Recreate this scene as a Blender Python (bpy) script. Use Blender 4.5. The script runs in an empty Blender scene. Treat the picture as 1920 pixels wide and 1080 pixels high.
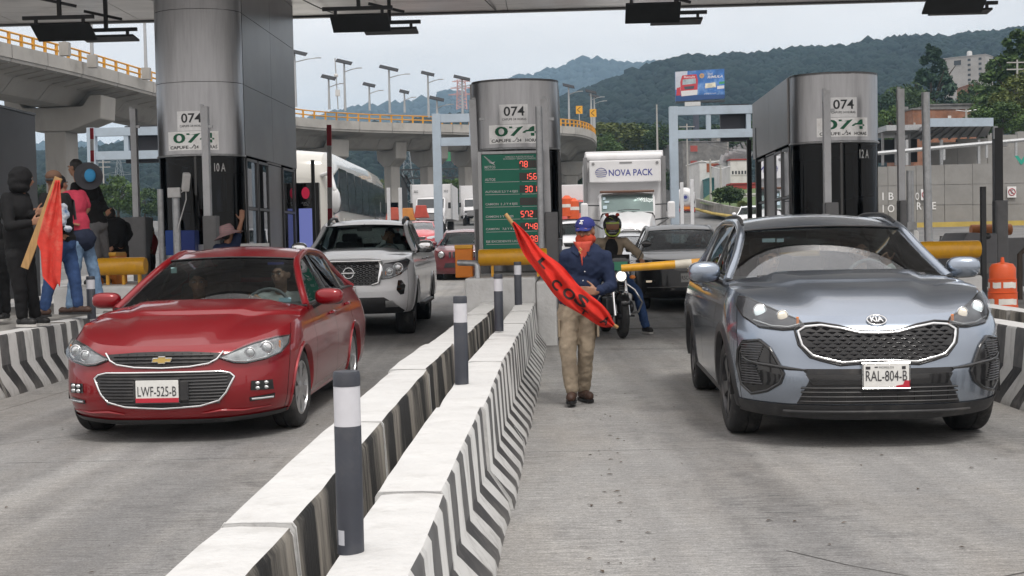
import bpy, bmesh, math, random
import numpy as np
from mathutils import Vector, Matrix, Euler, noise

R = math.radians
PI = math.pi
scene = bpy.context.scene
col = scene.collection

# ------------------------------------------------------------------ camera
FPX = 2370.0
CAM = Vector((0.0, 0.0, 1.40))
PITCH, ROLL = R(-2.05), R(1.2)
_fwd = Vector((0, math.cos(PITCH), math.sin(PITCH)))
_up0 = Vector((0, -math.sin(PITCH), math.cos(PITCH)))
_rt0 = Vector((1, 0, 0))
_rt = _rt0 * math.cos(ROLL) - _up0 * math.sin(ROLL)
_up = _up0 * math.cos(ROLL) + _rt0 * math.sin(ROLL)
cam_data = bpy.data.cameras.new('camera')
cam_data.lens = 36 * FPX / 1920
cam_data.sensor_width = 36
cam_data.clip_start = 0.1
cam_data.clip_end = 20000
cam = bpy.data.objects.new('camera', cam_data)
col.objects.link(cam)
_m = Matrix((_rt, _up, -_fwd)).transposed().to_4x4()
_m.translation = CAM
cam.matrix_world = _m
scene.camera = cam

# ------------------------------------------------------------------ sky, sun, exposure
world = bpy.data.worlds.new('World')
scene.world = world
world.use_nodes = True
nt = world.node_tree
nt.nodes.clear()
N = nt.nodes.new
L_ = nt.links.new
w_out = N('ShaderNodeOutputWorld')
w_bg = N('ShaderNodeBackground')
w_sky = N('ShaderNodeTexSky')
w_sky.sky_type = 'NISHITA'
w_sky.sun_disc = False
w_sky.sun_elevation = R(58)
w_sky.sun_rotation = R(200)
w_sky.dust_density = 3.0
w_tc = N('ShaderNodeTexCoord')
w_map = N('ShaderNodeMapping')
w_map.inputs['Scale'].default_value = (1.0, 1.0, 3.6)
w_n = N('ShaderNodeTexNoise')
w_n.inputs['Scale'].default_value = 2.2
w_n.inputs['Detail'].default_value = 7
w_n.inputs['Roughness'].default_value = 0.52
w_r = N('ShaderNodeValToRGB')
w_r.color_ramp.elements[0].position = 0.36
w_r.color_ramp.elements[0].color = (6.9, 6.55, 6.35, 1)
w_r.color_ramp.elements[1].position = 0.64
w_r.color_ramp.elements[1].color = (9.2, 8.75, 8.45, 1)
w_sep = N('ShaderNodeSeparateXYZ')
w_mr = N('ShaderNodeMapRange')
w_mr.inputs['From Min'].default_value = 0.0
w_mr.inputs['From Max'].default_value = 1.0
w_mr.inputs['To Min'].default_value = 0.95
w_mr.inputs['To Max'].default_value = 1.9
w_mul = N('ShaderNodeVectorMath')
w_mul.operation = 'SCALE'
w_mix = N('ShaderNodeMixRGB')
w_mix.inputs['Fac'].default_value = 0.93
L_(w_tc.outputs['Generated'], w_map.inputs['Vector'])
L_(w_map.outputs['Vector'], w_n.inputs['Vector'])
L_(w_n.outputs['Fac'], w_r.inputs['Fac'])
L_(w_tc.outputs['Generated'], w_sep.inputs['Vector'])
L_(w_sep.outputs['Z'], w_mr.inputs['Value'])
L_(w_r.outputs['Color'], w_mul.inputs[0])
L_(w_mr.outputs['Result'], w_mul.inputs['Scale'])
L_(w_sky.outputs['Color'], w_mix.inputs['Color1'])
L_(w_mul.outputs['Vector'], w_mix.inputs['Color2'])
L_(w_mix.outputs['Color'], w_bg.inputs['Color'])
w_bg.inputs['Strength'].default_value = 0.10
L_(w_bg.outputs['Background'], w_out.inputs['Surface'])

sun_d = bpy.data.lights.new('sun', 'SUN')
sun_d.energy = 1.5
sun_d.angle = R(12)
sun_d.color = (1.0, 0.96, 0.9)
sun = bpy.data.objects.new('sun', sun_d)
sun.rotation_euler = (R(32), 0, R(20))
col.objects.link(sun)

scene.view_settings.view_transform = 'Standard'
scene.view_settings.look = 'None'
scene.view_settings.exposure = 0.20
scene.view_settings.gamma = 1.0
scene.view_settings.use_curve_mapping = False
scene.cycles.volume_bounces = 1
scene.cycles.max_bounces = 8
scene.cycles.transparent_max_bounces = 24
scene.cycles.caustics_reflective = False
scene.cycles.caustics_refractive = False
scene.cycles.sample_clamp_indirect = 6

# ------------------------------------------------------------------ placing
def pl(xs, ys, x):
 return float(np.interp(x, xs, ys))

GY = [0, 14, 39, 60, 75, 140, 220, 400, 5000]
GZ = [0, 0, .28, 1.25, 1.98, 4.4, 6.5, 8, 8]
def gz(y):
 return pl(GY, GZ, y)

def at(px, py, Y):
 """world point on the sight line of a 1920x1080 photo pixel, at distance Y"""
 d = _fwd + _rt * ((px - 960) / FPX) + _up * ((540 - py) / FPX)
 return CAM + d * (Y / d.y)

def mpp(Y):
 return Y / FPX

def pchip(xs, ys):
 xs = np.array(xs, float); ys = np.array(ys, float)
 h = np.diff(xs); d = np.diff(ys) / h
 m = np.zeros_like(ys)
 m[0], m[-1] = d[0], d[-1]
 for i in range(1, len(xs) - 1):
  if d[i-1] * d[i] > 0:
   w1, w2 = 2*h[i] + h[i-1], h[i] + 2*h[i-1]
   m[i] = (w1 + w2) / (w1 / d[i-1] + w2 / d[i])
 def f(x):
  x = min(max(x, xs[0]), xs[-1])
  i = min(max(int(np.searchsorted(xs, x)) - 1, 0), len(h) - 1)
  t = (x - xs[i]) / h[i]
  return float((1+2*t)*(1-t)**2*ys[i] + t*(1-t)**2*h[i]*m[i] + t*t*(3-2*t)*ys[i+1] + t*t*(t-1)*h[i]*m[i+1])
 return f

# ------------------------------------------------------------------ materials
_mats = {}
def mat(name, color=(.5, .5, .5), rough=.6, metal=0.0, var=0.0, vscale=3.0, bump=0.0, bscale=20.0,
  coat=0.0, emit=None, estr=1.0, alpha=None, spec=.5, dirt=None, dscale=2.0, damt=.5, stretch=None, var2=None):
 """procedural material: base colour, broken by noise of its own, optional dirt colour, bump, clear coat"""
 if name in _mats:
  return _mats[name]
 m = bpy.data.materials.new(name)
 m.use_nodes = True
 t = m.node_tree
 b = t.nodes['Principled BSDF']
 b.inputs['Base Color'].default_value = (*color, 1)
 b.inputs['Roughness'].default_value = rough
 b.inputs['Metallic'].default_value = metal
 b.inputs['Coat Weight'].default_value = coat
 b.inputs['Coat Roughness'].default_value = 0.03
 b.inputs['Specular IOR Level'].default_value = spec
 tc = t.nodes.new('ShaderNodeTexCoord')
 vec = tc.outputs['Object']
 if stretch:
  mp = t.nodes.new('ShaderNodeMapping')
  mp.inputs['Scale'].default_value = stretch
  t.links.new(vec, mp.inputs['Vector'])
  vec = mp.outputs['Vector']
 last = None
 if var > 0:
  n = t.nodes.new('ShaderNodeTexNoise')
  n.inputs['Scale'].default_value = vscale
  n.inputs['Detail'].default_value = 6
  n.inputs['Roughness'].default_value = .62
  t.links.new(vec, n.inputs['Vector'])
  r = t.nodes.new('ShaderNodeValToRGB')
  c0 = tuple(max(0, c * (1 - var)) for c in color)
  c1 = tuple(min(1, c * (1 + var)) for c in (var2 or color))
  r.color_ramp.elements[0].position = .33
  r.color_ramp.elements[1].position = .67
  r.color_ramp.elements[0].color = (*c0, 1)
  r.color_ramp.elements[1].color = (*c1, 1)
  t.links.new(n.outputs['Fac'], r.inputs['Fac'])
  last = r.outputs['Color']
 if dirt is not None:
  n2 = t.nodes.new('ShaderNodeTexNoise')
  n2.inputs['Scale'].default_value = dscale
  n2.inputs['Detail'].default_value = 9
  n2.inputs['Roughness'].default_value = .7
  t.links.new(vec, n2.inputs['Vector'])
  r2 = t.nodes.new('ShaderNodeValToRGB')
  r2.color_ramp.elements[0].position = .5
  r2.color_ramp.elements[1].position = .68
  r2.color_ramp.elements[0].color = (0, 0, 0, 1)
  r2.color_ramp.elements[1].color = (damt, damt, damt, 1)
  t.links.new(n2.outputs['Fac'], r2.inputs['Fac'])
  mx = t.nodes.new('ShaderNodeMixRGB')
  mx.inputs['Color2'].default_value = (*dirt, 1)
  mx.inputs['Color1'].default_value = (*color, 1)
  if last is not None:
   t.links.new(last, mx.inputs['Color1'])
  t.links.new(r2.outputs['Color'], mx.inputs['Fac'])
  last = mx.outputs['Color']
 if last is not None:
  t.links.new(last, b.inputs['Base Color'])
 if bump > 0:
  n3 = t.nodes.new('ShaderNodeTexNoise')
  n3.inputs['Scale'].default_value = bscale
  n3.inputs['Detail'].default_value = 5
  t.links.new(vec, n3.inputs['Vector'])
  bp = t.nodes.new('ShaderNodeBump')
  bp.inputs['Strength'].default_value = bump
  bp.inputs['Distance'].default_value = 0.02
  t.links.new(n3.outputs['Fac'], bp.inputs['Height'])
  t.links.new(bp.outputs['Normal'], b.inputs['Normal'])
 if emit is not None:
  b.inputs['Emission Color'].default_value = (*emit, 1)
  b.inputs['Emission Strength'].default_value = estr
 _mats[name] = m
 return m

def glass(name, tint=(.6, .7, .7), base=.06, rough=0.0, blend=.28):
 """thin pane: tinted see-through mixed with a mirror reflection by Fresnel"""
 if name in _mats:
  return _mats[name]
 m = bpy.data.materials.new(name)
 m.use_nodes = True
 t = m.node_tree
 t.nodes.clear()
 o = t.nodes.new('ShaderNodeOutputMaterial')
 tr = t.nodes.new('ShaderNodeBsdfTransparent')
 tr.inputs['Color'].default_value = (*tint, 1)
 gl = t.nodes.new('ShaderNodeBsdfGlossy')
 gl.inputs['Roughness'].default_value = rough
 gl.inputs['Color'].default_value = (.95, .97, 1, 1)
 fr = t.nodes.new('ShaderNodeLayerWeight')
 fr.inputs['Blend'].default_value = blend
 ad = t.nodes.new('ShaderNodeMath')
 ad.operation = 'MULTIPLY_ADD'
 ad.inputs[1].default_value = .9
 ad.inputs[2].default_value = base
 ad.use_clamp = True
 mx = t.nodes.new('ShaderNodeMixShader')
 t.links.new(fr.outputs['Fresnel'], ad.inputs[0])
 t.links.new(ad.outputs[0], mx.inputs['Fac'])
 t.links.new(tr.outputs[0], mx.inputs[1])
 t.links.new(gl.outputs[0], mx.inputs[2])
 t.links.new(mx.outputs[0], o.inputs['Surface'])
 _mats[name] = m
 return m

def stripes(name, c0, c1, period, expr, duty=.5, rough=.6, dirt=None, smear=.02, bump=.3):
 """painted stripes: a linear expression (a,b,c) of object coords, repeating with period; worn edges and dirt"""
 if name in _mats:
  return _mats[name]
 m = bpy.data.materials.new(name)
 m.use_nodes = True
 t = m.node_tree
 b = t.nodes['Principled BSDF']
 b.inputs['Roughness'].default_value = rough
 tc = t.nodes.new('ShaderNodeTexCoord')
 sp = t.nodes.new('ShaderNodeSeparateXYZ')
 t.links.new(tc.outputs['Object'], sp.inputs[0])
 n = t.nodes.new('ShaderNodeTexNoise')
 n.inputs['Scale'].default_value = 9
 n.inputs['Detail'].default_value = 8
 t.links.new(tc.outputs['Object'], n.inputs['Vector'])
 def math_(op, a, b_=None, c=None):
  k = t.nodes.new('ShaderNodeMath')
  k.operation = op
  for i, v in enumerate((a, b_, c)):
   if v is None:
    continue
   if isinstance(v, (int, float)):
    k.inputs[i].default_value = v
   else:
    t.links.new(v, k.inputs[i])
  return k.outputs[0]
 y = sp.outputs[expr[0]]
 z = sp.outputs['Z']
 # below the kink height the stripes lean
 below = math_('MAXIMUM', math_('SUBTRACT', expr[2], z), 0.0)
 v = math_('MULTIPLY_ADD', below, expr[1], y)
 v = math_('MULTIPLY_ADD', math_('SUBTRACT', n.outputs['Fac'], .5), smear, v)
 fr = math_('FRACT', math_('DIVIDE', v, period))
 gt = math_('GREATER_THAN', fr, duty)
 worn = t.nodes.new('ShaderNodeMixRGB'); worn.inputs['Color1'].default_value = (*c0, 1); worn.inputs['Color2'].default_value = (.17, .17, .17, 1)
 t.links.new(math_('MULTIPLY', math_('GREATER_THAN', z, expr[2]+.02), n.outputs['Fac']), worn.inputs['Fac'])
 mx = t.nodes.new('ShaderNodeMixRGB')
 mx.inputs['Color1'].default_value = (*c0, 1)
 mx.inputs['Color2'].default_value = (*c1, 1)
 t.links.new(worn.outputs[0], mx.inputs['Color1'])
 t.links.new(gt, mx.inputs['Fac'])
 last = mx.outputs['Color']
 if dirt:
  mp = t.nodes.new('ShaderNodeMapping')
  mp.inputs['Scale'].default_value = (6, 6, 1.5)
  t.links.new(tc.outputs['Object'], mp.inputs['Vector'])
  n2 = t.nodes.new('ShaderNodeTexNoise')
  n2.inputs['Scale'].default_value = 2.2
  n2.inputs['Detail'].default_value = 10
  n2.inputs['Roughness'].default_value = .75
  t.links.new(mp.outputs['Vector'], n2.inputs['Vector'])
  r2 = t.nodes.new('ShaderNodeValToRGB')
  r2.color_ramp.elements[0].position = .5
  r2.color_ramp.elements[1].position = .72
  r2.color_ramp.elements[1].color = (.6, .6, .6, 1)
  t.links.new(n2.outputs['Fac'], r2.inputs['Fac'])
  m2 = t.nodes.new('ShaderNodeMixRGB')
  m2.inputs['Color2'].default_value = (*dirt, 1)
  t.links.new(last, m2.inputs['Color1'])
  low = math_('MULTIPLY', math_('MAXIMUM', math_('SUBTRACT', .16, z), 0.0), 4.5)
  t.links.new(math_('MINIMUM', math_('ADD', r2.outputs['Color'], math_('MULTIPLY', low, n.outputs['Fac'])), .85), m2.inputs['Fac'])
  last = m2.outputs['Color']
 t.links.new(last, b.inputs['Base Color'])
 bp = t.nodes.new('ShaderNodeBump')
 bp.inputs['Strength'].default_value = bump
 bp.inputs['Distance'].default_value = .01
 t.links.new(n.outputs['Fac'], bp.inputs['Height'])
 t.links.new(bp.outputs['Normal'], b.inputs['Normal'])
 _mats[name] = m
 return m

def paint(name, c, metal=.0, rough=.35, dust=(.3, .28, .25), spec=.5, coat=1.0):
 if name in _mats:
  return _mats[name]
 m = mat(name, c, rough=rough, metal=metal, coat=coat, spec=spec)
 t = m.node_tree
 b = t.nodes['Principled BSDF']
 tc = t.nodes.new('ShaderNodeTexCoord')
 # dust that lies low on the body and in faint clouds
 sp = t.nodes.new('ShaderNodeSeparateXYZ')
 t.links.new(tc.outputs['Object'], sp.inputs[0])
 n = t.nodes.new('ShaderNodeTexNoise')
 n.inputs['Scale'].default_value = 3
 n.inputs['Detail'].default_value = 8
 n.inputs['Roughness'].default_value = .7
 t.links.new(tc.outputs['Object'], n.inputs['Vector'])
 mr = t.nodes.new('ShaderNodeMapRange')
 mr.inputs['From Min'].default_value = .15
 mr.inputs['From Max'].default_value = .6
 mr.inputs['To Min'].default_value = .16
 mr.inputs['To Max'].default_value = .015
 t.links.new(sp.outputs['Z'], mr.inputs['Value'])
 mu = t.nodes.new('ShaderNodeMath')
 mu.operation = 'MULTIPLY'
 t.links.new(n.outputs['Fac'], mu.inputs[0])
 t.links.new(mr.outputs[0], mu.inputs[1])
 mx = t.nodes.new('ShaderNodeMixRGB')
 mx.inputs['Color1'].default_value = (*c, 1)
 mx.inputs['Color2'].default_value = (*dust, 1)
 t.links.new(mu.outputs[0], mx.inputs['Fac'])
 t.links.new(mx.outputs[0], b.inputs['Base Color'])
 cr = t.nodes.new('ShaderNodeMapRange')
 cr.inputs['To Min'].default_value = .02
 cr.inputs['To Max'].default_value = .10
 t.links.new(n.outputs['Fac'], cr.inputs['Value'])
 t.links.new(cr.outputs[0], b.inputs['Coat Roughness'])
 return m

# ------------------------------------------------------------------ objects
def tag(o, label=None, cat=None, group=None, kind=None):
 if label: o['label'] = label
 if cat: o['category'] = cat
 if group: o['group'] = group
 if kind: o['kind'] = kind
 return o

def empty(name, loc=(0, 0, 0), rz=0, label=None, cat=None, group=None, parent=None):
 o = bpy.data.objects.new(name, None)
 o.empty_display_size = .2
 o.location = loc
 o.rotation_euler = (0, 0, rz)
 if parent: o.parent = parent
 col.objects.link(o)
 return tag(o, label, cat, group)

def kids(o):
 return [c for c in bpy.data.objects if c.parent == o]

_kidmap = None
def copy_tree(o, parent=None, label=None, loc=None, rz=None, cmap=None):
 if cmap is None:
  cmap = {}
  for c in bpy.data.objects:
   if c.parent: cmap.setdefault(c.parent.name, []).append(c)
 c = o.copy()
 col.objects.link(c)
 if parent: c.parent = parent
 for ch in cmap.get(o.name, []):
  copy_tree(ch, c, cmap=cmap)
 if label: c['label'] = label
 if loc is not None: c.location = loc
 if rz is not None: c.rotation_euler = (0, 0, rz)
 return c

class MB:
 def __init__(s):
  s.v = []; s.f = []; s.m = []; s.mi = 0
 def add(s, vs, fs):
  o = len(s.v)
  s.v += [tuple(p) for p in vs]
  s.f += [tuple(i + o for i in f) for f in fs]
  s.m += [s.mi] * len(fs)
  return s
 def box(s, c, d, rz=0, rot=None):
  x, y, z = d[0]/2, d[1]/2, d[2]/2
  vs = [Vector((sx*x, sy*y, sz*z)) for sz in (-1, 1) for sy in (-1, 1) for sx in (-1, 1)]
  M = rot if rot is not None else Matrix.Rotation(rz, 3, 'Z')
  c = Vector(c)
  vs = [M @ v + c for v in vs]
  return s.add(vs, [(0,2,3,1), (4,5,7,6), (0,1,5,4), (2,6,7,3), (0,4,6,2), (1,3,7,5)])
 def bx(s, x0, x1, y0, y1, z0, z1):
  return s.box(((x0+x1)/2, (y0+y1)/2, (z0+z1)/2), (abs(x1-x0), abs(y1-y0), abs(z1-z0)))
 def bar(s, p0, p1, w, h=None, up=(0, 0, 1)):
  p0, p1 = Vector(p0), Vector(p1)
  d = p1 - p0
  y = d.normalized()
  u = Vector(up)
  if abs(y.dot(u)) > .98: u = Vector((0, 1, 0))
  x = y.cross(u).normalized()
  z = x.cross(y)
  M = Matrix((x, y, z)).transposed()
  return s.box((p0+p1)/2, (w, d.length, h or w), rot=M)
 def tube(s, pts, r, n=8, cap=True, flat=None):
  pts = [Vector(p) for p in pts]
  if not isinstance(r, (list, tuple)): r = [r]*len(pts)
  vs = []; fs = []
  prev = None
  for i, p in enumerate(pts):
   a = pts[max(i-1, 0)]; b = pts[min(i+1, len(pts)-1)]
   t = (b-a).normalized()
   if prev is None:
    u = Vector((0, 0, 1)) if abs(t.z) < .9 else Vector((0, 1, 0))
    x = t.cross(u).normalized()
   else:
    x = (prev - t*prev.dot(t)).normalized()
   prev = x
   y = t.cross(x)
   for k in range(n):
    an = 2*PI*k/n
    vs.append(p + x*math.cos(an)*r[i] + y*math.sin(an)*r[i]*(flat or 1))
  for i in range(len(pts)-1):
   for k in range(n):
    k2 = (k+1) % n
    fs.append((i*n+k, i*n+k2, (i+1)*n+k2, (i+1)*n+k))
  if cap:
   fs.append(tuple(range(n))[::-1])
   fs.append(tuple((len(pts)-1)*n+k for k in range(n)))
  return s.add(vs, fs)
 def cyl(s, p0, p1, r0, r1=None, n=16):
  return s.tube([p0, p1], [r0, r0 if r1 is None else r1], n)
 def lathe(s, prof, c=(0, 0, 0), axis='Z', n=24, a0=0, a1=2*PI, closed=False):
  """prof: (radius, height) pairs"""
  c = Vector(c)
  full = abs(a1-a0-2*PI) < 1e-6
  m = n if full else n+1
  vs = []
  for i in range(m):
   a = a0 + (a1-a0)*i/n
   for r, h in prof:
    if axis == 'Z': p = (r*math.cos(a), r*math.sin(a), h)
    elif axis == 'X': p = (h, r*math.cos(a), r*math.sin(a))
    else: p = (r*math.cos(a), h, r*math.sin(a))
    vs.append(c + Vector(p))
  k = len(prof)
  fs = []
  for i in range(n):
   j = (i+1) % m
   for q in range(k-1 if not closed else k):
    q2 = (q+1) % k
    fs.append((i*k+q, j*k+q, j*k+q2, i*k+q2))
  return s.add(vs, fs)
 def grid(s, rows, flip=False):
  nr, nc = len(rows), len(rows[0])
  vs = [p for r in rows for p in r]
  fs = []
  for i in range(nr-1):
   for j in range(nc-1):
    q = (i*nc+j, i*nc+j+1, (i+1)*nc+j+1, (i+1)*nc+j)
    fs.append(q[::-1] if flip else q)
  return s.add(vs, fs)
 def prism(s, poly, y0, y1, plane='XZ', M=None):
  """extrude a 2D polygon"""
  n = len(poly)
  def P(a, b, h):
   p = Vector((a, h, b)) if plane == 'XZ' else Vector((h, a, b)) if plane == 'YZ' else Vector((a, b, h))
   return M @ p if M is not None else p
  vs = [P(a, b, y0) for a, b in poly] + [P(a, b, y1) for a, b in poly]
  fs = [tuple(range(n)), tuple(range(2*n-1, n-1, -1))]
  for i in range(n):
   j = (i+1) % n
   fs.append((i, i+n, j+n, j))
  return s.add(vs, fs)
 def ball(s, c, r, n=12, rot=None, e=1.0):
  """ellipsoid, e<1 squarer"""
  if not isinstance(r, (list, tuple)): r = (r, r, r)
  c = Vector(c)
  vs = []; fs = []
  m = n//2
  def pw(v, e): return math.copysign(abs(v)**e, v)
  for i in range(m+1):
   ph = -PI/2 + PI*i/m
   for k in range(n):
    th = 2*PI*k/n
    p = Vector((r[0]*pw(math.cos(ph), e)*pw(math.cos(th), e), r[1]*pw(math.cos(ph), e)*pw(math.sin(th), e), r[2]*pw(math.sin(ph), e)))
    if rot is not None: p = rot @ p
    vs.append(c + p)
  for i in range(m):
   for k in range(n):
    k2 = (k+1) % n
    fs.append((i*n+k, i*n+k2, (i+1)*n+k2, (i+1)*n+k))
  return s.add(vs, fs)
 def build(s, name, m, parent=None, smooth=None, bevel=0, weld=False, kind=None, label=None, cat=None, group=None, solid=0, fixn=True):
  me = bpy.data.meshes.new(name)
  me.from_pydata(s.v, [], s.f)
  for k in (m if isinstance(m, (list, tuple)) else [m]):
   me.materials.append(k)
  if isinstance(m, (list, tuple)) and len(m) > 1:
   me.polygons.foreach_set('material_index', s.m)
  if weld or fixn:
   bm = bmesh.new()
   bm.from_mesh(me)
   if weld: bmesh.ops.remove_doubles(bm, verts=bm.verts, dist=.0004)
   if fixn: bmesh.ops.recalc_face_normals(bm, faces=bm.faces)
   bm.to_mesh(me)
   bm.free()
  if smooth is not None:
   me.polygons.foreach_set('use_smooth', [True]*len(me.polygons))
   if smooth < 179:
    me.set_sharp_from_angle(angle=R(smooth))
  me.update()
  o = bpy.data.objects.new(name, me)
  if parent: o.parent = parent
  col.objects.link(o)
  if solid:
   md = o.modifiers.new('solid', 'SOLIDIFY'); md.thickness = solid; md.offset = 0
  if bevel:
   md = o.modifiers.new('bevel', 'BEVEL'); md.width = bevel; md.segments = 2; md.limit_method = 'ANGLE'
  return tag(o, label, cat, group, kind)

def bulk(name, V, F, m, parent=None, smooth=True, **kw):
 """fast mesh from numpy arrays; F of equal-sided faces"""
 me = bpy.data.meshes.new(name)
 V = np.asarray(V, np.float32); F = np.asarray(F, np.int32)
 k = F.shape[1]
 me.vertices.add(len(V)); me.vertices.foreach_set('co', V.ravel())
 me.loops.add(F.size); me.loops.foreach_set('vertex_index', F.ravel())
 me.polygons.add(len(F))
 me.polygons.foreach_set('loop_start', np.arange(0, F.size, k, dtype=np.int32))
 me.polygons.foreach_set('loop_total', np.full(len(F), k, np.int32))
 me.polygons.foreach_set('use_smooth', np.full(len(F), smooth))
 me.materials.append(m)
 me.update(calc_edges=True)
 me.validate()
 o = bpy.data.objects.new(name, me)
 if parent: o.parent = parent
 col.objects.link(o)
 return tag(o, **kw)

# ------------------------------------------------------------------ lettering
def text_geo(s, size=1.0, bold=0.0, align='CENTER', sx=1.0, spacing=1.0, shear=0.0):
 cu = bpy.data.curves.new('t', 'FONT')
 cu.body = s
 cu.size = size
 cu.offset = bold
 cu.align_x = align
 cu.align_y = 'CENTER'
 cu.space_character = spacing
 cu.space_line = .9
 cu.shear = shear
 cu.resolution_u = 3
 cu.fill_mode = 'FRONT'
 o = bpy.data.objects.new('t', cu)
 col.objects.link(o)
 dg = bpy.context.evaluated_depsgraph_get()
 me = bpy.data.meshes.new_from_object(o.evaluated_get(dg))
 vs = [(v.co.x*sx, v.co.y) for v in me.vertices]
 fs = [tuple(p.vertices) for p in me.polygons]
 bpy.data.meshes.remove(me)
 bpy.data.objects.remove(o)
 bpy.data.curves.remove(cu)
 return vs, fs

def text_on(name, s, m, fn, parent=None, width=None, height=None, **kw):
 """lettering laid on a surface: fn(a, b) -> point, a right, b up from the text's middle"""
 vs, fs = text_geo(s, **kw)
 if not vs: return None
 xs = [v[0] for v in vs]; ys = [v[1] for v in vs]
 cx, cy = (min(xs)+max(xs))/2, (min(ys)+max(ys))/2
 kx = width/(max(xs)-min(xs)) if width else 1
 ky = height/(max(ys)-min(ys)) if height else kx
 if not width: kx = ky
 b = MB()
 b.add([fn((x-cx)*kx, (y-cy)*ky) for x, y in vs], fs)
 return b.build(name, m, parent, fixn=False)

def plane_fn(o, right, up, off=0.0):
 o, r, u = Vector(o), Vector(right).normalized(), Vector(up).normalized()
 n = r.cross(u)
 return lambda a, b: o + r*a + u*b + n*off

# ------------------------------------------------------------------ vehicles
M_TYRE = mat('tyre_rubber', (.022, .022, .023), rough=.85, var=.3, vscale=14, dirt=(.13, .12, .11), dscale=5, damt=.5, bump=.3, bscale=60)
M_BLK = mat('black_plastic', (.022, .022, .024), rough=.5, var=.2, vscale=9, dirt=(.12, .11, .10), dscale=4, damt=.35)
M_GBLK = mat('gloss_black', (.008, .008, .009), rough=.12, coat=.6)
M_DARK = mat('dark_interior', (.02, .02, .022), rough=.85)
M_SEAT = mat('seat_cloth', (.07, .07, .075), rough=.9, var=.2, vscale=20)
M_CHROME = mat('chrome', (.78, .79, .8), rough=.12, metal=1)
M_SILV = mat('silver_alloy', (.55, .56, .57), rough=.3, metal=.9, dirt=(.2, .18, .16), dscale=8, damt=.5)
M_ALLOYD = mat('dark_alloy', (.06, .06, .065), rough=.35, metal=.7, dirt=(.18, .17, .16), dscale=8, damt=.4)
M_WIND = glass('windscreen_glass', (.55, .63, .62), .0, blend=.16)
M_WINDK = glass('windscreen_glass_pale', (.66, .74, .73), .15)
M_SIDEG = glass('side_glass', (.16, .19, .19), .10)
M_LENS = glass('lamp_lens', (.86, .88, .88), .05)
M_REFL = mat('lamp_reflector', (.62, .63, .64), rough=.22, metal=.85)
M_LAMPD = mat('lamp_dark_housing', (.09, .09, .1), rough=.3, metal=.4)
M_LIT = mat('lit_headlamp', (.9, .9, .9), emit=(.85, .97, 1.0), estr=.6)
M_LITW = mat('lit_warm_lamp', (.9, .85, .75), emit=(1.0, .8, .6), estr=.35)
M_AMB = mat('amber_reflector', (.75, .22, .03), rough=.3)
M_PLATE = mat('licence_plate_white', (.72, .72, .70), rough=.45, var=.05, vscale=30)
M_PTXT = mat('plate_print_black', (.03, .03, .035), rough=.5)
M_PRED = mat('plate_print_red', (.45, .02, .04), rough=.5)
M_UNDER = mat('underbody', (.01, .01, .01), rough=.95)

def se(t, n):
 return math.copysign(abs(t) ** (2.0/n), t)

class Shell:
 """car body surface: local x across, y from the bumper tip back, z up"""
 def __init__(s, P):
  s.P = P
  s.w = pchip(*zip(*P['w']))
  s.f = pchip(*zip(*P['f']))
  s.r = pchip(*zip(*P['r']))
  s.zt = pchip(*zip(*P['ztop']))
  s.zb = pchip(*zip(*P['zbot']))
  s.L, s.Lf, s.nf, s.Lr, s.nr = P['L'], P['Lf'], P.get('nf', 2.6), P.get('Lr', .4), P.get('nr', 2.8)
 def pos(s, c, z):
  k, a = c
  w = s.w(z)
  if k == 'f':
   return (w*se(math.sin(a), s.nf), s.f(z) + s.Lf*(1-se(math.cos(a), s.nf)), z)
  if k == 'r':
   return (w*se(math.cos(a), s.nr), s.L - s.r(z) - s.Lr*(1-se(math.sin(a), s.nr)), z)
  y = a + s.f(z)*max(0, 1-(a-s.Lf)/.5)**2 - s.r(z)*max(0, 1-(s.L-s.Lr-a)/.5)**2
  return (w, y, z)
 def ycol(s, c):
  k, a = c
  if k == 'f': return s.Lf*(1-se(math.cos(a), s.nf))
  if k == 'r': return s.L - s.Lr*(1-se(math.sin(a), s.nr))
  return a
 def yf(s, x, z):
  w = s.w(z)
  q = min(abs(x)/w, .9995)
  return s.f(z) + s.Lf*(1-(1-q**s.nf)**(1/s.nf))
 def xs(s, y, z):
  w = s.w(z)
  y0 = s.f(z)
  if y < y0 + s.Lf:
   q = max(0, min(1, 1-(y-y0)/s.Lf))
   return w*(1-q**s.nf)**(1/s.nf)
  y1 = s.L - s.r(z)
  if y > y1 - s.Lr:
   q = max(0, min(1, 1-(y1-y)/s.Lr))
   return w*(1-q**s.nr)**(1/s.nr)
  return w
 def nrm(s, x, z, e=.004):
  a = Vector((e*2, s.yf(x+e, z)-s.yf(x-e, z), 0))
  b = Vector((0, s.yf(x, z+e)-s.yf(x, z-e), e*2))
  n = a.cross(b)
  n.normalize()
  return n if n.y < 0 else -n
 def front(s, x, z, off=0.0):
  return Vector((x, s.yf(x, z), z)) + s.nrm(x, z)*off
 def top(s, c):
  return Vector(s.pos(c, s.zt(s.ycol(c))))

def inpoly(x, y, poly):
 c = False
 j = len(poly)-1
 for i in range(len(poly)):
  xi, yi = poly[i]; xj, yj = poly[j]
  if (yi > y) != (yj > y) and x < (xj-xi)*(y-yi)/(yj-yi)+xi: c = not c
  j = i
 return c

def resample(poly, step):
 out = []
 n = len(poly)
 for i in range(n):
  a, b = poly[i], poly[(i+1) % n]
  d = math.dist(a, b)
  k = max(1, int(d/step))
  for q in range(k):
   out.append((a[0]+(b[0]-a[0])*q/k, a[1]+(b[1]-a[1])*q/k))
 return out

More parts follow.
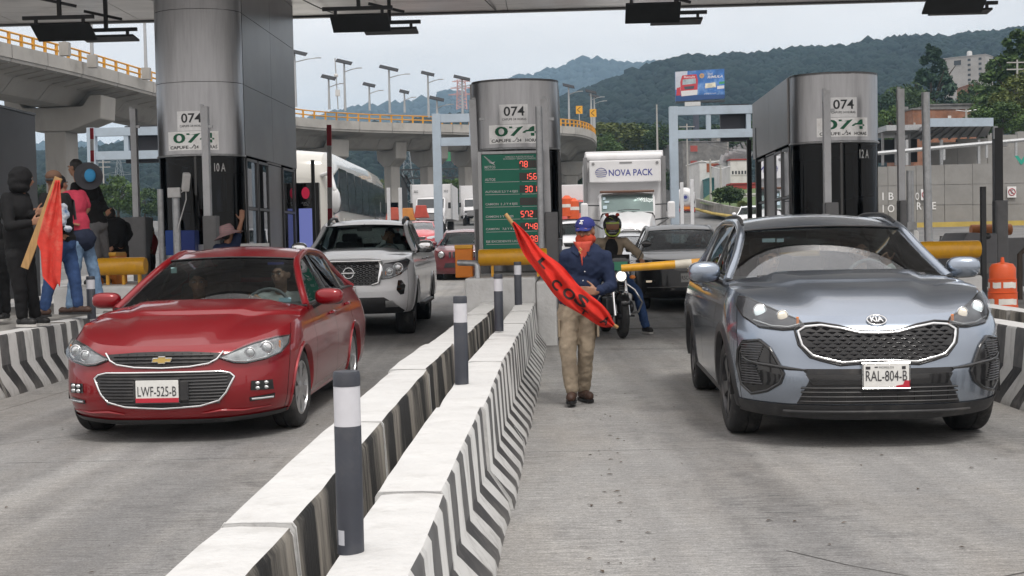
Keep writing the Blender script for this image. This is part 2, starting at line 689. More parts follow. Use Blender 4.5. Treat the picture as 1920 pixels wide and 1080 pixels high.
def rounded(poly, r=.3, n=4):
 """Chaikin-like rounding"""
 for _ in range(n):
  out = []
  for i in range(len(poly)):
   a, b = poly[i], poly[(i+1) % len(poly)]
   out.append((a[0]*(1-r)+b[0]*r, a[1]*(1-r)+b[1]*r))
   out.append((a[0]*r+b[0]*(1-r), a[1]*r+b[1]*(1-r)))
  poly = out
  r = .25
 return poly

def patch(poly, fn, step=.03):
 """triangulate a polygon finely and map it with fn(a,b)->point"""
 bm = bmesh.new()
 pts = resample(poly, step)
 vs = [bm.verts.new((a, b, 0)) for a, b in pts]
 es = [bm.edges.new((vs[i], vs[(i+1) % len(vs)])) for i in range(len(vs))]
 bmesh.ops.triangle_fill(bm, edges=es, use_beauty=True)
 xs = [p[0] for p in pts]; ys = [p[1] for p in pts]
 for ax, lo, hi in ((0, min(xs), max(xs)), (1, min(ys), max(ys))):
  k = int((hi-lo)/step/1.5)
  for q in range(1, k+1):
   v = lo + (hi-lo)*q/(k+1)
   co = (v, 0, 0) if ax == 0 else (0, v, 0)
   no = (1, 0, 0) if ax == 0 else (0, 1, 0)
   bmesh.ops.bisect_plane(bm, geom=bm.verts[:]+bm.edges[:]+bm.faces[:], plane_co=co, plane_no=no)
 V = [fn(v.co.x, v.co.y) for v in bm.verts]
 bm.verts.index_update()
 F = [tuple(v.index for v in f.verts) for f in bm.faces]
 bm.free()
 return V, F

def ring(poly, fn, r, closed=True, step=.03, flat=1.0, n=6):
 """a moulding run along a polygon on the surface"""
 pts = resample(poly, step) if closed else poly
 P = [Vector(fn(a, b)) for a, b in pts]
 b = MB()
 if closed: P = P + [P[0], P[1]]
 b.tube(P, r, n, flat=flat)
 return b

def mirror(poly):
 return [(-a, b) for a, b in poly][::-1]

def wheel(parent, x, y, rad, width, rimr, side, rim_m, spokes=5, steer=0, style='spoke', z=None):
 """wheel > tyre, rim"""
 e = empty('wheel', (x, y, rad if z is None else z), parent=parent)
 e.rotation_euler = (random.uniform(0, 1.2), 0, steer)
 h = width/2
 b = MB()
 prof = [(rimr, -h*.86), (rimr+.02, -h*.98), (rad-.05, -h), (rad-.018, -h*.9), (rad-.004, -h*.72), (rad, -h*.35), (rad, -h*.05), (rad-.009, -h*.04), (rad-.009, h*.04),
   (rad, h*.05), (rad, h*.35), (rad-.004, h*.72), (rad-.018, h*.9), (rad-.05, h), (rimr+.02, h*.98), (rimr, h*.86)]
 b.lathe(prof, axis='X', n=40)
 b.build('tyre', M_TYRE, e, smooth=50)
 s = side
 b = MB()
 b.lathe([(rimr+.004, s*h*.9), (rimr-.012, s*h*.93), (rimr-.02, s*h*.6), (rimr-.03, -s*h*.5), (.02, -s*h*.4)], axis='X', n=36)
 n = spokes
 for k in range(n):
  a = 2*PI*k/n
  for da in ((-.11, .11) if style == 'double' else (0,)):
   a2 = a + da
   ww = .032 if style == 'double' else .06
   c, si = math.cos(a2), math.sin(a2)
   t = Vector((0, -si, c))
   pr = Vector((0, c, si))
   o0 = pr*.05; o1 = pr*(rimr-.008)
   w0, w1 = ww*.7, ww*1.0
   X = Vector((s*h*.80, 0, 0)); X1 = Vector((s*h*.86, 0, 0)); D = Vector((-s*.035, 0, 0))
   vs = [o0-t*w0+X, o0+t*w0+X, o1+t*w1+X1, o1-t*w1+X1]
   vs += [v + D for v in vs]
   b.add(vs, [(0, 1, 2, 3), (4, 7, 6, 5), (0, 4, 5, 1), (1, 5, 6, 2), (2, 6, 7, 3), (3, 7, 4, 0)])
 b.lathe([(.001, s*h*.9), (.035, s*h*.88), (.055, s*h*.78), (.06, s*h*.5)], axis='X', n=16)
 b.build('rim', rim_m, e, smooth=35)
 return e

def car_body(root, P, paint_m, low=False):
 S = Shell(P)
 arches = P['arch']           # (y, z, r)
 zrows = 22 if not low else 12
 def cols(u0, u1):
  """list of columns between two outline marks; marks are ('f',deg) or ('s',y) or ('r',deg)"""
  out = []
  order = {'f': 0, 's': 1, 'r': 2}
  def a_(c): return (c[0], R(c[1])) if c[0] in 'fr' else c
  step_f = R(4 if not low else 9)
  step_s = .045 if not low else .09
  k = order[u0[0]]
  cur = a_(u0)
  end = a_(u1)
  seg = []
  if u0[0] == u1[0]:
   lo, hi = cur[1], end[1]
   n = max(2, int(abs(hi-lo)/(step_s if u0[0] == 's' else step_f))+1)
   return [(u0[0], lo+(hi-lo)*i/n) for i in range(n+1)]
  if u0[0] == 'f':
   out += cols(u0, ('f', 90))
   out += cols(('s', S.Lf), u1)[1:]
   return out
  if u0[0] == 's':
   out += cols(u0, ('s', S.L-S.Lr))
   out += cols(('r', 0), u1)[1:]
   return out
 def strip(cl, sx, names, closeb=False):
  rows = []
  for c in cl:
   yc = S.ycol(c)
   z0, z1 = S.zb(yc), S.zt(yc)
   rows.append([Vector(S.pos(c, z0+(z1-z0)*(1-(1-i/zrows)**1.15))) for i in range(zrows+1)])
  dead = set()
  nr = len(rows[0])
  for i, r in enumerate(rows):
   for j, p in enumerate(r):
    for (ya, za, ra) in arches:
     dy, dz = p.y-ya, p.z-za
     d = math.hypot(dy, dz)
     if d < ra:
      if d > ra-.062 or (d > ra-.10 and low):
       q = ra/d
       y2, z2 = ya+dy*q, za+dz*q
       p.y, p.z = y2, z2
       p.x = S.xs(y2, z2)
      else:
       dead.add((i, j))
  V = [(p.x*sx, p.y, p.z) for r in rows for p in r]
  F = []
  for i in range(len(rows)-1):
   for j in range(nr-1):
    q = ((i, j), (i+1, j), (i+1, j+1), (i, j+1))
    if any(k in dead for k in q): continue
    F.append(tuple(a*nr+b for a, b in q))
  return V, F
 gap = .004
 g = P['seams']   # bumper end deg, door1 y, door2 y, door3 y
 segs = [('front_bumper', ('f', 0), ('f', g[0]), True)]
 fy = [g[1], g[2], g[3]]
 segs.append(('fender', ('f', g[0]+.6), ('s', fy[0]-gap), False))
 segs.append(('door', ('s', fy[0]+gap), ('s', fy[1]-gap), False))
 if len(g) > 3 and g[3]:
  segs.append(('door', ('s', fy[1]+gap), ('s', fy[2]-gap), False))
  last = fy[2]
 else:
  last = fy[1]
 segs.append(('rear_body', ('s', last+gap), ('r', 90), True))
 for nm, u0, u1, joined in segs:
  if joined or low:
   b = MB()
   for sx in (1, -1):
    V, F = strip(cols(u0, u1), sx, nm)
    b.add(V, F if sx == 1 else [f[::-1] for f in F])
   b.build(nm, paint_m, root, smooth=40, weld=True, fixn=False)
  else:
   for sx in (1, -1):
    b = MB()
    V, F = strip(cols(u0, u1), sx, nm)
    b.add(V, F if sx == 1 else [f[::-1] for f in F])
    d = b.build(nm, paint_m, root, smooth=40, weld=True, fixn=False)
    if nm == 'door':
     ym = u1[1]-.17
     zm = S.zt(ym)-.13
     xx = S.xs(ym, zm)
     h = MB()
     h.tube([(sx*(xx+.0), ym-.09, zm), (sx*(xx+.03), ym-.06, zm+.004), (sx*(xx+.033), ym+.05, zm+.008), (sx*xx, ym+.09, zm+.006)], .013, 8)
     h.build('handle', P.get('handle_m', paint_m), d, smooth=60)
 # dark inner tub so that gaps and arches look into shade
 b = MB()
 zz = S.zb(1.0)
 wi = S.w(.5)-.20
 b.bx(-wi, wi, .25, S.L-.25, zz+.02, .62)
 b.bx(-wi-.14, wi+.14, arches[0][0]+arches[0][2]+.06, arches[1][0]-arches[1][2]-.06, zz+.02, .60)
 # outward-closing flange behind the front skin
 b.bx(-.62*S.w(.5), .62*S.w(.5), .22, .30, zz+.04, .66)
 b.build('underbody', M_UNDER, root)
 # hood
 hc = P['cowl']     # ys side, yc centre
 th = R(P.get('hood_deg', 60))
 fr = []
 nS = 30 if not low else 12
 for i in range(nS+1):
  s_ = -1+2*i/nS
  c = ('f', abs(s_)*th)
  p = S.top(c)
  fr.append(Vector((math.copysign(p.x, s_) if s_ else 0, p.y, p.z)))
 side = []
 nT = 22 if not low else 10
 cs = []
 for k in range(20):
  cs.append(('f', th+(R(90)-th)*k/20))
 for k in range(40):
  cs.append(('s', S.Lf+(hc[0]-S.Lf)*k/39))
 pts = [S.top(c) for c in cs]
 cum = [0]
 for a, b_ in zip(pts, pts[1:]): cum.append(cum[-1]+(b_-a).length)
 def sidep(t):
  d = t*cum[-1]
  return Vector(tuple(float(np.interp(d, cum, [p[k] for p in pts])) for k in range(3)))
 wb = pts[-1].x
 zc = pts[-1].z
 def cowl(s_):
  return Vector((s_*wb, hc[0]+(hc[1]-hc[0])*(1-s_*s_), zc+P.get('cowl_up', .02)*(1-s_*s_)))
 rows = []
 bul = P.get('hood_bulge', .05)
 for j in range(nT+1):
  t = j/nT
  rr = sidep(t)
  ll = Vector((-rr.x, rr.y, rr.z))
  row = []
  for i in range(nS+1):
   s_ = -1+2*i/nS
   k = (s_+1)/2
   p = fr[i]*(1-t)+cowl(s_)*t + ll*(1-k)+rr*k - (fr[0]*(1-k)*(1-t)+fr[-1]*k*(1-t)+cowl(-1)*(1-k)*t+cowl(1)*k*t)
   p = Vector(p)
   ed = (1-abs(s_)**5)
   p.z += bul*ed*(1-(1-min(t/.75, 1))**2.2)*(1-.35*t)
   for (cx0, cx1, amp, wd) in P.get('creases', ()):
    cx = cx0+(cx1-cx0)*t
    d = abs(p.x)-cx
    p.z += amp*min(1, t*2.5)/(1+math.exp(d/wd))*ed
   row.append(p)
  rows.append(row)
 b = MB().grid(rows)
 b.build('hood', paint_m, root, smooth=50, fixn=False)
 # greenhouse
 G = P['roof']      # list of (x, y, z) from roof front corner back to C-pillar foot
 arch = [Vector((wb, hc[0], zc))] + [Vector(g_) for g_ in G]
 ycr = arch[-1].y
 ax = pchip([p.y for p in arch], [p.x for p in arch])
 az = pchip([p.y for p in arch], [p.z for p in arch])
 rfy, rry = P['roof_y']                 # side y of roof front and roof rear corner
 bowF, bowR = P.get('roof_bow', (.12, .08))
 crown = P.get('roof_crown', .06)
 def rooft(s_):
  return Vector((s_*ax(rfy), rfy-bowF*(1-s_*s_), az(rfy)+crown*.45*(1-s_*s_)))
 wsr = []
 for j in range(9):
  t = j/8
  row = []
  for i in range(21):
   s_ = -1+i/10
   a = cowl(s_); c = rooft(s_)
   p = a*(1-t)+c*t
   # follow the pillar
   yy = hc[0]+(rfy-hc[0])*t
   px = ax(yy)
   p.x = s_*px
   p.z += (az(yy)-(zc*(1-t)+az(rfy)*t))*s_*s_ + .03*math.sin(PI*t)*(1-s_*s_)
   row.append(p)
  wsr.append(row)
 MB().grid(wsr).build('windshield', P.get('wind', M_WIND), root, smooth=80, fixn=False)
 # black band round the screen
 b = MB()
 rim_pts = [wsr[0][i] for i in range(21)]
 b.tube([p+Vector((0, -.004, .006)) for p in rim_pts], .022, 6, flat=.4)
 b.tube([p+Vector((0, -.002, .004)) for p in [wsr[8][i] for i in range(21)]], .014, 6, flat=.6)
 b.build('windshield_seal', M_BLK, root, smooth=60)
 rr = []
 for j in range(17):
  t = j/16
  y = rfy+(rry-rfy)*t
  row = []
  for i in range(21):
   s_ = -1+i/10
   e = 1-s_*s_
   yy = y - bowF*e*(1-t) + bowR*e*t
   zz_ = az(y)+crown*e*(.45+.55*math.sin(PI*min(1, t*.9+.05)))
   row.append(Vector((s_*ax(y), yy, zz_)))
  rr.append(row)
 MB().grid(rr).build('roof', paint_m, root, smooth=80, fixn=False)
 # rear window and tail panel
 b = MB()
 rw = []
 yt = P.get('tail_y', S.L-S.r(1.0))
 for j in range(5):
  t = j/4
  row = []
  for i in range(13):
   s_ = -1+i/6
   y = rry+(ycr-rry)*t
   row.append(Vector((s_*ax(y), y+bowR*(1-s_*s_)*(1-t), az(y)+crown*.45*(1-s_*s_)*(1-t))))
  rw.append(row)
 b.grid(rw)
 b.build('rear_window', M_SIDEG, root, smooth=80, fixn=False)
 rows = []
 for c in [('s', ycr), ('s', (ycr+S.L-S.Lr)/2), ('s', S.L-S.Lr)] + [('r', R(k)) for k in (15, 30, 45, 60, 75, 90)]:
  p = S.top(c)
  rows.append([Vector((-p.x, p.y, p.z)), Vector((0, p.y, p.z+.01)), p])
 MB().grid(rows).build('trunk_lid', paint_m, root, smooth=60, fixn=False)
 # side glass, arch rails, pillars
 for sx in (1, -1):
  n = 26
  rw = [[], [], []]
  for i in range(n+1):
   y = hc[0]+.03+(ycr-hc[0]-.06)*i/n
   tb = S.top(('s', y)) if y < S.L-S.Lr else S.top(('s', S.L-S.Lr))
   top = Vector((ax(y), y, az(y)))
   mid = (tb+top)/2+Vector((.012, 0, 0))
   for k, p in enumerate((tb, mid, top)):
    rw[k].append(Vector(((p.x-.012)*sx, p.y, p.z)))
  MB().grid(rw, flip=sx < 0).build('side_window', M_SIDEG, root, smooth=80, fixn=False)
  b = MB()
  path = []
  n = 40
  for i in range(n+1):
   y = hc[0]-.01+(ycr-hc[0]+.01)*i/n
   path.append(Vector((sx*(ax(y)-.004), y, az(y)-.002)))
  b.tube(path, P.get('pillar_r', .034), 8)
  b.build('roof_rail', paint_m, root, smooth=70)
  b = MB()
  bp = [Vector((sx*(S.top(('s', y)).x-.004), y, S.zt(y)+.006)) for y in np.linspace(hc[0], min(ycr, S.L-S.Lr), 16)]
  b.tube(bp, .012, 6)
  b.build('belt_trim', P.get('belt_m', M_BLK), root, smooth=60)
  for yb in P['pillars']:
   tb = S.top(('s', yb)); top = Vector((ax(yb+.02), yb+.02, az(yb+.02)))
   MB().bar((sx*(tb.x-.004), yb, tb.z), (sx*(top.x-.004), top.y, top.z), .09, .02, up=(sx, 0, 0)).build('pillar', M_GBLK, root)
  # arch trims
  if not low or P.get('clad'):
   for (ya, za, ra) in arches:
    pts = []
    for k in range(31):
     a = PI*(-.12+1.24*k/30)
     y, z = ya-math.cos(a)*(ra+.0), za+math.sin(a)*(ra+.0)
     if z < S.zb(y): continue
     pts.append((y, z))
    cw = P.get('clad_w', .03)
    rows = [[], [], [], []]
    for (y, z) in pts:
     d = Vector((0, y-ya, z-za)).normalized()
     for q, (rr_, ox) in enumerate(((-.02, -.03), (-.006, .010), (cw*.8, .012), (cw, -.002))):
      yy, z2 = y+d.y*rr_, z+d.z*rr_
      rows[q].append(Vector((sx*(S.xs(yy, z2)+ox), yy, z2)))
    MB().grid(rows, flip=sx > 0).build('wheel_arch', P.get('clad') or paint_m, root, smooth=60)
  # sill
  y0, y1 = arches[0][0]+arches[0][2], arches[1][0]-arches[1][2]
  rows = []
  for y in np.linspace(y0-.02, y1+.02, 8):
   z0 = S.zb(y)
   rows.append([Vector((sx*(S.xs(y, z0)+.008), y, z0+P.get('sill_h', .05))), Vector((sx*(S.xs(y, z0)+.012), y, z0)), Vector((sx*(S.xs(y, z0)-.06), y, z0-.03))])
  MB().grid(rows, flip=sx > 0).build('sill', P.get('clad') or paint_m, root, smooth=60)
  # wheel wells
  for (ya, za, ra) in arches:
   b = MB()
   b.lathe([(ra+.01, 0), (ra+.01, -.30), (.05, -.30)], c=(0, 0, 0), axis='X', n=24, a0=-.05, a1=PI+.05)
   V = [(sx*(S.xs(ya, za+ra)-.015 + v[0]), v[1]+ya, v[2]+za) for v in b.v]
   q = MB(); q.add(V, [f for f in b.f])
   q.build('wheel_well', M_UNDER, root, smooth=60, fixn=False)
 S.cowl = cowl; S.ax = ax; S.az = az; S.rows_ws = wsr
 return S

def put_wheels(root, P, S, rim_m, steer=0.0, spokes=5, style='spoke', rimr=None):
 rad, wd = P['tyre']
 for (ya, za, ra), st in zip(P['arch'], (steer, 0)):
  for sx in (1, -1):
   x = sx*(S.w(.4)-.015-wd/2)
   wheel(root, x, ya, rad, wd, rimr or rad*.66, sx, rim_m, spokes, st, style)

def mirrors(root, S, y, z, m, size=(.12, .08, .085), out=.17, m2=None, chrome=None):
 for sx in (1, -1):
  x0 = S.top(('s', y)).x
  c = Vector((sx*(x0+out), y, z))
  b = MB()
  b.ball(c, size, 20, e=.72, rot=Matrix.Rotation(sx*-.12, 3, 'Z'))
  h = b.build('mirror', chrome or m, root, smooth=80)
  b = MB()
  b.ball(c+Vector((0, .02, -size[2]*.55)), (size[0]*.93, size[1]*.8, size[2]*.5), 16, e=.7)
  b.tube([c+Vector((-sx*size[0]*.5, .02, -size[2]*.6)), (sx*(x0-.01), y+.03, z-.10)], [.035, .03], 8, flat=.6)
  b.build('mirror_base', m2 or M_BLK, h, smooth=60)

def plate(root, S, text, z0, cx=0.0, red='strip', w=.31, h=.16, top=None, off=.02):
 y = S.f(z0)-off
 o = MB()
 o.box((cx, y+.006, z0), (w, .008, h))
 pl_ = o.build('licence_plate', M_PLATE, root, bevel=.004)
 b = MB()
 fr = [(-w/2-.006, z0-h/2-.006), (w/2+.006, z0-h/2-.006), (w/2+.006, z0+h/2+.006), (-w/2-.006, z0+h/2+.006)]
 b.tube([(cx+a, y+.006, c) for a, c in fr+fr[:2]], .006, 6)
 b.build('plate_frame', M_CHROME if red != 'strip' else M_BLK, pl_)
 text_on('plate_text', text, M_PTXT, lambda a, b_: (cx+a, y-.0015, z0+b_), pl_, width=w*.90, height=h*.44, bold=.0)
 b = MB()
 if red == 'strip':
  b.box((cx, y+.0010, z0-h*.40), (w, .003, h*.2))
 else:
  b.prism([(cx+w*.5, z0-h*.5), (cx+w*.5, z0-h*.22), (cx+w*.4, z0-h*.20), (cx+w*.36, z0-h*.38), (cx+w*.22, z0-h*.42), (cx+w*.2, z0-h*.5)], y-.0006, y+.003)
 b.build('plate_emblem', M_PRED, pl_)
 if top:
  text_on('plate_state', top, M_PTXT, lambda a, b_: (cx+a, y-.0015, z0+h*.36+b_), pl_, width=w*.32, height=h*.09)
  b = MB()
  b.box((cx-w*.40, y+.001, z0+h*.34), (w*.1, .003, h*.12)).box((cx+w*.38, y+.001, z0+h*.34), (w*.08, .003, h*.13))
  b.box((cx-w*.22, y+.001, z0+h*.37), (w*.07, .003, h*.05))
  b.build('plate_mark', M_PTXT, pl_, kind='stuff')

def interior(root, S, P, seats=True, wheel_x=.36, dash=(.04, .04, .045), wheel_z=None, trim=None):
 hc = P['cowl']
 zc = S.zt(hc[0])
 w = S.w(zc)-.06
 m = mat('dash_%02d' % int(dash[0]*1000), dash, rough=.7)
 b = MB()
 rows = []
 for y, z in ((hc[1]+.03, zc+.005), (hc[1]+.30, zc+.03), (hc[1]+.55, zc+.02), (hc[1]+.62, zc-.06), (hc[1]+.62, zc-.35)):
  rows.append([Vector((x, y+(.25*(x/w)**2), z)) for x in np.linspace(-w, w, 9)])
 b.grid(rows)
 b.build('dashboard', m, root, smooth=50)
 b = MB()
 ye = P['roof'][-1][1]
 b.bx(-w, w, hc[0]+.1, ye-.1, .34, .40)
 b.bx(-w-.02, -w+.02, hc[0]+.1, ye-.1, .38, zc-.03)
 b.bx(w-.02, w+.02, hc[0]+.1, ye-.1, .38, zc-.03)
 b.build('cabin_floor', M_DARK, root)
 if seats:
  ys = hc[1]+1.15
  for sx in (1, -1):
   b = MB()
   b.box((sx*wheel_x, ys, zc-.42), (.48, .5, .16))
   b.box((sx*wheel_x, ys+.30, zc-.12), (.46, .14, .6), rot=Matrix.Rotation(R(-14), 3, 'X'))
   b.box((sx*wheel_x, ys+.40, zc+.24), (.26, .09, .16), rot=Matrix.Rotation(R(-14), 3, 'X'))
   b.build('seat', M_SEAT, root, bevel=.04)
  b = MB()
  b.box((0, ys+1.15, zc-.15), (1.25, .14, .6), rot=Matrix.Rotation(R(-14), 3, 'X'))
  for x in (-.38, .38): b.box((x, ys+1.25, zc+.20), (.24, .08, .14))
  b.build('rear_bench', M_SEAT, root, bevel=.04)
 b = MB()
 wz = wheel_z or zc+.01
 c = Vector((wheel_x, hc[1]+.78, wz-.05))
 M = Matrix.Rotation(R(-25), 3, 'X')
 pts = [c+M @ Vector((.185*math.cos(a), 0, .185*math.sin(a))) for a in np.linspace(0, 2*PI, 25)]
 b.tube(pts, .016, 8)
 b.ball(c, (.06, .04, .06), 10)
 b.bar(c+M @ Vector((-.17, 0, 0)), c+M @ Vector((.17, 0, 0)), .03, .04)
 b.build('steering_wheel', mat('steering_grey', (.12, .13, .14), rough=.5), root, smooth=60)
 b = MB()
 ry = P['roof_y'][0]
 zr = S.az(ry)
 b.box((0, ry-.06, zr-.035), (.24, .03, .065))
 b.cyl((0, ry-.05, zr), (0, ry-.06, zr+.05), .01, n=6)
 b.build('rear_view_mirror', M_BLK, root, bevel=.01)

def wipers(root, S, P):
 hc = P['cowl']
 for x0, x1 in ((.05, .62), (-.62, -.02)):
  b = MB()
  pts = []
  for k in range(7):
   t = k/6
   s_ = (x0+(x1-x0)*t)/S.w(S.zt(hc[0]))
   a = S.rows_ws[0][10]
   i = (s_+1)*10
   i0 = max(0, min(19, int(i)))
   f = i-i0
   lo = S.rows_ws[0][i0]*(1-f)+S.rows_ws[0][i0+1]*f
   hi = S.rows_ws[1][i0]*(1-f)+S.rows_ws[1][i0+1]*f
   u = .25 + .35*t*(1-t)
   p = lo*(1-u)+hi*u+Vector((0, -.018, .012))
   pts.append(p)
  b.tube(pts, .011, 5)
  b.tube([pts[3]+Vector((0, -.01, .008)), pts[1]+Vector((-.05, -.03, -.01)), pts[0]+Vector((-.08, -.04, -.035))], .008, 5)
  b.build('wiper', M_GBLK, root)

# ------------------------------------------------------------------ ground and road
SH = .046      # the lanes run a little to the right of the camera's heading
M_GROUND = mat('asphalt_grey', (.12, .12, .12), rough=.9, var=.25, vscale=.6, bump=.3, bscale=30, dirt=(.2, .19, .17), dscale=.3, damt=.5)
def slab_mat():
 m = mat('road_concrete', (.31, .30, .29), rough=.85)
 t = m.node_tree; b = t.nodes['Principled BSDF']
 tc = t.nodes.new('ShaderNodeTexCoord')
 geo = t.nodes.new('ShaderNodeNewGeometry')
 def noise_(scale, sc, det=8, rg=.65):
  mp = t.nodes.new('ShaderNodeMapping'); mp.inputs['Scale'].default_value = sc
  t.links.new(geo.outputs['Position'], mp.inputs['Vector'])
  n = t.nodes.new('ShaderNodeTexNoise'); n.inputs['Scale'].default_value = scale; n.inputs['Detail'].default_value = det; n.inputs['Roughness'].default_value = rg
  t.links.new(mp.outputs[0], n.inputs['Vector']); return n.outputs['Fac']
 def ramp(f, p0, p1, c0, c1):
  r = t.nodes.new('ShaderNodeValToRGB'); r.color_ramp.elements[0].position = p0; r.color_ramp.elements[1].position = p1
  r.color_ramp.elements[0].color = (*c0, 1); r.color_ramp.elements[1].color = (*c1, 1); t.links.new(f, r.inputs['Fac']); return r.outputs['Color']
 def mix(kind, a, b_, f=1.0):
  k = t.nodes.new('ShaderNodeMixRGB'); k.blend_type = kind
  t.links.new(a, k.inputs['Color1']); t.links.new(b_, k.inputs['Color2'])
  if isinstance(f, float): k.inputs['Fac'].default_value = f
  else: t.links.new(f, k.inputs['Fac'])
  return k.outputs['Color']
 base = ramp(noise_(.55, (1, .45, 1)), .32, .68, (.24, .238, .235), (.36, .355, .345))
 tan = ramp(noise_(.9, (1, .35, 1), 5), .45, .7, (1, 1, 1), (1.0, .96, .91))
 c = mix('MULTIPLY', base, tan)
 groove = ramp(noise_(9, (.35, 7, 1), 5, .7), .35, .66, (.72, .72, .72), (1.18, 1.18, 1.18))
 c = mix('MULTIPLY', c, groove)
 grain = ramp(noise_(90, (1, 1, 1), 3, .8), .3, .7, (.66, .66, .66), (1.34, 1.34, 1.34))
 c = mix('MULTIPLY', c, grain)
 stain = ramp(noise_(.8, (1.3, .6, 1), 10, .72), .48, .66, (1, 1, 1), (.40, .40, .41))
 patchy = ramp(noise_(7, (.6, 2.5, 1), 8, .8), .42, .6, (0, 0, 0), (1, 1, 1))
 k = t.nodes.new('ShaderNodeMixRGB'); k.blend_type = 'MULTIPLY'
 t.links.new(c, k.inputs['Color1']); t.links.new(stain, k.inputs['Color2'])
 t.links.new(patchy, k.inputs['Fac'])
 c = k.outputs['Color']
 tracks = ramp(noise_(.5, (2.4, .05, 1), 3), .44, .60, (1, 1, 1), (.66, .66, .67))
 c = mix('MULTIPLY', c, tracks, .85)
 c = mix('MULTIPLY', c, ramp(noise_(34, (.8, 1.6, 1), 4, .8), .36, .64, (.74, .74, .74), (1.2, 1.2, 1.2)))
 sp = ramp(noise_(22, (1, 2.0, 1), 3, .6), .68, .71, (1, 1, 1), (.35, .34, .33))
 c = mix('MULTIPLY', c, sp)
 t.links.new(c, b.inputs['Base Color'])
 bp = t.nodes.new('ShaderNodeBump'); bp.inputs['Strength'].default_value = .35; bp.inputs['Distance'].default_value = .012
 t.links.new(noise_(9, (.35, 9, 1), 6, .8), bp.inputs['Height'])
 t.links.new(bp.outputs[0], b.inputs['Normal'])
 return m
M_SLAB = slab_mat()
ys = [-12, 0, 6, 14, 20, 26, 32, 39, 46, 53, 60, 75, 90, 105, 120, 140, 180, 220, 300, 400, 700, 1500, 4100]
b = MB()
b.grid([[Vector((x, y, gz(y)-.012)) for x in (-1800, -400, -60, -25, 0, 25, 60, 400, 1800)] for y in ys])
b.build('ground', M_GROUND, kind='structure', fixn=False, smooth=60)
road = empty('road'); road['kind'] = 'structure'
cols_ = [-17.2, -13.2, -9.2, -5.1, -.98, 4.0, 8.0, 12.0]
rows_ = [-4, .3, 4.35, 8.4, 12.5, 16.6, 20.7, 24.8, 28.9, 33, 37.1, 41.2, 45.3, 49.4]
for i in range(len(cols_)-1):
 for j in range(len(rows_)-1):
  g_ = .006
  x0, x1, y0, y1 = cols_[i]+g_, cols_[i+1]-g_, rows_[j]+g_, rows_[j+1]-g_
  if i in (0, 6) and j < 3: continue
  vs = []
  for zz in (-.08, 0):
   for x, y in ((x0, y0), (x1, y0), (x1, y1), (x0, y1)):
    vs.append((x+SH*y, y, gz(y)+zz))
  b = MB(); b.add(vs, [(4, 5, 6, 7), (0, 1, 5, 4), (1, 2, 6, 5), (2, 3, 7, 6), (3, 0, 4, 7)])
  b.build('slab', M_SLAB, road, fixn=False)

M_CONC = mat('old_concrete', (.27, .26, .245), rough=.9, var=.22, vscale=1.5, bump=.35, bscale=25, dirt=(.12, .115, .105), dscale=2, damt=.6)
M_CONCB = mat('bridge_concrete', (.36, .345, .32), rough=.9, var=.16, vscale=.25, bump=.2, bscale=3, dirt=(.13, .125, .115), dscale=.35, damt=.6, stretch=(1, 1, .35))
M_WHITEC = mat('white_painted_concrete', (.58, .58, .575), rough=.75, var=.06, vscale=4, bump=.35, bscale=28, dirt=(.36, .35, .33), dscale=4.5, damt=.4)
M_STAIN = mat('stained_concrete', (.25, .23, .20), rough=.9, var=.35, vscale=2.2, bump=.5, bscale=25, dirt=(.012, .012, .012), dscale=1.0, damt=1.0, stretch=(1.2, 2.4, .22))
M_SL = stripes('barrier_stripes', (.04, .04, .043), (.64, .64, .63), .40, ('Y', -.9, .22), duty=.48, dirt=(.20, .19, .18), smear=.018)
M_SR = stripes('barrier_stripes_wide', (.03, .03, .032), (.62, .62, .61), .42, ('Y', -.55, .28), duty=.5, dirt=(.2, .19, .18), smear=.02)

# ------------------------------------------------------------------ concrete barriers
def jersey(name, x, y, ln, rz, mats, label, group, h=.55, tw=.24, bw=.56, hk=.21, kw=.30, left_face='slope', z=0.0, slope=0.0):
 """profile: sloping foot, near-vertical upper face, flat white top; mats = (top, right face, left face, ends)"""
 root = empty(name, (x, y, gz(y)+z), rz, label, 'barrier', group)
 R_ = [(bw/2, 0.0), (bw/2-.01, .05), (kw/2, hk), (tw/2+.012, h-.02), (tw/2, h)]
 Lf = [(-a, c) for a, c in R_][::-1] if left_face == 'slope' else [(-tw/2, h), (-tw/2-.02, h-.02), (-tw/2-.04, 0)]
 n = 8
 def jit(a, c, q): return (a+.010*noise.noise(Vector((a*9, q*7+x*7+y, c*6))), c+.004*noise.noise(Vector((a*5+3, q*4+y, c*8))))
 def face(prof, name_, m, cap=False):
  rows = []
  for i in range(n+1):
   yy = -ln/2+ln*i/n
   e = .004 if i in (0, n) else 0
   rows.append([Vector((jit(a, c, yy)[0]-math.copysign(e, a), yy, jit(a, c, yy)[1]+slope*yy*(c/h)**2-(.003 if i in (0, n) and c > h*.9 else 0))) for a, c in prof])
  bb = MB(); bb.grid(rows)
  return bb.build(name_, m, root, smooth=35, fixn=False)
 face(R_, 'right_face', mats[1])
 face(Lf, 'left_face', mats[2])
 face([(tw/2, h), (tw/4, h+.004), (-tw/4, h+.004), (-tw/2, h)], 'top_face', mats[0])
 e = MB()
 poly = R_ + Lf
 e.prism([(a*.99, c-slope*ln/2*(c/h)**2) for a, c in poly], -ln/2+.002, -ln/2+.012)
 e.build('end_face', mats[3], root)
 MB().prism([(a*.99, c+slope*ln/2*(c/h)**2-.01) for a, c in poly], ln/2-.012, ln/2-.002).build('end_face', mats[3], root)
 return root
random.seed(5)
def hb(y): return .46+.135*min(1, max(0, (y-3.3)/5.2))
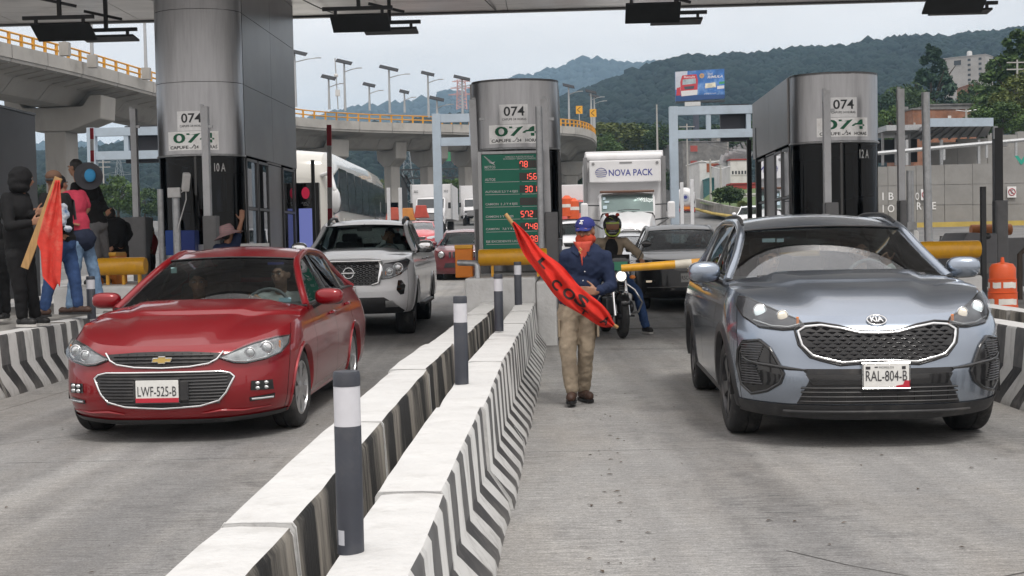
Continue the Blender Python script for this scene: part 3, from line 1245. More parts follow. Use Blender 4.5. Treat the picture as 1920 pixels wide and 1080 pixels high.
for el, ps in zip(M_STAIN.node_tree.nodes['Principled BSDF'].inputs['Base Color'].links[0].from_node.inputs['Fac'].links[0].from_node.color_ramp.elements, (.44, .56)): el.position = ps
for k in range(9):
 y = 1.6+2.0*k
 if y < 17.6:
  x = -.603+.0478*y + random.uniform(-.008, .008)
  jersey('concrete_barrier', x, y, 1.993, -math.atan(.0475)+random.uniform(-.006, .006), (M_WHITEC, M_SL, M_WHITEC, M_WHITEC),
      'barrier segment with slanting black stripes, %s of the walking man\'s row' % ['first', 'second nearest', 'third nearest', 'fourth nearest', 'fifth', 'sixth', 'seventh', 'farthest'][k], 'striped barriers beside the right lane', h=hb(y)+random.uniform(-.004, .004), tw=.235, bw=.536, slope=(hb(y+1)-hb(y-1))/2)
for k in range(9):
 y = 1.2+2.0*k
 if y < 18.4:
  x = -1.09+.049*y + random.uniform(-.012, .012)
  jersey('concrete_barrier', x, y, 1.993, -math.atan(.049)+random.uniform(-.006, .006), (M_WHITEC, M_STAIN, M_WHITEC, M_WHITEC),
      'barrier segment with stained grey inner face, %s of the red sedan\'s row' % ['first', 'second nearest', 'third nearest', 'fourth nearest', 'fifth', 'sixth', 'seventh', 'eighth', 'farthest'][k], 'plain barriers beside the left lane', h=hb(y)+random.uniform(-.006, .004), tw=.235, bw=.5, slope=(hb(y+1)-hb(y-1))/2)
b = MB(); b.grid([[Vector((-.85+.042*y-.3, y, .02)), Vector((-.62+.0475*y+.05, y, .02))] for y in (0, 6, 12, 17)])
b.build('gap_floor', mat('gap_floor_dark', (.05, .047, .042), rough=.9, var=.4, vscale=6), kind='structure')  # dark mottled brown sheet along the gap between the two barrier rows
# left island with people on it
for k in range(6):
 y = 9.2+2.0*k
 jersey('concrete_barrier', -5.17+.01*k, y, 1.985, R(-.4)+random.uniform(-.01, .01), (M_WHITEC, M_SR, M_WHITEC, M_CONC),
     'striped barrier under the protesters, %s of its row' % ['nearest', 'second', 'third', 'fourth', 'fifth', 'last'][k], 'striped barriers beside the left island', h=.6, tw=.22, bw=.5, hk=.28)
MB().bx(-7.6, -5.36, 8.2, 20.2, -.02, .585).build('island', M_CONC, kind='structure', bevel=.02)
# right hand double row
for k in range(8):
 y = 6.6+2.0*k
 xb = 4.22+.03*(y-9)
 jersey('concrete_barrier', xb, y, 1.985, R(-2.0)+random.uniform(-.01, .01), (M_WHITEC, M_WHITEC, M_SR, M_CONC),
     'striped barrier right of the blue grey SUV, %s of its row' % ['nearest', 'second', 'third', 'fourth', 'fifth', 'sixth', 'seventh', 'farthest'][k], 'striped barriers right of the right lane', h=.62, tw=.22, bw=.54, hk=.28)
 if k < 7:
  jersey('concrete_barrier', xb+.66, y+.7, 1.985, R(-2.0)+random.uniform(-.01, .01), (M_WHITEC, M_WHITEC, M_STAIN, M_CONC),
      'grey sided barrier segment of the back row by the orange drum, %s in line' % ['nearest', 'second', 'third', 'fourth', 'fifth', 'sixth', 'last'][k], 'grey barriers by the orange drum', h=.64, tw=.24)
MB().bx(5.2, 8.6, 10, 27, -.02, .40).build('island', M_CONC, kind='structure', bevel=.02)

rc = random.Random(4)
for x0, y0, dx, n in ((1.2, 5.6, .35, 9), (2.6, 12.6, .3, 7), (-2.2, 5.2, .30, 8), (-4.2, 9.0, .32, 7), (.9, 14.0, .3, 6)):
 P_ = [Vector((x0, y0, gz(y0)+.002))]
 for k in range(n): P_.append(P_[-1]+Vector((dx*rc.uniform(.4, 1.2), rc.uniform(-.35, .35), 0)))
 b = MB()
 for a_, c_ in zip(P_, P_[1:]):
  w_ = rc.uniform(.003, .007); b.add([a_+Vector((0, -w_, 0)), c_+Vector((0, -w_, 0)), c_+Vector((0, w_, 0)), a_+Vector((0, w_, 0))], [(0, 1, 2, 3)])
 b.build('crack', mat('crack_dark', (.07, .068, .065), rough=.95), road, kind='stuff')
# steel drain strip across the right lane
MB().bx(.95, 4.4, 19.05, 19.25, gz(19)+.0, gz(19)+.006).build('drain_strip', M_GROUND, road)

# ------------------------------------------------------------------ bollards
M_BOLL = mat('bollard_grey', (.038, .042, .055), rough=.45, var=.1, vscale=8, dirt=(.10, .10, .10), dscale=9, damt=.25)
M_BAND = mat('bollard_white_band', (.60, .60, .64), rough=.4, var=.04, vscale=20)
def bollard(px, py, Yd, r, h, label, rz=0, sticker=False):
 p = at(px, py, Yd)
 e = empty('bollard', p, rz, label, 'bollard', 'dark bollards with white bands')
 MB().lathe([(0, 0), (r, 0), (r, h*.70), (r*.97, h*.705)], n=28).build('post', M_BOLL, e, smooth=40)
 MB().lathe([(r*.985, h*.70), (r*.985, h*.925)], n=28).build('reflective_band', M_BAND, e, smooth=40)
 MB().lathe([(r*1.01, h*.92), (r*1.01, h*.985), (r*.93, h), (0, h)], n=28).build('cap', M_BOLL, e, smooth=40)
 if sticker:
  q = MB()
  for a in np.linspace(-2.35, -1.9, 4): pass
  rows = [[Vector((r*1.006*math.cos(a), r*1.006*math.sin(a), z)) for a in np.linspace(-2.5, -1.9, 6)] for z in (.03, .075)]
  q.grid(rows).build('sticker', mat('label_grey', (.45, .46, .5), rough=.5), e, fixn=False)
 return e
def yd_top(py, px, z=.59):
 hor = 453-(px-960)*.021
 return (1.4-z)*FPX/(py-hor)
for (px, py, top, w, lab, st) in ((658, 1037, 693, 51, 'nearest bollard, large and dark with white band, on the white barrier top', True),
          (866, 720, 555, 26, 'second bollard, at the middle of the striped barrier row', False),
          (936, 621, 514, 17, 'third bollard along the barriers, below the yellow tube', False),
          (972, 572, 491, 14, 'farthest bollard at the island end just left of the walking man', False)):
 Yd = yd_top(py, px, .475 if px < 700 else .565 if px < 900 else .595)
 m_ = mpp(Yd)
 bollard(px, py-w*.02, Yd, w*m_/2, (py-top)*m_, lab, sticker=st)
bollard(172, 598, yd_top(598, 172, .6), .05, .50, 'small bollard at the feet of the protesters on the left island')
pB = yd_top(560, 1852, .64)

# ------------------------------------------------------------------ islands, noses
M_YEL = mat('yellow_paint', (.72, .36, .012), rough=.4, var=.08, vscale=6, coat=.3, dirt=(.4, .2, .05), dscale=5, damt=.4)
M_ORG = mat('orange_paint', (.72, .22, .02), rough=.5, var=.1, vscale=5)
M_ALU = mat('brushed_aluminium', (.36, .365, .37), rough=.38, metal=.85, var=.08, vscale=4, stretch=(8, 8, .6))
M_GALV = mat('galvanised', (.42, .43, .44), rough=.45, metal=.7, var=.15, vscale=12)
M_POST = mat('grey_post_paint', (.64, .65, .67), rough=.5, var=.08, vscale=3, dirt=(.25, .25, .24), dscale=6, damt=.3)
M_BOXG = mat('grey_box_paint', (.20, .20, .205), rough=.55, var=.1, vscale=3, dirt=(.1, .1, .1), dscale=4, damt=.3)
M_POSTD = mat('dark_post_paint', (.035, .037, .04), rough=.5, var=.15, vscale=4)
for cx, hw in ((.10, .62), (-5.0, .72), (5.22, .72)):
 b = MB()
 b.prism([(cx-hw+SH*18, 19.3), (cx+hw+SH*18-.8*0, 19.3), (cx+hw+SH*27-.4, 27), (cx-hw+SH*27-.4, 27)] if 0 else [(cx-hw, 19.3), (cx+hw, 19.3), (cx+hw+.35, 27), (cx-hw+.35, 27)], -.02, .95, plane='XY')
 b.build('island', M_CONC, kind='structure')
def nose(cx, hw, y0, y1, h, label, lean=.0):
 e = empty('island_nose', (cx, y0, 0), R(-2.5), label, 'concrete block', 'white concrete island noses')
 MB().bx(-hw, hw*.55, 0, y1-y0, 0, h).build('block', M_WHITEC, e, bevel=.03)
 MB().bx(hw*.56, hw, -.02, y1-y0, 0, h*.94).build('block', M_WHITEC, e, bevel=.03)
 return e
nose(-.02, .61, 16.75, 19.2, .94, 'white painted concrete block at the head of the middle booth island')
nose(-5.35, .70, 16.6, 19.2, .94, 'white painted block on the left island behind the protesters')
nose(5.45, .72, 16.6, 19.2, .90, 'white block at the head of the right booth island behind the SUV')

def crash_tube(x, y, z, ln, r, m, label, housing=None, legs=3, rz=R(-2)):
 e = empty('impact_tube', (x, y, z), rz, label, 'crash tube', 'painted crash tubes on the island noses')
 b = MB(); b.lathe([(0, -ln/2), (r*.9, -ln/2), (r, -ln/2+.02), (r, ln/2-.02), (r*.9, ln/2), (0, ln/2)], axis='X', n=24)
 b.build('tube', m, e, smooth=40)
 for k in range(legs):
  xx = -ln/2+ln*(k+.6)/legs
  MB().bx(xx-.018, xx+.018, -.03, .03, -z+.93, -r*.8).build('leg', m, e)
 return e
crash_tube(.02, 17.35, 1.205, .94, .115, M_YEL, 'yellow horizontal tube under the green price board')
crash_tube(-5.33, 17.3, 1.19, .66, .12, M_YEL, 'yellow horizontal tube behind the protesters on the left island', legs=3)
crash_tube(6.0, 17.3, 1.18, .80, .12, M_YEL, 'yellow horizontal tube right of booth 12 A behind the SUV roof')
M_BRN = mat('faded_brown_orange', (.28, .09, .02), rough=.6, var=.2, vscale=5)
p = at(1858, 431, 27)
crash_tube(p.x, 27, p.z, .85, .12, M_BRN, 'faded brown tube among the grey blocks at the far right', legs=2)
for cx, cy, lab in ((-.66, 17.5, 'orange boom housing left of the yellow tube'), (-5.62, 17.6, 'orange boom housing on the left island')):
 e = empty('boom_housing', (cx, cy, .93), 0, lab, 'boom housing', 'orange boom housings')
 MB().bx(-.12, .12, 0, .5, 0, .44).build('cabinet', M_ORG, e, bevel=.015)
 MB().bx(-.125, .125, -.02, .45, .40, .455).build('lid', M_YEL, e, bevel=.01)
# the bent steel pipe
e = empty('bent_pipe', at(895, 495, 16.9), 0, 'bent steel drain pipe hooked at the corner of the middle island', 'pipe')
MB().tube([(-.26, .15, .02), (-.02, .03, .01), (0, 0, -.03), (0, -.02, -.36)], .04, 12).build('pipe', M_GALV, e, smooth=60)
MB().lathe([(.041, -.362), (.034, -.362), (.034, -.30)], n=14).build('pipe_mouth', M_UNDER, e)

def post(px, ytop, Yd, wpx, label, ybot=None, m=M_POST, rnd=False, box=None, z0=.9, lean=0.0, name='steel_post', cat='post', group='posts around the toll booths', hook=True):
 p = at(px, ytop, Yd)
 x, z = p.x, p.z
 zb = at(px, ybot, Yd).z if ybot else z0
 w = wpx*mpp(Yd)
 e = empty(name, (x, Yd, zb), R(-2), label, cat, group)
 b = MB()
 if rnd: b.tube([(0, 0, 0), (lean, 0, z-zb)], w/2, 16)
 else: b.bar((0, 0, 0), (lean, 0, z-zb), w, w*1.1, up=(0, 1, 0))
 b.build('shaft', m, e, smooth=40 if rnd else None, bevel=0 if rnd else w*.06)
 if hook and not rnd:
  b = MB(); b.box((-w*.35, -w*.3, z-zb-.08), (w*.5, w*.4, .22)); b.box((w*.75, -w*.3, z-zb-.30), (w*.7, w*.3, .05))
  b.build('bracket', M_GALV, e, bevel=.004)
 if box:
  bw, bt = box
  zt2 = at(px, bt, Yd).z
  q = MB(); q.bx(-w*.5, bw*mpp(Yd)-w*.5, -.12, .10, 0, zt2-zb); q.build('cabinet', M_BOXG, e, bevel=.01)
  q = MB(); q.bx(-w*.5+.02, bw*mpp(Yd)-w*.5-.02, -.128, -.121, .06, zt2-zb-.05); q.build('cabinet_door', M_BOXG, e, bevel=.004)
 return e
post(250, 204, 21.0, 11, 'grey square post behind the protesters left of booth 10 A', box=(26, 407))
post(384, 200, 19.0, 13, 'grey square post in front of the curved glass of booth 10 A', box=(25, 405))
post(893, 187, 19.4, 13, 'grey square post along the left edge of the price board', box=(26, 393), lean=-.06)
post(1024, 186, 19.0, 13, 'grey square post at the right edge of the price board', box=(24, 398), lean=-.03)
post(1549, 170, 19.0, 13, 'grey square post in front of booth 12 A', box=(24, 380))
post(1688, 167, 19.6, 12, 'grey square post just right of booth 12 A', box=(22, 376))
post(1739, 173, 18.0, 15, 'tall round steel post right of booth 12 A', rnd=True, m=M_GALV, lean=-.03)
post(1010, 200, 18.2, 13, 'round steel post overlapping the 074 sign of the middle booth', rnd=True, m=M_GALV)
e1 = post(1706, 320, 18.4, 13, 'short round steel stub with clamp beside booth 12 A', rnd=True, m=M_GALV)
MB().box((0, -.07, .62), (.14, .04, .12)).build('clamp', M_GALV, e1, bevel=.005)
post(300, 355, 18.2, 11, 'plain round steel stub left of booth 10 A', rnd=True, m=M_GALV)
e1 = post(329, 353, 17.8, 14, 'round steel stub with white camera in front of booth 10 A', rnd=True, m=M_GALV)
zz = 1.30
MB().box((0, -.07, zz), (.18, .05, .14)).build('clamp', M_WHITEC, e1, bevel=.01)
b = MB(); b.tube([(.1, -.08, zz), (.17, -.08, zz+.03), (.17, -.08, zz-.10), (.1, -.06, zz-.3), (.02, -.06, zz-.55)], .008, 6); b.build('cable', M_WHITEC, e1)
b = MB(); b.bar((.16, -.08, zz+.02), (.22, -.18, zz+.26), .10, .08); b.build('camera', M_WHITEC, e1, bevel=.015)
post(1870, 240, 22, 15, 'dark square post at the far right above the orange drum', m=M_POSTD, box=(22, 376), z0=.4)
e1 = post(1843, 350, 19, 9, 'thin dark post with a small siren by the orange drum', m=M_POSTD, z0=.4, hook=False)
MB().ball((.06, 0, .95), (.06, .05, .05), 12).build('siren', M_POSTD, e1, smooth=60)
post(586, 300, 23.5, 6, 'thin dark post right of booth 10 A', m=M_POSTD, hook=False)
post(1420, 240, 24.0, 8, 'dark post at the left side wall of booth 12 A', m=M_POSTD, hook=False, z0=.2)
post(1404, 262, 25.0, 8, 'dark lamp post left of booth 12 A', m=M_POSTD, hook=False, z0=.2)
for px, yt, Yd, lab in ((728, 352, 34, 'thin white square post in front of the small box truck, left one'), (750, 352, 34, 'thin white square post in front of the small box truck, right one'),
       (1278, 342, 36, 'thin pale post in front of the tanker, left one'), (1297, 336, 36, 'thin pale post in front of the tanker, right one')):
 post(px, yt, Yd, 6, lab, z0=gz(Yd), hook=False)
M_RED = mat('boom_red', (.35, .01, .025), rough=.5, var=.1, vscale=5)
def striped_boom(px, y0, y1, Yd, w, label):
 a, c = at(px, y0, Yd), at(px+2, y1, Yd)
 e = empty('raised_boom', c, 0, label, 'boom', 'raised red and white booms')
 n = 5
 for k in range(n):
  p0 = (c-c).lerp(a-c, k/n); p1 = (c-c).lerp(a-c, (k+1)/n)
  MB().bar(p0, p1, w, w*.5, up=(0, 1, 0)).build('boom_section', M_RED if k % 2 == 0 else M_WHITEC, e)
striped_boom(617, 234, 430, 25, .09, 'raised red and white boom in front of the coach')
striped_boom(172, 240, 345, 27, .07, 'raised red and white boom behind the protesters')

# the yellow boom across the right lane
e = empty('boom', at(1165, 503, 15.4), 0, 'yellow boom with worn white middle lowered across the right lane', 'boom')
a = Vector((0, 0, 0)); c = at(1420, 485, 15.2)-at(1165, 503, 15.4)
MB().tube([a, c*.40], [.044, .052], 16).build('boom_section', M_YEL, e, smooth=50)
MB().tube([c*.40, c*.52], [.052, .053], 16).build('boom_section', mat('worn_white', (.62, .58, .50), rough=.6, var=.15, vscale=8), e, smooth=50)
MB().tube([c*.52, c*.60], [.053, .053], 16).build('boom_section', mat('worn_orange', (.6, .30, .06), rough=.6, var=.15, vscale=8), e, smooth=50)
MB().tube([c*.60, c*1.5], [.053, .055], 16).build('boom_section', M_YEL, e, smooth=50)

# ------------------------------------------------------------------ toll booths
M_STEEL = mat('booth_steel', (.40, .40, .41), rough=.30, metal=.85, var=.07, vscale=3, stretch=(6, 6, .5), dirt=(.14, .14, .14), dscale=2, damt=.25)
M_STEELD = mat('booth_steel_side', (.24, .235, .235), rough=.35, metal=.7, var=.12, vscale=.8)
M_BGLASS = glass('booth_glass', (.04, .044, .055), .008, blend=.2)
M_PANEG = glass('booth_clear_pane', (.45, .5, .55), .12)
M_FRAME = mat('booth_frame', (.13, .13, .132), rough=.4, metal=.6)
M_SIGNW = mat('sign_film', (.68, .68, .68), metal=.6, rough=.3, var=.08, vscale=12)
M_SIGNW2 = mat('sign_white', (.85, .85, .84), metal=.5, rough=.3, var=.06, vscale=12, dirt=(.4, .36, .3), dscale=4, damt=.4)
M_TGREEN = mat('print_green', (.01, .17, .08), rough=.5)
M_TDARK = mat('print_dark', (.035, .04, .045), rough=.5)
M_TWHITE = mat('print_white', (.72, .72, .72), rough=.5)
HW, DEP, LEN = .70, .48, 3.9
def booth(cx, y0, num, ztop, label, side=1, zg=1.46, zb=2.90, dx=0.0):
 root = empty('toll_booth', (cx, y0, .0), R(-2.6), label, 'toll booth', 'steel toll booths')
 def arc(a, z, o=0.0):   # a -1..1 across the curved nose
  th = a*PI/2
  return Vector(((HW+o)*math.sin(th), DEP*(1-math.cos(th)) - o*math.cos(th), z))
 def onarc(a, z, o):
  # a in metres across
  th = a/HW/1.10
  return Vector(((HW+o)*math.sin(th), DEP*(1-math.cos(th))-o*math.cos(th), z))
 aa = np.linspace(-1, 1, 25)
 # curved steel panels
 zs = [zb]
 while zs[-1]+1.14 < ztop-.3: zs.append(zs[-1]+1.14)
 zs.append(ztop)
 for z0, z1 in zip(zs, zs[1:]):
  MB().grid([[arc(a, z) for a in aa] for z in (z0+.004, z1-.004)]).build('curved_panel', M_STEEL, root, smooth=80, fixn=False)
 for sx in (1, -1):
  x = sx*HW
  n = 2
  for z0, z1 in zip(zs, zs[1:]):
   for k in range(n):
    ya, yb = DEP+.03+(LEN-.03)*k/n, DEP+.03+(LEN-.03)*(k+1)/n
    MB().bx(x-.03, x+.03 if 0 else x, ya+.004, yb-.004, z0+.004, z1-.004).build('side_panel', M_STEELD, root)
  MB().bx(x-.04*sx-.02, x-.04*sx+.02, DEP-.02, DEP+.04, .9, ztop).build('corner_post', M_FRAME, root)
 MB().prism([(p.x, p.y) for p in [arc(a, 0) for a in aa]]+[(HW, DEP+LEN), (-HW, DEP+LEN)], ztop-.02, ztop+.015, plane='XY').build('roof_cap', M_FRAME, root)
 # soffit and floor close the cabin
 q = [(p.x*.98, p.y+.01) for p in [arc(a, 0) for a in aa]]+[(HW-.02, DEP+LEN-.05), (-HW+.02, DEP+LEN-.05)]
 MB().prism(q, zb-.05, zb-.03, plane='XY').build('ceiling', M_DARK, root)
 MB().prism(q, .93, .96, plane='XY').build('floor', M_DARK, root)
 MB().bx(-HW+.01, HW-.01, DEP+LEN-.06, DEP+LEN-.02, .9, ztop-.03).build('back_wall', M_DARK, root)
 # glass nose, lower apron, light trim
 MB().grid([[arc(a, z, -.012) for a in aa] for z in (zg, zb)]).build('curved_glass', M_BGLASS, root, smooth=80, fixn=False)
 MB().grid([[arc(a, z, .0) for a in aa] for z in (.93, zg-.04)]).build('apron', M_STEEL, root, smooth=80, fixn=False)
 for z in (zb-.015, zg-.02):
  b = MB(); b.tube([arc(a, z, .006) for a in aa], .018, 6); b.build('trim', M_GALV, root, smooth=60)
 for a in (-.98, .02, .98):
  MB().bar(arc(a, zg, -.02), arc(a, zb, -.02), .035, .02).build('mullion', M_GBLK, root)
 # side windows and doors
 for sx in (1, -1):
  x = sx*(HW-.012)
  spans = [(DEP+.08, DEP+.75), (DEP+.85, DEP+1.55), (DEP+2.7, DEP+3.6)]
  for k, (ya, yb) in enumerate(spans):
   zm = zb-.85
   for z0, z1 in ((zg-.1, zm-.03), (zm+.03, zb-.08)):
    pn = MB(); pn.grid([[Vector((x, ya, z0)), Vector((x, yb, z0))], [Vector((x, ya, z1)), Vector((x, yb, z1))]])
    pn.build('window', M_PANEG, root, fixn=False)
   f = MB()
   for yy in (ya, yb): f.bx(x-.02, x+.022, yy-.02, yy+.02, zg-.12, zb-.06)
   for z_ in (zg-.12, zm, zb-.06): f.bx(x-.02, x+.020, ya+.02, yb-.02, z_-.02, z_+.02)
   f.build('window_frame', M_FRAME, root)
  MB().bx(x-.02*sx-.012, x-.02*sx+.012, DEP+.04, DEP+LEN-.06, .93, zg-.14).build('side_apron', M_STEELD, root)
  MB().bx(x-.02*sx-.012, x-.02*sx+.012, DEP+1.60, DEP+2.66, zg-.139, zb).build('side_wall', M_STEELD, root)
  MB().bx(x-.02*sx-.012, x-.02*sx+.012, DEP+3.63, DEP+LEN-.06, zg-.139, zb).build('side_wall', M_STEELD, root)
 # shapes seen dimly through the glass
 MB().bx(-.45, .30, .95, 1.35, .96, 1.75).build('counter', mat('counter_grey', (.12, .12, .13), rough=.6), root, bevel=.02)
 MB().bx(.12, .38, .7, .8, 1.65, 2.0).build('monitor', M_DARK, root, bevel=.01)
 MB().bx(-.62, -.56, .5, 1.2, 1.4, 2.8).build('curtain', mat('curtain_grey', (.10, .10, .11), rough=.9), root)
 # signs
 def film(x0, x1, z0, z1, m, name, o=.004):
  return MB().grid([[onarc(a, z, o) for a in np.linspace(x0, x1, 9)] for z in (z0, z1)]).build(name, m, root, smooth=80, fixn=False)
 f1 = film(dx-.26, dx+.24, 3.27, 3.58, M_SIGNW, 'phone_sign')
 text_on('sign_text', '074', M_TDARK, lambda a, c: onarc(dx+a, 3.47+c, .007), f1, width=.36, height=.15, size=1, bold=.014)
 text_on('sign_text', 'CAPUFE 24 HORAS', M_TDARK, lambda a, c: onarc(dx+a, 3.345+c, .007), f1, width=.42, height=.034, bold=.01)
 f2 = film(dx-.47, dx+.47, 2.965, 3.262, M_SIGNW2, 'phone_sign', .006)
 text_on('sign_text', '074', M_TGREEN, lambda a, c: onarc(dx+.02+a, 3.155+c, .009), f2, width=.74, height=.155, size=1, bold=.018)
 text_on('sign_text', 'CAPUFE', M_TDARK, lambda a, c: onarc(dx-.24+a, 3.012+c, .009), f2, width=.36, height=.050, bold=.02)
 text_on('sign_text', '24   HORAS', M_TDARK, lambda a, c: onarc(dx+.24+a, 3.012+c, .009), f2, width=.40, height=.050, bold=.02)
 b = MB(); b.add([onarc(dx-.44, 3.048, .009), onarc(dx+.44, 3.048, .009), onarc(dx+.44, 3.054, .009), onarc(dx-.44, 3.054, .009)], [(0, 1, 2, 3)])
 b.build('sign_rule', M_TDARK, f2, fixn=False)
 b = MB(); b.tube([onarc(dx-.035, 3.0, .010), onarc(dx-.005, 2.995, .012), onarc(dx+.03, 3.03, .012), onarc(dx+.045, 3.055, .012)], [.013, .007, .007, .013], 6, flat=.5)
 b.build('handset_mark', M_TDARK, f2)
 if num:
  text_on('booth_number', num, M_TWHITE, lambda a, c: onarc(.46+a, zb-.21+c, .006), root, width=.21, height=.135, size=1, bold=.015)
 return root
b10 = booth(-4.98, 20.0, '10 A', 6.0, 'tall booth numbered 10 A whose steel column reaches the canopy', dx=-.02)
b11 = booth(.09, 20.0, None, 3.97, 'middle booth with steel drum top behind the green price board', dx=.0)
b12 = booth(5.22, 20.0, '12 A', 3.97, 'booth numbered 12 A with clerk at its side window, right of centre', dx=.07)
e = empty('toll_booth', (-9.72, 20.2, 0), R(-2), 'plain grey booth corner cut by the left edge of the photo', 'toll booth', 'steel toll booths')
MB().bx(-.9, .9, 0, 3.2, .6, 3.92).build('wall', mat('booth_grey_plain', (.10, .10, .108), rough=.5, metal=.3, var=.12, vscale=.8), e, bevel=.01)
MB().bx(-.92, .92, -.02, 3.2, 3.92, 3.96).build('roof_cap', M_FRAME, e)

# ------------------------------------------------------------------ price board
pb = empty('price_board', (.015, 18.9, 1.15), R(-1.4), 'green toll price board with red digits in front of the middle booth', 'price board')
BW, BH = .94, 1.62
M_BGREEN = mat('board_green', (.008, .20, .125), rough=.5, var=.06, vscale=3)
MB().bx(-BW/2+.04, BW/2-.06, 0, .06, 0, BH-.05).build('panel', M_BGREEN, pb)
b = MB(); b.bx(-BW/2-.02, -BW/2+.038, -.02, .10, 0, BH); b.build('frame', M_ALU, pb, bevel=.006)
b = MB(); b.bx(BW/2-.058, BW/2+.02, -.02, .10, 0, BH); b.build('frame', M_ALU, pb, bevel=.006)
b = MB(); b.bx(-BW/2+.039, BW/2-.059, -.02, .10, BH-.048, BH); b.build('frame', M_ALU, pb, bevel=.006)
pf_ = plane_fn((0, -.004, 0), (1, 0, 0), (0, 0, 1))
rows_t = ['MOTOS', 'AUTOS', 'AUTOBUS 2,3 Y 4 EJES', 'CAMION  2 ,3 Y 4 EJES', 'CAMION 5 Y 6 EJES', 'CAMION   7,8 Y 9 EJES', 'EJE EXCEDENTE LIGERO', 'EJE EXCEDENTE CARGA']
digs = ['78  ', ' 156', ' 301', '    ', '572 ', ' 748', '  78', ' 390']
SEG = {'0': 'abcdef', '1': 'bc', '2': 'abged', '3': 'abgcd', '4': 'fgbc', '5': 'afgcd', '6': 'afgedc', '7': 'abcf', '8': 'abcdefg', '9': 'abcdfg', ' ': ''}
M_LEDN = mat('led_on', (.8, .1, .08), emit=(1.0, .12, .08), estr=1.3)
M_LEDF = mat('led_off', (.10, .055, .055), rough=.6)
M_DISP = mat('display_dark', (.05, .07, .06), rough=.35)
text_on('heading', 'CAMINOS Y PUENTES FEDERALES\nDE INGRESOS Y SERVICIOS CONEXOS', M_TWHITE, lambda a, c: pf_(.135+a, BH-.105+c), pb, width=.48, height=.052, bold=.01)
b = MB()
for k in range(7):
 x0, z0 = -BW/2+.075+.012*k, BH-.075-.014*k
 b.add([Vector((x0, -.004, z0)), Vector((x0+.11-.004*k, -.004, z0-.085+.006*k)), Vector((x0+.115-.004*k, -.004, z0-.078+.006*k)), Vector((x0+.008, -.004, z0+.006))], [(0, 1, 2, 3)])
b.add([Vector((-BW/2+.15, -.0045, BH-.17)), Vector((-BW/2+.21, -.0045, BH-.195)), Vector((-BW/2+.245, -.0045, BH-.155)), Vector((-BW/2+.2, -.0045, BH-.165))], [(0, 1, 2, 3)])
b.build('eagle_mark', M_TWHITE, pb, fixn=False)
for k, (tx, dg) in enumerate(zip(rows_t, digs)):
 zb_ = BH-.245-.1855*k
 wd = [.16, .155, .49, .48, .415, .49, .57, .545][k]
 text_on('fare_text', tx, M_TWHITE, lambda a, c: pf_(-BW/2+.085+wd/2+a, zb_+.008+c), pb, width=wd, height=.042, bold=.018)
 b = MB(); b.add([pf_(-BW/2+.085, zb_-.034), pf_(.13, zb_-.034), pf_(.13, zb_-.028), pf_(-BW/2+.085, zb_-.028)], [(0, 1, 2, 3)])
 b.add([pf_(.165, zb_-.034), pf_(.40, zb_-.034), pf_(.40, zb_-.028), pf_(.165, zb_-.028)], [(0, 1, 2, 3)])
 b.build('fare_rule', M_TWHITE, pb, fixn=False)
 dz = zb_+.042
 d0 = MB().bx(.130, .398, -.004, .004, dz-.055, dz+.058).build('display', M_DISP, pb)
 for j, ch in enumerate(dg):
  on, off = MB(), MB()
  cx, w, h = .165+.066*j, .021, .042
  segs = {'a': (0, h, 1), 'g': (0, 0, 1), 'd': (0, -h, 1), 'b': (w, h/2, 0), 'c': (w, -h/2, 0), 'f': (-w, h/2, 0), 'e': (-w, -h/2, 0)}
  for s_, (sx, sz, hz) in segs.items():
   q = on if s_ in SEG[ch] else off
   q.box((cx+sx, -.006, dz+sz), (w*1.6, .003, .009) if hz else (.009, .003, h*.8))
  if on.v: on.build('digit', M_LEDN, d0)
  if off.v: off.build('digit_unlit', M_LEDF, d0)

# blue screen right of booth 10 A
e = empty('information_screen', at(576, 470, 24.6), R(-2), 'dark totem with pale blue screen and red emblem right of booth 10 A', 'screen')
MB().bx(-.26, .26, 0, .12, -1.0, 1.32).build('case', M_GBLK, e, bevel=.01)
MB().bx(-.14, .13, -.012, -.001, .05, .82).build('display', mat('screen_blue', (.2, .2, .5), emit=(.21, .25, .62), estr=.5), e)
b = MB(); b.lathe([(0, -.012), (.10, -.012)], axis='Y', n=20); q = MB(); q.add([(v[0]*.8, v[1], v[2]*1.15+1.12) for v in b.v], b.f)
q.build('emblem', mat('screen_red', (.6, .02, .06), emit=(.6, .03, .08), estr=.4), e, fixn=False)
text_on('screen_text', 'A UN. TE\nHACE', M_TWHITE, lambda a, c: Vector((a, -.013, .91+c)), e, width=.16, height=.08, bold=.01)

# blue bin and low things round booth 10 A
e = empty('blue_bin', at(338, 466, 19.2), R(4), 'blue box standing against the front of booth 10 A', 'bin')
MB().bx(-.22, .0, 0, .4, -.1, .28).build('bin_body', mat('bin_blue', (.015, .07, .33), rough=.5), e, bevel=.015)
MB().bx(.003, .22, .02, .4, -.1, .275).build('bin_body', mat('bin_blue2', (.02, .05, .26), rough=.5), e, bevel=.015)
e = empty('cabinet', at(232, 470, 21), R(-2), 'low grey cabinet beside the post behind the protesters', 'cabinet')
MB().bx(-.15, .35, 0, .5, -.3, .55).build('case', M_BOXG, e, bevel=.01)
MB().bx(-.1, .3, -.01, 0, -.2, .45).build('door', M_BOXG, e, bevel=.006)
e = empty('sign_plate', at(393, 468, 19.0), R(-2), 'white plate with dark edge on the front of booth 10 A', 'plate')
MB().bx(-.3, .8, .45, .47, -.1, .08).build('plate', M_SIGNW2, e)

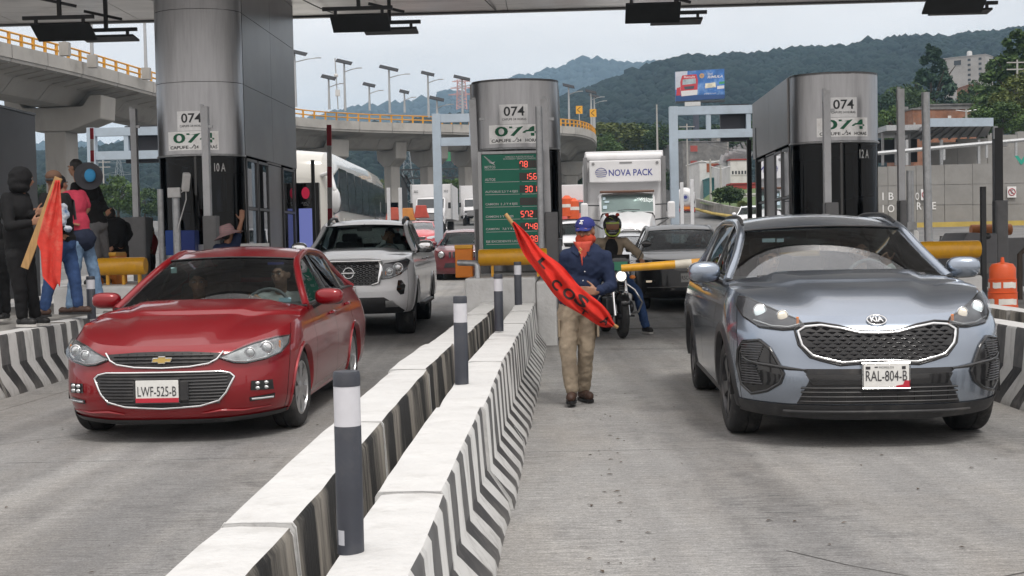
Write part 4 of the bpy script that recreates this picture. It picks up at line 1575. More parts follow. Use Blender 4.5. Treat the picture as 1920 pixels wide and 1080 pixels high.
# orange drum
pd = at(1880, 566, 15.3)
e = empty('traffic_drum', (pd.x, 15.3, .40), 0, 'orange plastic drum with torn white bands behind the right barriers', 'traffic drum')
M_DR = mat('drum_orange', (.62, .085, .015), rough=.5, var=.12, vscale=3, dirt=(.3, .1, .05), dscale=3, damt=.4)
prof = [(0, 0), (.19, 0), (.19, .12), (.182, .125), (.182, .27), (.19, .275), (.175, .28), (.175, .43), (.18, .435), (.165, .44), (.165, .57), (.13, .62), (.03, .64), (0, .64)]
MB().lathe([(r*.93, z) for r, z in prof], n=32).build('drum_body', M_DR, e, smooth=35)
M_TORN = mat('torn_white_band', (.66, .64, .60), rough=.6, var=.1, vscale=8)
for z0, z1, gaps in ((.13, .20, (9, 10)), (.33, .40, (7, 8)), (.33, .40, ())):
 r = .172 if z0 < .2 else .165
 n = 40
 for k in range(n):
  if k in [30+g for g in ()] : continue
 b = MB()
 for k in range(n):
  if noise.noise(Vector((k*.35, z0*9, 2))) > .22: continue
  a0, a1 = 2*PI*k/n, 2*PI*(k+1)/n
  t0, t1 = .010*noise.noise(Vector((k*.9, z0, 5))), .012*noise.noise(Vector(((k+1)*.9, z0, 5)))
  b.add([(r*math.cos(a0), r*math.sin(a0), z0+t0), (r*math.cos(a1), r*math.sin(a1), z0+t1), (r*math.cos(a1), r*math.sin(a1), z1+t1), (r*math.cos(a0), r*math.sin(a0), z1+t0)], [(0, 1, 2, 3)])
 if z1 == .20 or gaps: b.build('reflective_band', M_TORN, e, fixn=False, kind='stuff', smooth=60)
MB().tube([(0, 0, .62), (0, 0, .70)], [.03, .018], 10).build('handle', M_DR, e, smooth=40)
# grey blocks, dark frame and post near the drum
e = empty('concrete_block', at(1800, 500, 21.5), R(-4), 'grey chamfered concrete block left of the orange drum', 'concrete block')
MB().prism([(-.0, -.0), (.30, -.0), (.62, -.0), (.62, .55), (.12, .58), (0, .35)], 0, 1.4).build('block', mat('grey_block_paint', (.21, .21, .22), rough=.8, var=.08, vscale=4), e, bevel=.02)
MB().bx(-.05, .75, -.3, 0, -.12, .05).build('block_foot', M_CONC, e, bevel=.01)
e = empty('concrete_block', at(1880, 470, 24.5), R(-4), 'grey concrete block behind the orange drum', 'concrete block')
MB().bx(-.3, 1.2, 0, 1.2, -.7, .25).build('block', M_BOXG, e, bevel=.02)
e = empty('dark_frame', at(1912, 470, 16.8), 0, 'brown steel hoop cut by the right edge beside the drum', 'steel frame')
MB().tube([(0, 0, -.65), (0, 0, -.05), (.05, 0, .0), (.4, 0, .0)], .035, 10).build('hoop', mat('dark_brown_steel', (.04, .028, .02), rough=.6), e, smooth=60)
# striped walls behind on the right
for (px0, px1, py, Yd, lab) in ((1766, 1800, 472, 26, 'striped black and white barrier behind the yellow tube at right'), (1840, 1925, 442, 36, 'far striped barrier below the retaining wall')):
 a, c = at(px0, py, Yd), at(px1, py, Yd+1)
 e = empty('concrete_barrier', (0, 0, 0), 0, lab, 'barrier')
 L2 = (c-a).length
 e.location = (a.x, Yd, 0); e.rotation_euler = (0, 0, math.atan2(c.y-a.y, c.x-a.x)+PI/2+PI)
 b = MB(); b.grid([[Vector((0, -k, gz(Yd))) , Vector((.08, -k, gz(Yd)+.2)), Vector((.22, -k, a.z+.02))] for k in (0, L2*.5, L2)])
 b.grid([[Vector((.22, -k, a.z+.021)), Vector((.5, -k, a.z+.021))] for k in (0, L2)])
 b.build('face', M_SR, e)
e = empty('concrete_block', at(1690, 440, 30), 0, 'white pointed concrete block beyond the posts right of booth 12 A', 'concrete block')
MB().prism([(0, -.6), (.42, -.6), (.42, .05), (.18, .30), (0, .30)], 0, 2.0).build('block', M_WHITEC, e, bevel=.02)

# ------------------------------------------------------------------ canopy
M_CAN = mat('canopy_metal', (.64, .62, .60), rough=.30, metal=.75, var=.15, vscale=.6, dirt=(.16, .14, .12), dscale=.7, damt=.5, stretch=(1, 3, 1))
can = empty('canopy', (0, 0, 0), R(-2.0), 'wide flat metal canopy over the booths', 'canopy')
xs_ = np.arange(-18, 14.1, 2.45)
ysx = [13.5, 17.4, 21.3, 25.2]
for i in range(len(xs_)-1):
 for j in range(3):
  if xs_[i] > 12: continue
  MB().bx(xs_[i]+.006, xs_[i+1]-.006, ysx[j]+.006, ysx[j+1]-.006, 6.0, 6.03).build('ceiling_panel', M_CAN, can)
MB().bx(-18, 13.2, 13.4, 25.3, 6.05, 6.8).build('canopy_slab', M_STEELD, can)
MB().bx(-18, 13.2, 25.22, 25.34, 5.97, 6.8).build('edge_trim', M_FRAME, can)
def cable(p0, p1, sag, label):
 pts = [Vector(p0).lerp(Vector(p1), t)+Vector((0, 0, -sag*4*t*(1-t))) for t in np.linspace(0, 1, 12)]
 b = MB(); b.tube([p-pts[0] for p in pts], .012, 5)
 o = b.build('cable', M_POSTD, smooth=60, label=label, cat='cable', group='cables hanging under the canopy'); o.location = pts[0]
cable((-8.9, 17.5, 6.0), (-6.3, 23.5, 5.98), .14, 'thin cable sagging under the canopy at the left edge')
cable((-6.4, 20.5, 6.0), (-4.4, 25.0, 5.98), .10, 'thin cable sagging under the canopy left of the tall column')
cable((-4.1, 20.5, 6.0), (-3.4, 25.0, 5.98), .10, 'thin cable under the canopy just right of the tall column')
cable((-.9, 20.5, 6.0), (-.2, 25.1, 5.98), .04, 'thin cable under the canopy above the middle booth')

M_ANT = mat('antenna_dark', (.045, .048, .05), rough=.55, var=.1, vscale=4)
def antenna(px, py, Yd, w, h, tilt, label, bar=True):
 p = at(px, py, Yd)
 e = empty('antenna_panel', p, R(-2), label, 'antenna', 'flat antenna panels hung from the canopy')
 M = Matrix.Rotation(R(tilt), 3, 'X')
 b = MB(); b.box((0, 0, 0), (w, .04, h), rot=M); b.build('panel', M_ANT, e, bevel=.006)
 t = M @ Vector((0, 0, h/2))
 MB().bx(-w*.62, w*.58, t.y-.03, t.y+.03, t.z+.07, t.z+.13).build('crossbar', M_POSTD, e)
 top = 6.0-p.z
 MB().bx(-.03, .03, t.y-.03, t.y+.03, t.z+.131, max(top, t.z+.3)).build('pole', M_POSTD, e)
 for x in (-w*.4, w*.4): MB().bx(x-.025, x+.025, t.y-.02, t.y+.02, t.z-.02, t.z+.07).build('clip', M_POSTD, e)
 MB().bar((-.35, t.y-.1, t.z+.42), (.25, t.y+.12, t.z+.30), .045).build('brace', M_POSTD, e)
antenna(120, 60, 21.4, 1.0, .42, 58, 'first hanging antenna panel from the left, tilted to show its face')
antenna(206, 72, 22.6, .95, .36, 84, 'second hanging antenna panel from the left, seen nearly edge on')
antenna(676, 43, 21.4, .98, .42, 58, 'third hanging antenna panel from the left, tilted to show its face')
antenna(733, 58, 22.6, .95, .36, 84, 'fourth hanging antenna panel, edge on right of the column')
antenna(1224, 24, 21.4, .92, .42, 50, 'tilted antenna panel hanging above the box truck')
antenna(1268, 40, 22.6, .90, .36, 84, 'edge on antenna panel hanging above the box truck')
antenna(1790, 8, 21.4, 1.0, .42, 58, 'tilted antenna panel at the top right corner')
antenna(1800, 22, 22.6, 1.05, .30, 84, 'edge on antenna panel at the top right corner')

# ------------------------------------------------------------------ blue grey portals behind the booths
M_PORT = mat('portal_blue_grey', (.36, .43, .50), rough=.5, var=.07, vscale=2, dirt=(.25, .27, .3), dscale=3, damt=.3)
M_LOUV = mat('sign_back_dark', (.02, .022, .03), rough=.6)
def portal(px0, px1, pyt, Yd, label, panels=()):
 p0, p1 = at(px0, pyt, Yd), at(px1, pyt, Yd)
 g0 = gz(Yd)
 e = empty('portal_frame', (p0.x, Yd, g0), R(-1.5), label, 'portal', 'blue grey steel portals')
 H = p0.z-g0; W = p1.x-p0.x
 MB().bx(-.13, .13, -.13, .13, 0, H).build('column', M_PORT, e, bevel=.01)
 MB().bx(W-.13, W+.13, -.13, .13, 0, H).build('column', M_PORT, e, bevel=.01)
 for dz in (.14, .88): MB().bx(.131, W-.131, -.10, .10, H-dz-.13, H-dz+.13).build('beam', M_PORT, e)
 k = 0
 for x in np.arange(1.1, W-.5, 1.25): MB().bx(x-.07, x+.07, -.08, .08, H-.749, H-.271).build('post', M_PORT, e)
 for (x, w) in panels:
  MB().bx(x, x+w, .14, .30, H-1.12, H+.05).build('sign_panel', M_LOUV, e)
 return e
portal(1262, 1520, 200, 40, 'right blue grey portal beside booth 12 A', ((1.5, .9), (2.6, .9)))
portal(818, 1030, 214, 40, 'middle blue grey portal left of the middle booth')
portal(172, 420, 240, 40, 'left blue grey portal behind the protesters with dark panels', ((1.0, 1.05), (2.15, .9)))

# ------------------------------------------------------------------ elevated road
M_RAILY = mat('railing_yellow', (.62, .30, .03), rough=.55, var=.12, vscale=.4)
bridge = empty('overpass', (-20, 80, 0), 0, 'curved concrete overpass with orange yellow railing crossing behind the booths', 'overpass')
bridge.location = (0, 0, 0)
_e = [(-34, 44, 11.8), (-30, 50, 11.8), (-26.2, 58, 11.85), (-24.9, 64, 11.9), (-23.7, 71, 12.0), (-22.3, 80, 12.0), (-20.2, 89, 11.8), (-16.6, 98, 11.5), (-12.2, 104, 11.6), (-7.2, 108, 11.7), (-2.6, 111.5, 11.8), (1.5, 114, 11.9),
   (4.9, 116.2, 12.0), (7.2, 119.5, 12.0), (8.6, 125, 11.8), (9.0, 134, 11.2), (8.8, 146, 10.2), (8.0, 160, 8.8), (6.6, 176, 7.2)]
def spline(P, n):
 P = [Vector(p) for p in P]
 out = []
 for i in range(len(P)-1):
  p0, p1, p2, p3 = P[max(i-1, 0)], P[i], P[i+1], P[min(i+2, len(P)-1)]
  for k in range(n):
   t = k/n
   out.append(.5*((2*p1)+(p2-p0)*t+(2*p0-5*p1+4*p2-p3)*t*t+(3*p1-p0-3*p2+p3)*t**3))
 return out+[P[-1]]
edge = spline(_e, 6)
def nrm2(i, E):
 a, c = E[max(i-1, 0)], E[min(i+1, len(E)-1)]
 d = (c-a); d.z = 0; d.normalize()
 return Vector((-d.y, d.x, 0)), d
PROF = [(0.216, 0.0), (0.0, 0.0), (0.0, -0.684), (0.072, -0.716), (0.086, -0.86), (1.872, -1.14), (2.088, -1.27), (2.664, -1.921), (2.844, -2.019), (4.752, -2.019), (4.932, -1.921), (5.472, -1.27), (5.688, -1.14), (7.344, -0.86), (7.488, -0.684), (7.488, 0.0), (7.272, 0.0), (7.272, -0.554), (0.216, -0.554), (0.216, 0.0)]
rows = []
for i, p in enumerate(edge):
 n, d = nrm2(i, edge)
 rows.append([p+n*a+Vector((0, 0, c)) for a, c in PROF])
# girder cut in segments with open joints between
seg = 3
k = 0
while k < len(rows)-1:
 k2 = min(k+seg, len(rows)-1)
 rr = rows[k:k2+1]
 n, d = nrm2(k, edge)
 rr = [[q+d*.02 for q in rr[0]]]+rr[1:-1]+[[q-d*.02 for q in rr[-1]]]
 b = MB(); b.grid([r[4:14] for r in rr])
 b.build('girder_segment', M_CONCB, bridge, smooth=25, fixn=False)
 b = MB(); b.grid([r[0:5] for r in rr]); b.grid([r[13:20] for r in rr])
 b.build('parapet_segment', mat('parapet_concrete', (.40, .385, .36), rough=.9, var=.12, vscale=.4, dirt=(.18, .17, .15), dscale=.5, damt=.5), bridge, smooth=25, fixn=False)
 k = k2
MB().grid([[p+nrm2(i, edge)[0]*.3+Vector((0, 0, -.64)), p+nrm2(i, edge)[0]*7.1+Vector((0, 0, -.64))] for i, p in enumerate(edge)]).build('deck', M_CONCB, bridge, fixn=False)
# stiffening ribs under the wing of the near part
b = MB()
for i in range(0, 36):
 n, d = nrm2(i, edge); p = edge[i]
 b.bar(p+n*.2+Vector((0, 0, -.90)), p+n*1.85+Vector((0, 0, -1.16)), .10, .06)
b.build('wing_ribs', M_CONCB, bridge, kind='stuff')
b = MB()
for h in (.28, .62):
 b.tube([p+nrm2(i, edge)[0]*.15+Vector((0, 0, h)) for i, p in enumerate(edge)], .055, 6)
b.build('railing', M_RAILY, bridge)
b = MB()
acc = 0
for i in range(len(edge)-1):
 L = (edge[i+1]-edge[i]).length
 n_ = max(1, round(L/1.5))
 for q in range(n_):
  p = edge[i].lerp(edge[i+1], q/n_)+nrm2(i, edge)[0]*.15
  b.bx(p.x-.07, p.x+.07, p.y-.07, p.y+.07, p.z, p.z+.66)
b.build('railing_posts', M_RAILY, bridge, kind='stuff')
b = MB()
for h in (.3, .6):
 b.tube([p+nrm2(i, edge)[0]*7.38+Vector((0, 0, h)) for i, p in enumerate(edge)], .05, 5)
b.build('railing', M_RAILY, bridge)
def topx(v):
 d = v-CAM
 return 960+FPX*d.dot(_rt)/d.dot(_fwd)
def pier(px, lo, hi, half=3.2, w=1.5, wy=1.6, cap=True, n_off=3.75, capw=None, th=.95):
 i = min(range(lo, hi), key=lambda k: abs(topx(edge[k]+nrm2(k, edge)[0]*n_off)-px))
 p = edge[i]; n, d = nrm2(i, edge)
 c = p+n*n_off
 M = Matrix((n, d, Vector((0, 0, 1)))).transposed()
 zc = p.z-2.03
 if cap:
  cw = capw or half
  poly = [(-cw*.35, zc-1.45), (cw*.35, zc-1.45), (cw, zc-.8), (cw+.1, zc+.6), (cw*.78, zc+.6), (cw*.62, zc-.02), (-cw*.62, zc-.02), (-cw*.78, zc+.6), (-cw-.1, zc+.6), (-cw, zc-.8)]
  b = MB()
  Mt = Matrix.Translation((c.x, c.y, 0)) @ M.to_4x4()
  b.prism(poly, -th, th, M=Mt)
  b.build('pier_cap', M_CONCB, bridge, bevel=.08)
 b = MB()
 g0 = gz(c.y)-.2
 b.box((c.x, c.y, (g0+zc-1.45+.05)/2), (w, wy, zc-1.40-g0), rot=M)
 b.build('pier', M_CONCB, bridge, bevel=.10)
 if i > 36:
  b = MB()
  for k in range(4):
   q = c-Vector((0, wy/2+.15, 0))
   b.box((q.x, q.y-.1, g0+1.2), (w*.9, .03, 1.6))
  b.build('pier_marking', M_SR, bridge)
pier(112, 16, 36, half=3.0, w=1.35, wy=1.6)
pier(598, 38, 60, half=2.6, w=1.2)
pier(739, 44, 72, w=1.2, half=1.6, wy=.95, th=.55)
pier(801, 48, 76, w=1.3, half=1.9, wy=1.2, th=.75)
pier(880, 50, 80, w=1.2, half=1.8, wy=1.1, th=.6)
pier(1063, 74, 96, w=1.0, half=1.6, n_off=2.8)
pier(1092, 74, 104, w=1.2, half=1.8, n_off=2.6)

M_SOLAR = mat('solar_panel', (.022, .024, .028), rough=.7, spec=.2, var=.1, vscale=2)
def solar_lamp(px, py, Yd, base, w, label, arm=True):
 p = at(px, py, Yd)
 zb_ = at(px, base, Yd).z
 e = empty('street_lamp', (p.x, Yd, zb_), 0, label, 'street lamp', 'solar street lamps along the overpass')
 H = p.z-zb_
 MB().tube([(0, 0, 0), (0, 0, H)], [.11, .07], 8).build('pole', M_GALV, e, smooth=60)
 M = Matrix.Rotation(R(20), 3, 'X') @ Matrix.Rotation(R(14), 3, 'Y')
 MB().box((0, 0, H), (w, 1.1, .04), rot=M).build('solar_panel', M_SOLAR, e)
 if arm:
  MB().tube([(0, 0, H-.8), (w*.55, -.3, H-.62), (w*.85, -.4, H-.58)], .035, 6).build('lamp_arm', M_GALV, e)
  MB().box((w*.98, -.45, H-.57), (.45, .16, .06)).build('lamp_head', M_ALU, e)
 return e
for a in ((616, 145, 101, 205, 1.15, 'low solar lamp, first right of the tall column'), (645, 116, 100, 208, 1.25, 'tall solar lamp beside the thin camera mast on the overpass'),
    (692, 159, 112, 207, 1.1, 'short solar lamp with side arm left of the large central one'), (729, 128, 106, 212, 1.6, 'largest solar lamp over the middle of the overpass'),
    (758, 172, 116, 211, .9, 'smallest and faintest solar lamp on the overpass'), (802, 138, 108.5, 220, 1.15, 'slender solar lamp right of the largest one'),
    (819, 185, 112, 214, 1.3, 'low solar lamp in front of the blue portal column'), (866, 146, 110, 224, 1.45, 'solar lamp in front of the red and white mast'),
    (1066, 161, 117.5, 230, 1.1, 'solar lamp at the overpass bend right of the middle booth'), (1108, 172, 124, 236, 1.1, 'solar lamp at the far side of the overpass bend'),
    (1114, 180, 132, 240, 1.1, 'last solar lamp of the cluster beyond the overpass bend'), (552, 97, 97, 200, 1.9, 'solar lamp half hidden behind the steel column')):
 solar_lamp(*a)
for px, pyb, Yd, lab in ((173, 115, 71, 'thin lamp pole on the overpass above the portal'), (274, 138, 78, 'thin lamp pole on the overpass just left of the column'), (121, 92, 67, 'thin lamp pole above the first bridge pier')):
 p = at(px, -30, Yd); q = at(px, pyb, Yd)
 e = empty('lamp_pole', (q.x, Yd, q.z-.2), 0, lab, 'street lamp', 'tall lamp poles on the overpass')
 MB().tube([(0, 0, 0), (0, 0, p.z-q.z)], [.11, .08], 8).build('pole', M_GALV, e)
 MB().box((0, .05, .2), (.5, .4, .7)).build('pole_base', M_CONCB, e)
e = empty('camera_mast', at(634, 205, 104), 0, 'thin white mast with a box and dome between two solar lamps', 'mast')
H = (205-110)*104/FPX
MB().tube([(0, 0, 0), (-.15, 0, H)], .05, 6).build('pole', M_GALV, e)
MB().box((0, 0, H*.32), (.35, .3, .5)).build('cabinet', M_WHITEC, e)
MB().ball((-.1, 0, H*.66), .18, 10).build('dome', M_WHITEC, e, smooth=80)

# ------------------------------------------------------------------ far masts and frames
def lattice(px, pyt, pyb, Yd, w0, w1, label, m, name='lattice_mast', arms=0, cat='mast'):
 p0, p1 = at(px, pyb, Yd), at(px, pyt, Yd)
 e = empty(name, p0, 0, label, cat)
 H = p1.z-p0.z
 b = MB()
 for sx in (-1, 1):
  for sy in (-1, 1):
   b.bar((sx*w0/2, sy*w0/2, 0), (sx*w1/2, sy*w1/2, H), .10)
 b.build('leg', m, e, kind='stuff')
 b = MB()
 n = 9
 for k in range(n):
  t0, t1 = k/n, (k+1)/n
  a, c = w0+(w1-w0)*t0, w0+(w1-w0)*t1
  for s in (-1, 1):
   b.bar((-a/2*s, -a/2, H*t0), (c/2*s, -c/2, H*t1), .06)
 b.build('lattice', m, e, kind='stuff')
 if arms:
  b = MB()
  for k in range(arms):
   z = H*(.5+.45*k/max(1, arms-1))
   ww = w0*(1.3-.2*k)
   b.bar((-ww, 0, z), (ww, 0, z), .08); b.bar((-ww, 0, z), (0, 0, z+H*.07), .06); b.bar((ww, 0, z), (0, 0, z+H*.07), .06)
  b.build('cross_arm', m, e, kind='stuff')
 return e
M_RW = mat('mast_red_white', (.50, .30, .29), rough=.6, var=.3, vscale=.5)
lattice(866, 150, 205, 150, 1.2, .9, 'red and white telecom mast behind the overpass left of the middle booth', M_RW, arms=3)
M_PYL = mat('pylon_grey', (.25, .27, .28), rough=.6)
lattice(766, 272, 400, 330, 4.5, .8, 'electricity pylon seen under the overpass between two piers', M_PYL, 'pylon', 3, 'pylon')
lattice(226, 300, 400, 360, 4.5, .8, 'electricity pylon on the wooded slope behind the protesters', M_PYL, 'pylon', 3, 'pylon')
p0 = at(748, 327, 130); p1 = at(900, 327, 130)
e = empty('truss_gantry', p0, 0, 'black truss sign gantry seen under the overpass', 'gantry')
b = MB(); W = p1.x-p0.x
for z in (-.45, .45): b.bar((0, 0, z), (W, 0, z), .16)
for k in range(12): b.bar((W*k/12, 0, -.45), (W*(k+.5)/12, 0, .45), .08); b.bar((W*(k+.5)/12, 0, .45), (W*(k+1)/12, 0, -.45), .08)
b.build('truss', M_POSTD, e, kind='stuff')
MB().bx(W*.3, W*.3+.4, -.2, .2, .5, 3.4).build('post', M_POSTD, e)
MB().bx(.2, .8, -.2, .2, -5, -.5).build('post', M_POSTD, e)
for px, py, w, h, c, lab in ((836, 293, 36, 18, (.05, .25, .12), 'small green highway sign under the overpass'), (864, 298, 26, 22, (.35, .12, .15), 'small pinkish hoarding beside the green highway sign')):
 q = at(px, py, 131)
 MB().box((0, 0, 0), (w*mpp(131), .15, h*mpp(131))).build('road_sign', mat('sign_c%d' % px, c, rough=.6, var=.3, vscale=1.2), label=lab, cat='sign').location = q
# stair frame between the piers
e = empty('stair_frame', at(768, 400, 118), 0, 'dark steel stair leaning beside the bridge pier', 'stair')
b = MB(); b.bar((1.1, 0, 0), (-.7, 0, 3.6), .18); b.bar((1.5, 0, 0), (-.3, 0, 3.6), .18)
for k in range(9): b.bar((1.1-.2*k, 0, .4*k), (1.5-.2*k, 0, .4*k), .08)
b.build('stair', M_POSTD, e, kind='stuff')
# warning arrow sign at the bend
for px, py in ((1086, 206), (1112, 212)):
 q = at(px, py, 121)
 e = empty('arrow_sign', q, 0, 'yellow sign with black arrow on the overpass bend, %s one' % ('left' if px < 1100 else 'right'), 'sign')
 MB().box((0, 0, 0), (.62, .06, .75)).build('plate', M_YEL, e)
 MB().add([(.15, -.04, .25), (-.15, -.04, 0), (.15, -.04, -.25), (.05, -.04, -.25), (-.22, -.04, 0), (.05, -.04, .25)], [(0, 1, 4, 5), (1, 2, 3, 4)]).build('arrow', M_GBLK, e, fixn=False)
 MB().bx(-.04, .04, -.02, .02, -1.3, -.37).build('post', M_GALV, e)

# ------------------------------------------------------------------ billboard
q = at(1312, 160, 190)
bb = empty('billboard', q, R(-2), 'blue oil billboard with a red truck picture above the trees', 'billboard')
W, H = 91*mpp(190), 55*mpp(190)
ROT = Matrix.Rotation(R(-1.6), 3, 'Y')
def bbp(u, v, o=0.0): return Vector((u*W/2, -.3-o, v*H/2+u*.14))
def bpoly(name, pts, m, o):
 b = MB(); b.add([bbp(u, v, o) for u, v in pts], [tuple(range(len(pts)))]); return b.build(name, m, bb, fixn=False)
MB().add([bbp(-1, -1), bbp(1, -1), bbp(1, 1), bbp(-1, 1)]+[p+Vector((0, .5, 0)) for p in (bbp(-1, -1), bbp(1, -1), bbp(1, 1), bbp(-1, 1))], [(0, 1, 2, 3), (7, 6, 5, 4), (0, 4, 5, 1), (1, 5, 6, 2), (2, 6, 7, 3), (3, 7, 4, 0)]).build('panel', mat('ad_blue', (.03, .14, .42), rough=.5, var=.45, vscale=.5, dirt=(.35, .5, .65), dscale=.35, damt=.8), bb)
bpoly('ad_sky', [(-1, -.2), (-.55, -.35), (-.5, 1), (-1, 1)], mat('ad_pale', (.50, .52, .58), rough=.5, var=.15, vscale=.6), .01)
bpoly('ad_road', [(-1, -1), (1, -1), (1, -.75), (-1, -.55)], mat('ad_navy', (.015, .06, .2), rough=.5), .012)
M_ADR = mat('ad_red', (.50, .03, .04), rough=.5); M_ADW = mat('ad_white', (.68, .66, .66), rough=.5); M_ADK = mat('ad_black', (.05, .06, .08), rough=.5)
bpoly('ad_truck_cab', [(-.78, -.68), (-.12, -.62), (-.08, .35), (-.14, .75), (-.72, .72), (-.80, .3)], M_ADR, .02)
bpoly('ad_truck_glass', [(-.72, .08), (-.16, .12), (-.18, .48), (-.70, .45)], mat('ad_glass', (.35, .42, .45), rough=.5, var=.4, vscale=1.5), .03)
bpoly('ad_truck_bumper', [(-.76, -.68), (-.12, -.64), (-.10, -.30), (-.78, -.32)], M_ADW, .03)
bpoly('ad_truck_grille', [(-.62, -.24), (-.26, -.22), (-.22, -.02), (-.66, -.04)], M_ADK, .03)
bpoly('ad_trailer', [(-.97, -.62), (-.80, -.60), (-.80, -.05), (-.95, -.1)], M_ADR, .02)
bpoly('ad_drums', [(.2, -.25), (.65, -.20), (.62, .12), (.22, .08)], mat('ad_cream', (.62, .58, .45), rough=.5, var=.35, vscale=1.4), .02)
bpoly('ad_green', [(.78, -.02), (1, .0), (1, .16), (.78, .14)], mat('ad_green', (.05, .3, .12), rough=.5), .02)
bpoly('ad_box', [(.70, -.35), (.98, -.32), (.98, -.12), (.70, -.14)], M_ADW, .02)
b = MB()
for k in range(14):
 a = 2*PI*k/14
 b.add([bbp(.08+.02*math.cos(a), .62, .02), bbp(.08+.10*math.cos(a-.15), .62+.17*math.sin(a-.15), .02), bbp(.08+.10*math.cos(a+.15), .62+.17*math.sin(a+.15), .02)], [(0, 1, 2)])
b.build('shell_mark', mat('ad_gold', (.75, .40, .05), rough=.5), bb, fixn=False)
text_on('ad_text', 'Shell', M_ADW, lambda a, c: bbp(.42+a, .72+c*1.6, .03), bb, width=.2, height=.09)
text_on('ad_text', 'RIMULA', M_ADW, lambda a, c: bbp(.62+a, .50+c*1.6, .03), bb, width=.62, height=.11, shear=.3, bold=.02)
text_on('ad_text', 'Rimula', M_ADW, lambda a, c: bbp(-.42+a, .60+c*1.6, .03), bb, width=.45, height=.08, bold=.02)
text_on('ad_text', 'protege tu motor', M_ADW, lambda a, c: bbp(.42+a, -.62+c*1.6, .03), bb, width=.5, height=.06)
MB().bx(-W/2, W/2, -.6, .5, -H/2-.35, -H/2-.12).build('catwalk', M_POSTD, bb)
MB().bx(-W*.32, W*.0, -.7, -.5, -H/2-.9, -H/2-.3).build('owner_plate', M_WHITEC, bb)
MB().cyl((-.6, .3, -H/2), (-.6, .3, -22), .45, n=12).build('post', mat('billboard_post', (.06, .065, .09), rough=.6), bb)

# ------------------------------------------------------------------ tall poles, hillside houses
M_PWHITE = mat('house_white', (.62, .61, .59), rough=.8, var=.06, vscale=.4, dirt=(.35, .33, .3), dscale=.5, damt=.5)
M_PGREY = mat('house_grey_block', (.16, .155, .15), rough=.9, var=.3, vscale=1.2)
M_BRICK = mat('house_brick', (.26, .12, .07), rough=.9, var=.3, vscale=1.0, dirt=(.25, .22, .2), dscale=.6, damt=.5)
M_WIN = mat('window_dark', (.03, .035, .04), rough=.25)
M_PREDW = mat('wall_red', (.30, .04, .03), rough=.8, var=.1)
def house(px0, px1, pyt, pyb, Yd, depth, wallm, label, wins=(), roofm=None, rz=0.0, name='house', cat='house', base=None, tank=False, doors=(), side=()):
 a, c = at(px0, pyb, Yd), at(px1, pyt, Yd)
 W, H = c.x-a.x, c.z-a.z
 e = empty(name, (a.x, Yd, a.z-(base or 0)), rz, label, cat)
 H += (base or 0)
 MB().bx(0, W, 0, depth, 0, H).build('wall', wallm, e)
 MB().bx(-.1, W+.1, -.1, depth+.1, H, H+.16).build('roof', roofm or wallm, e)
 for (u, v, w, h, m) in wins:
  wm = MB().bx(W*u, W*(u+w), -.03, -.004, H-(H-(base or 0))*v-(H-(base or 0))*h, H-(H-(base or 0))*v)
  wo = wm.build('window', m or M_WIN, e)
  MB().bx(W*u-.05, W*(u+w)+.05, -.06, -.031, H-(H-(base or 0))*(v+h)-.12, H-(H-(base or 0))*(v+h)-.02).build('sill', wallm, wo)
 for (u, v, w, h) in side:
  MB().bx(W+.004, W+.03, depth*u, depth*(u+w), H-H*v-H*h, H-H*v).build('window', M_WIN, e)
 if tank: MB().lathe([(0, 0), (.6, 0), (.6, 1.0), (.45, 1.3), (0, 1.4)], c=(W*.55, depth*.4, H+.16), n=14).build('water_tank', mat('tank', (.5, .5, .5), rough=.6), e, smooth=50)
 return e
bw_ = [(.10+.0*k, .10+.19*k, .055, .10, None) for k in range(1, 4)]
house(1770, 1846, 109, 165, 300, 5.5, mat('apartment_grey', (.34, .325, .31), rough=.85, var=.12, vscale=.35, dirt=(.2, .19, .18), dscale=.3, damt=.5),
   'unfinished pale grey apartment block high on the slope at right',
   wins=[(.25, .10, .17, .16, None)]+[(u, .08+.17*k, .07, .08, None) for k in range(5) for u in (.58, .84)], tank=True, rz=R(-38), base=14, name='apartment_block', cat='building',
   side=[(u, .06+.07*k, .06, .035) for k in range(5) for u in (.2, .45, .7)])
house(1712, 1836, 203, 240, 135, 7, M_BRICK, 'raw brick house with flat roof above the retaining wall', wins=[(.55, .35, .05, .3, M_PWHITE), (.2, .4, .06, .3, None)], base=5, roofm=M_PGREY, rz=R(6))
house(1740, 1838, 196, 212, 142, 7, M_PGREY, 'grey upper storey with rods behind the brick house', base=4)
house(1815, 1835, 160, 172, 240, 6, M_BRICK, 'small house with a tiled roof below the apartment block', base=8)
house(1281, 1367, 265, 330, 175, 10, M_PGREY, 'dark grey block house with red windows beyond the tanker', wins=[(.17, .10, .16, .18, mat('curtain_red', (.30, .06, .05), rough=.8)), (.17, .55, .15, .15, mat('curtain_red', (.3, .06, .05)))], base=8, rz=R(10))
house(1344, 1366, 245, 268, 190, 5, mat('block_pale', (.30, .28, .26), rough=.9, var=.1), 'pale rooftop cube above the grey block house', base=8)
house(1262, 1283, 270, 310, 178, 6, M_PWHITE, 'white house left of the dark grey block house', wins=[(.3, .5, .3, .2, None)], base=8)
house(1312, 1372, 303, 335, 165, 8, M_PWHITE, 'white house with rust red shutter below the grey house', wins=[(.22, .08, .36, .55, mat('rust_shutter', (.28, .08, .03), rough=.8, var=.2, vscale=2))], base=6, rz=R(4))
house(1330, 1364, 335, 355, 160, 5, mat('teal_fence', (.02, .14, .14), rough=.6, var=.2, vscale=2), 'teal green fenced porch below the white house', base=4)
house(1370, 1404, 300, 345, 148, 14, M_PWHITE, 'white hall with a row of small dark windows left of booth 12 A', wins=[(.08+.17*k, .45, .09, .14, None) for k in range(5)], base=4, roofm=M_PREDW)
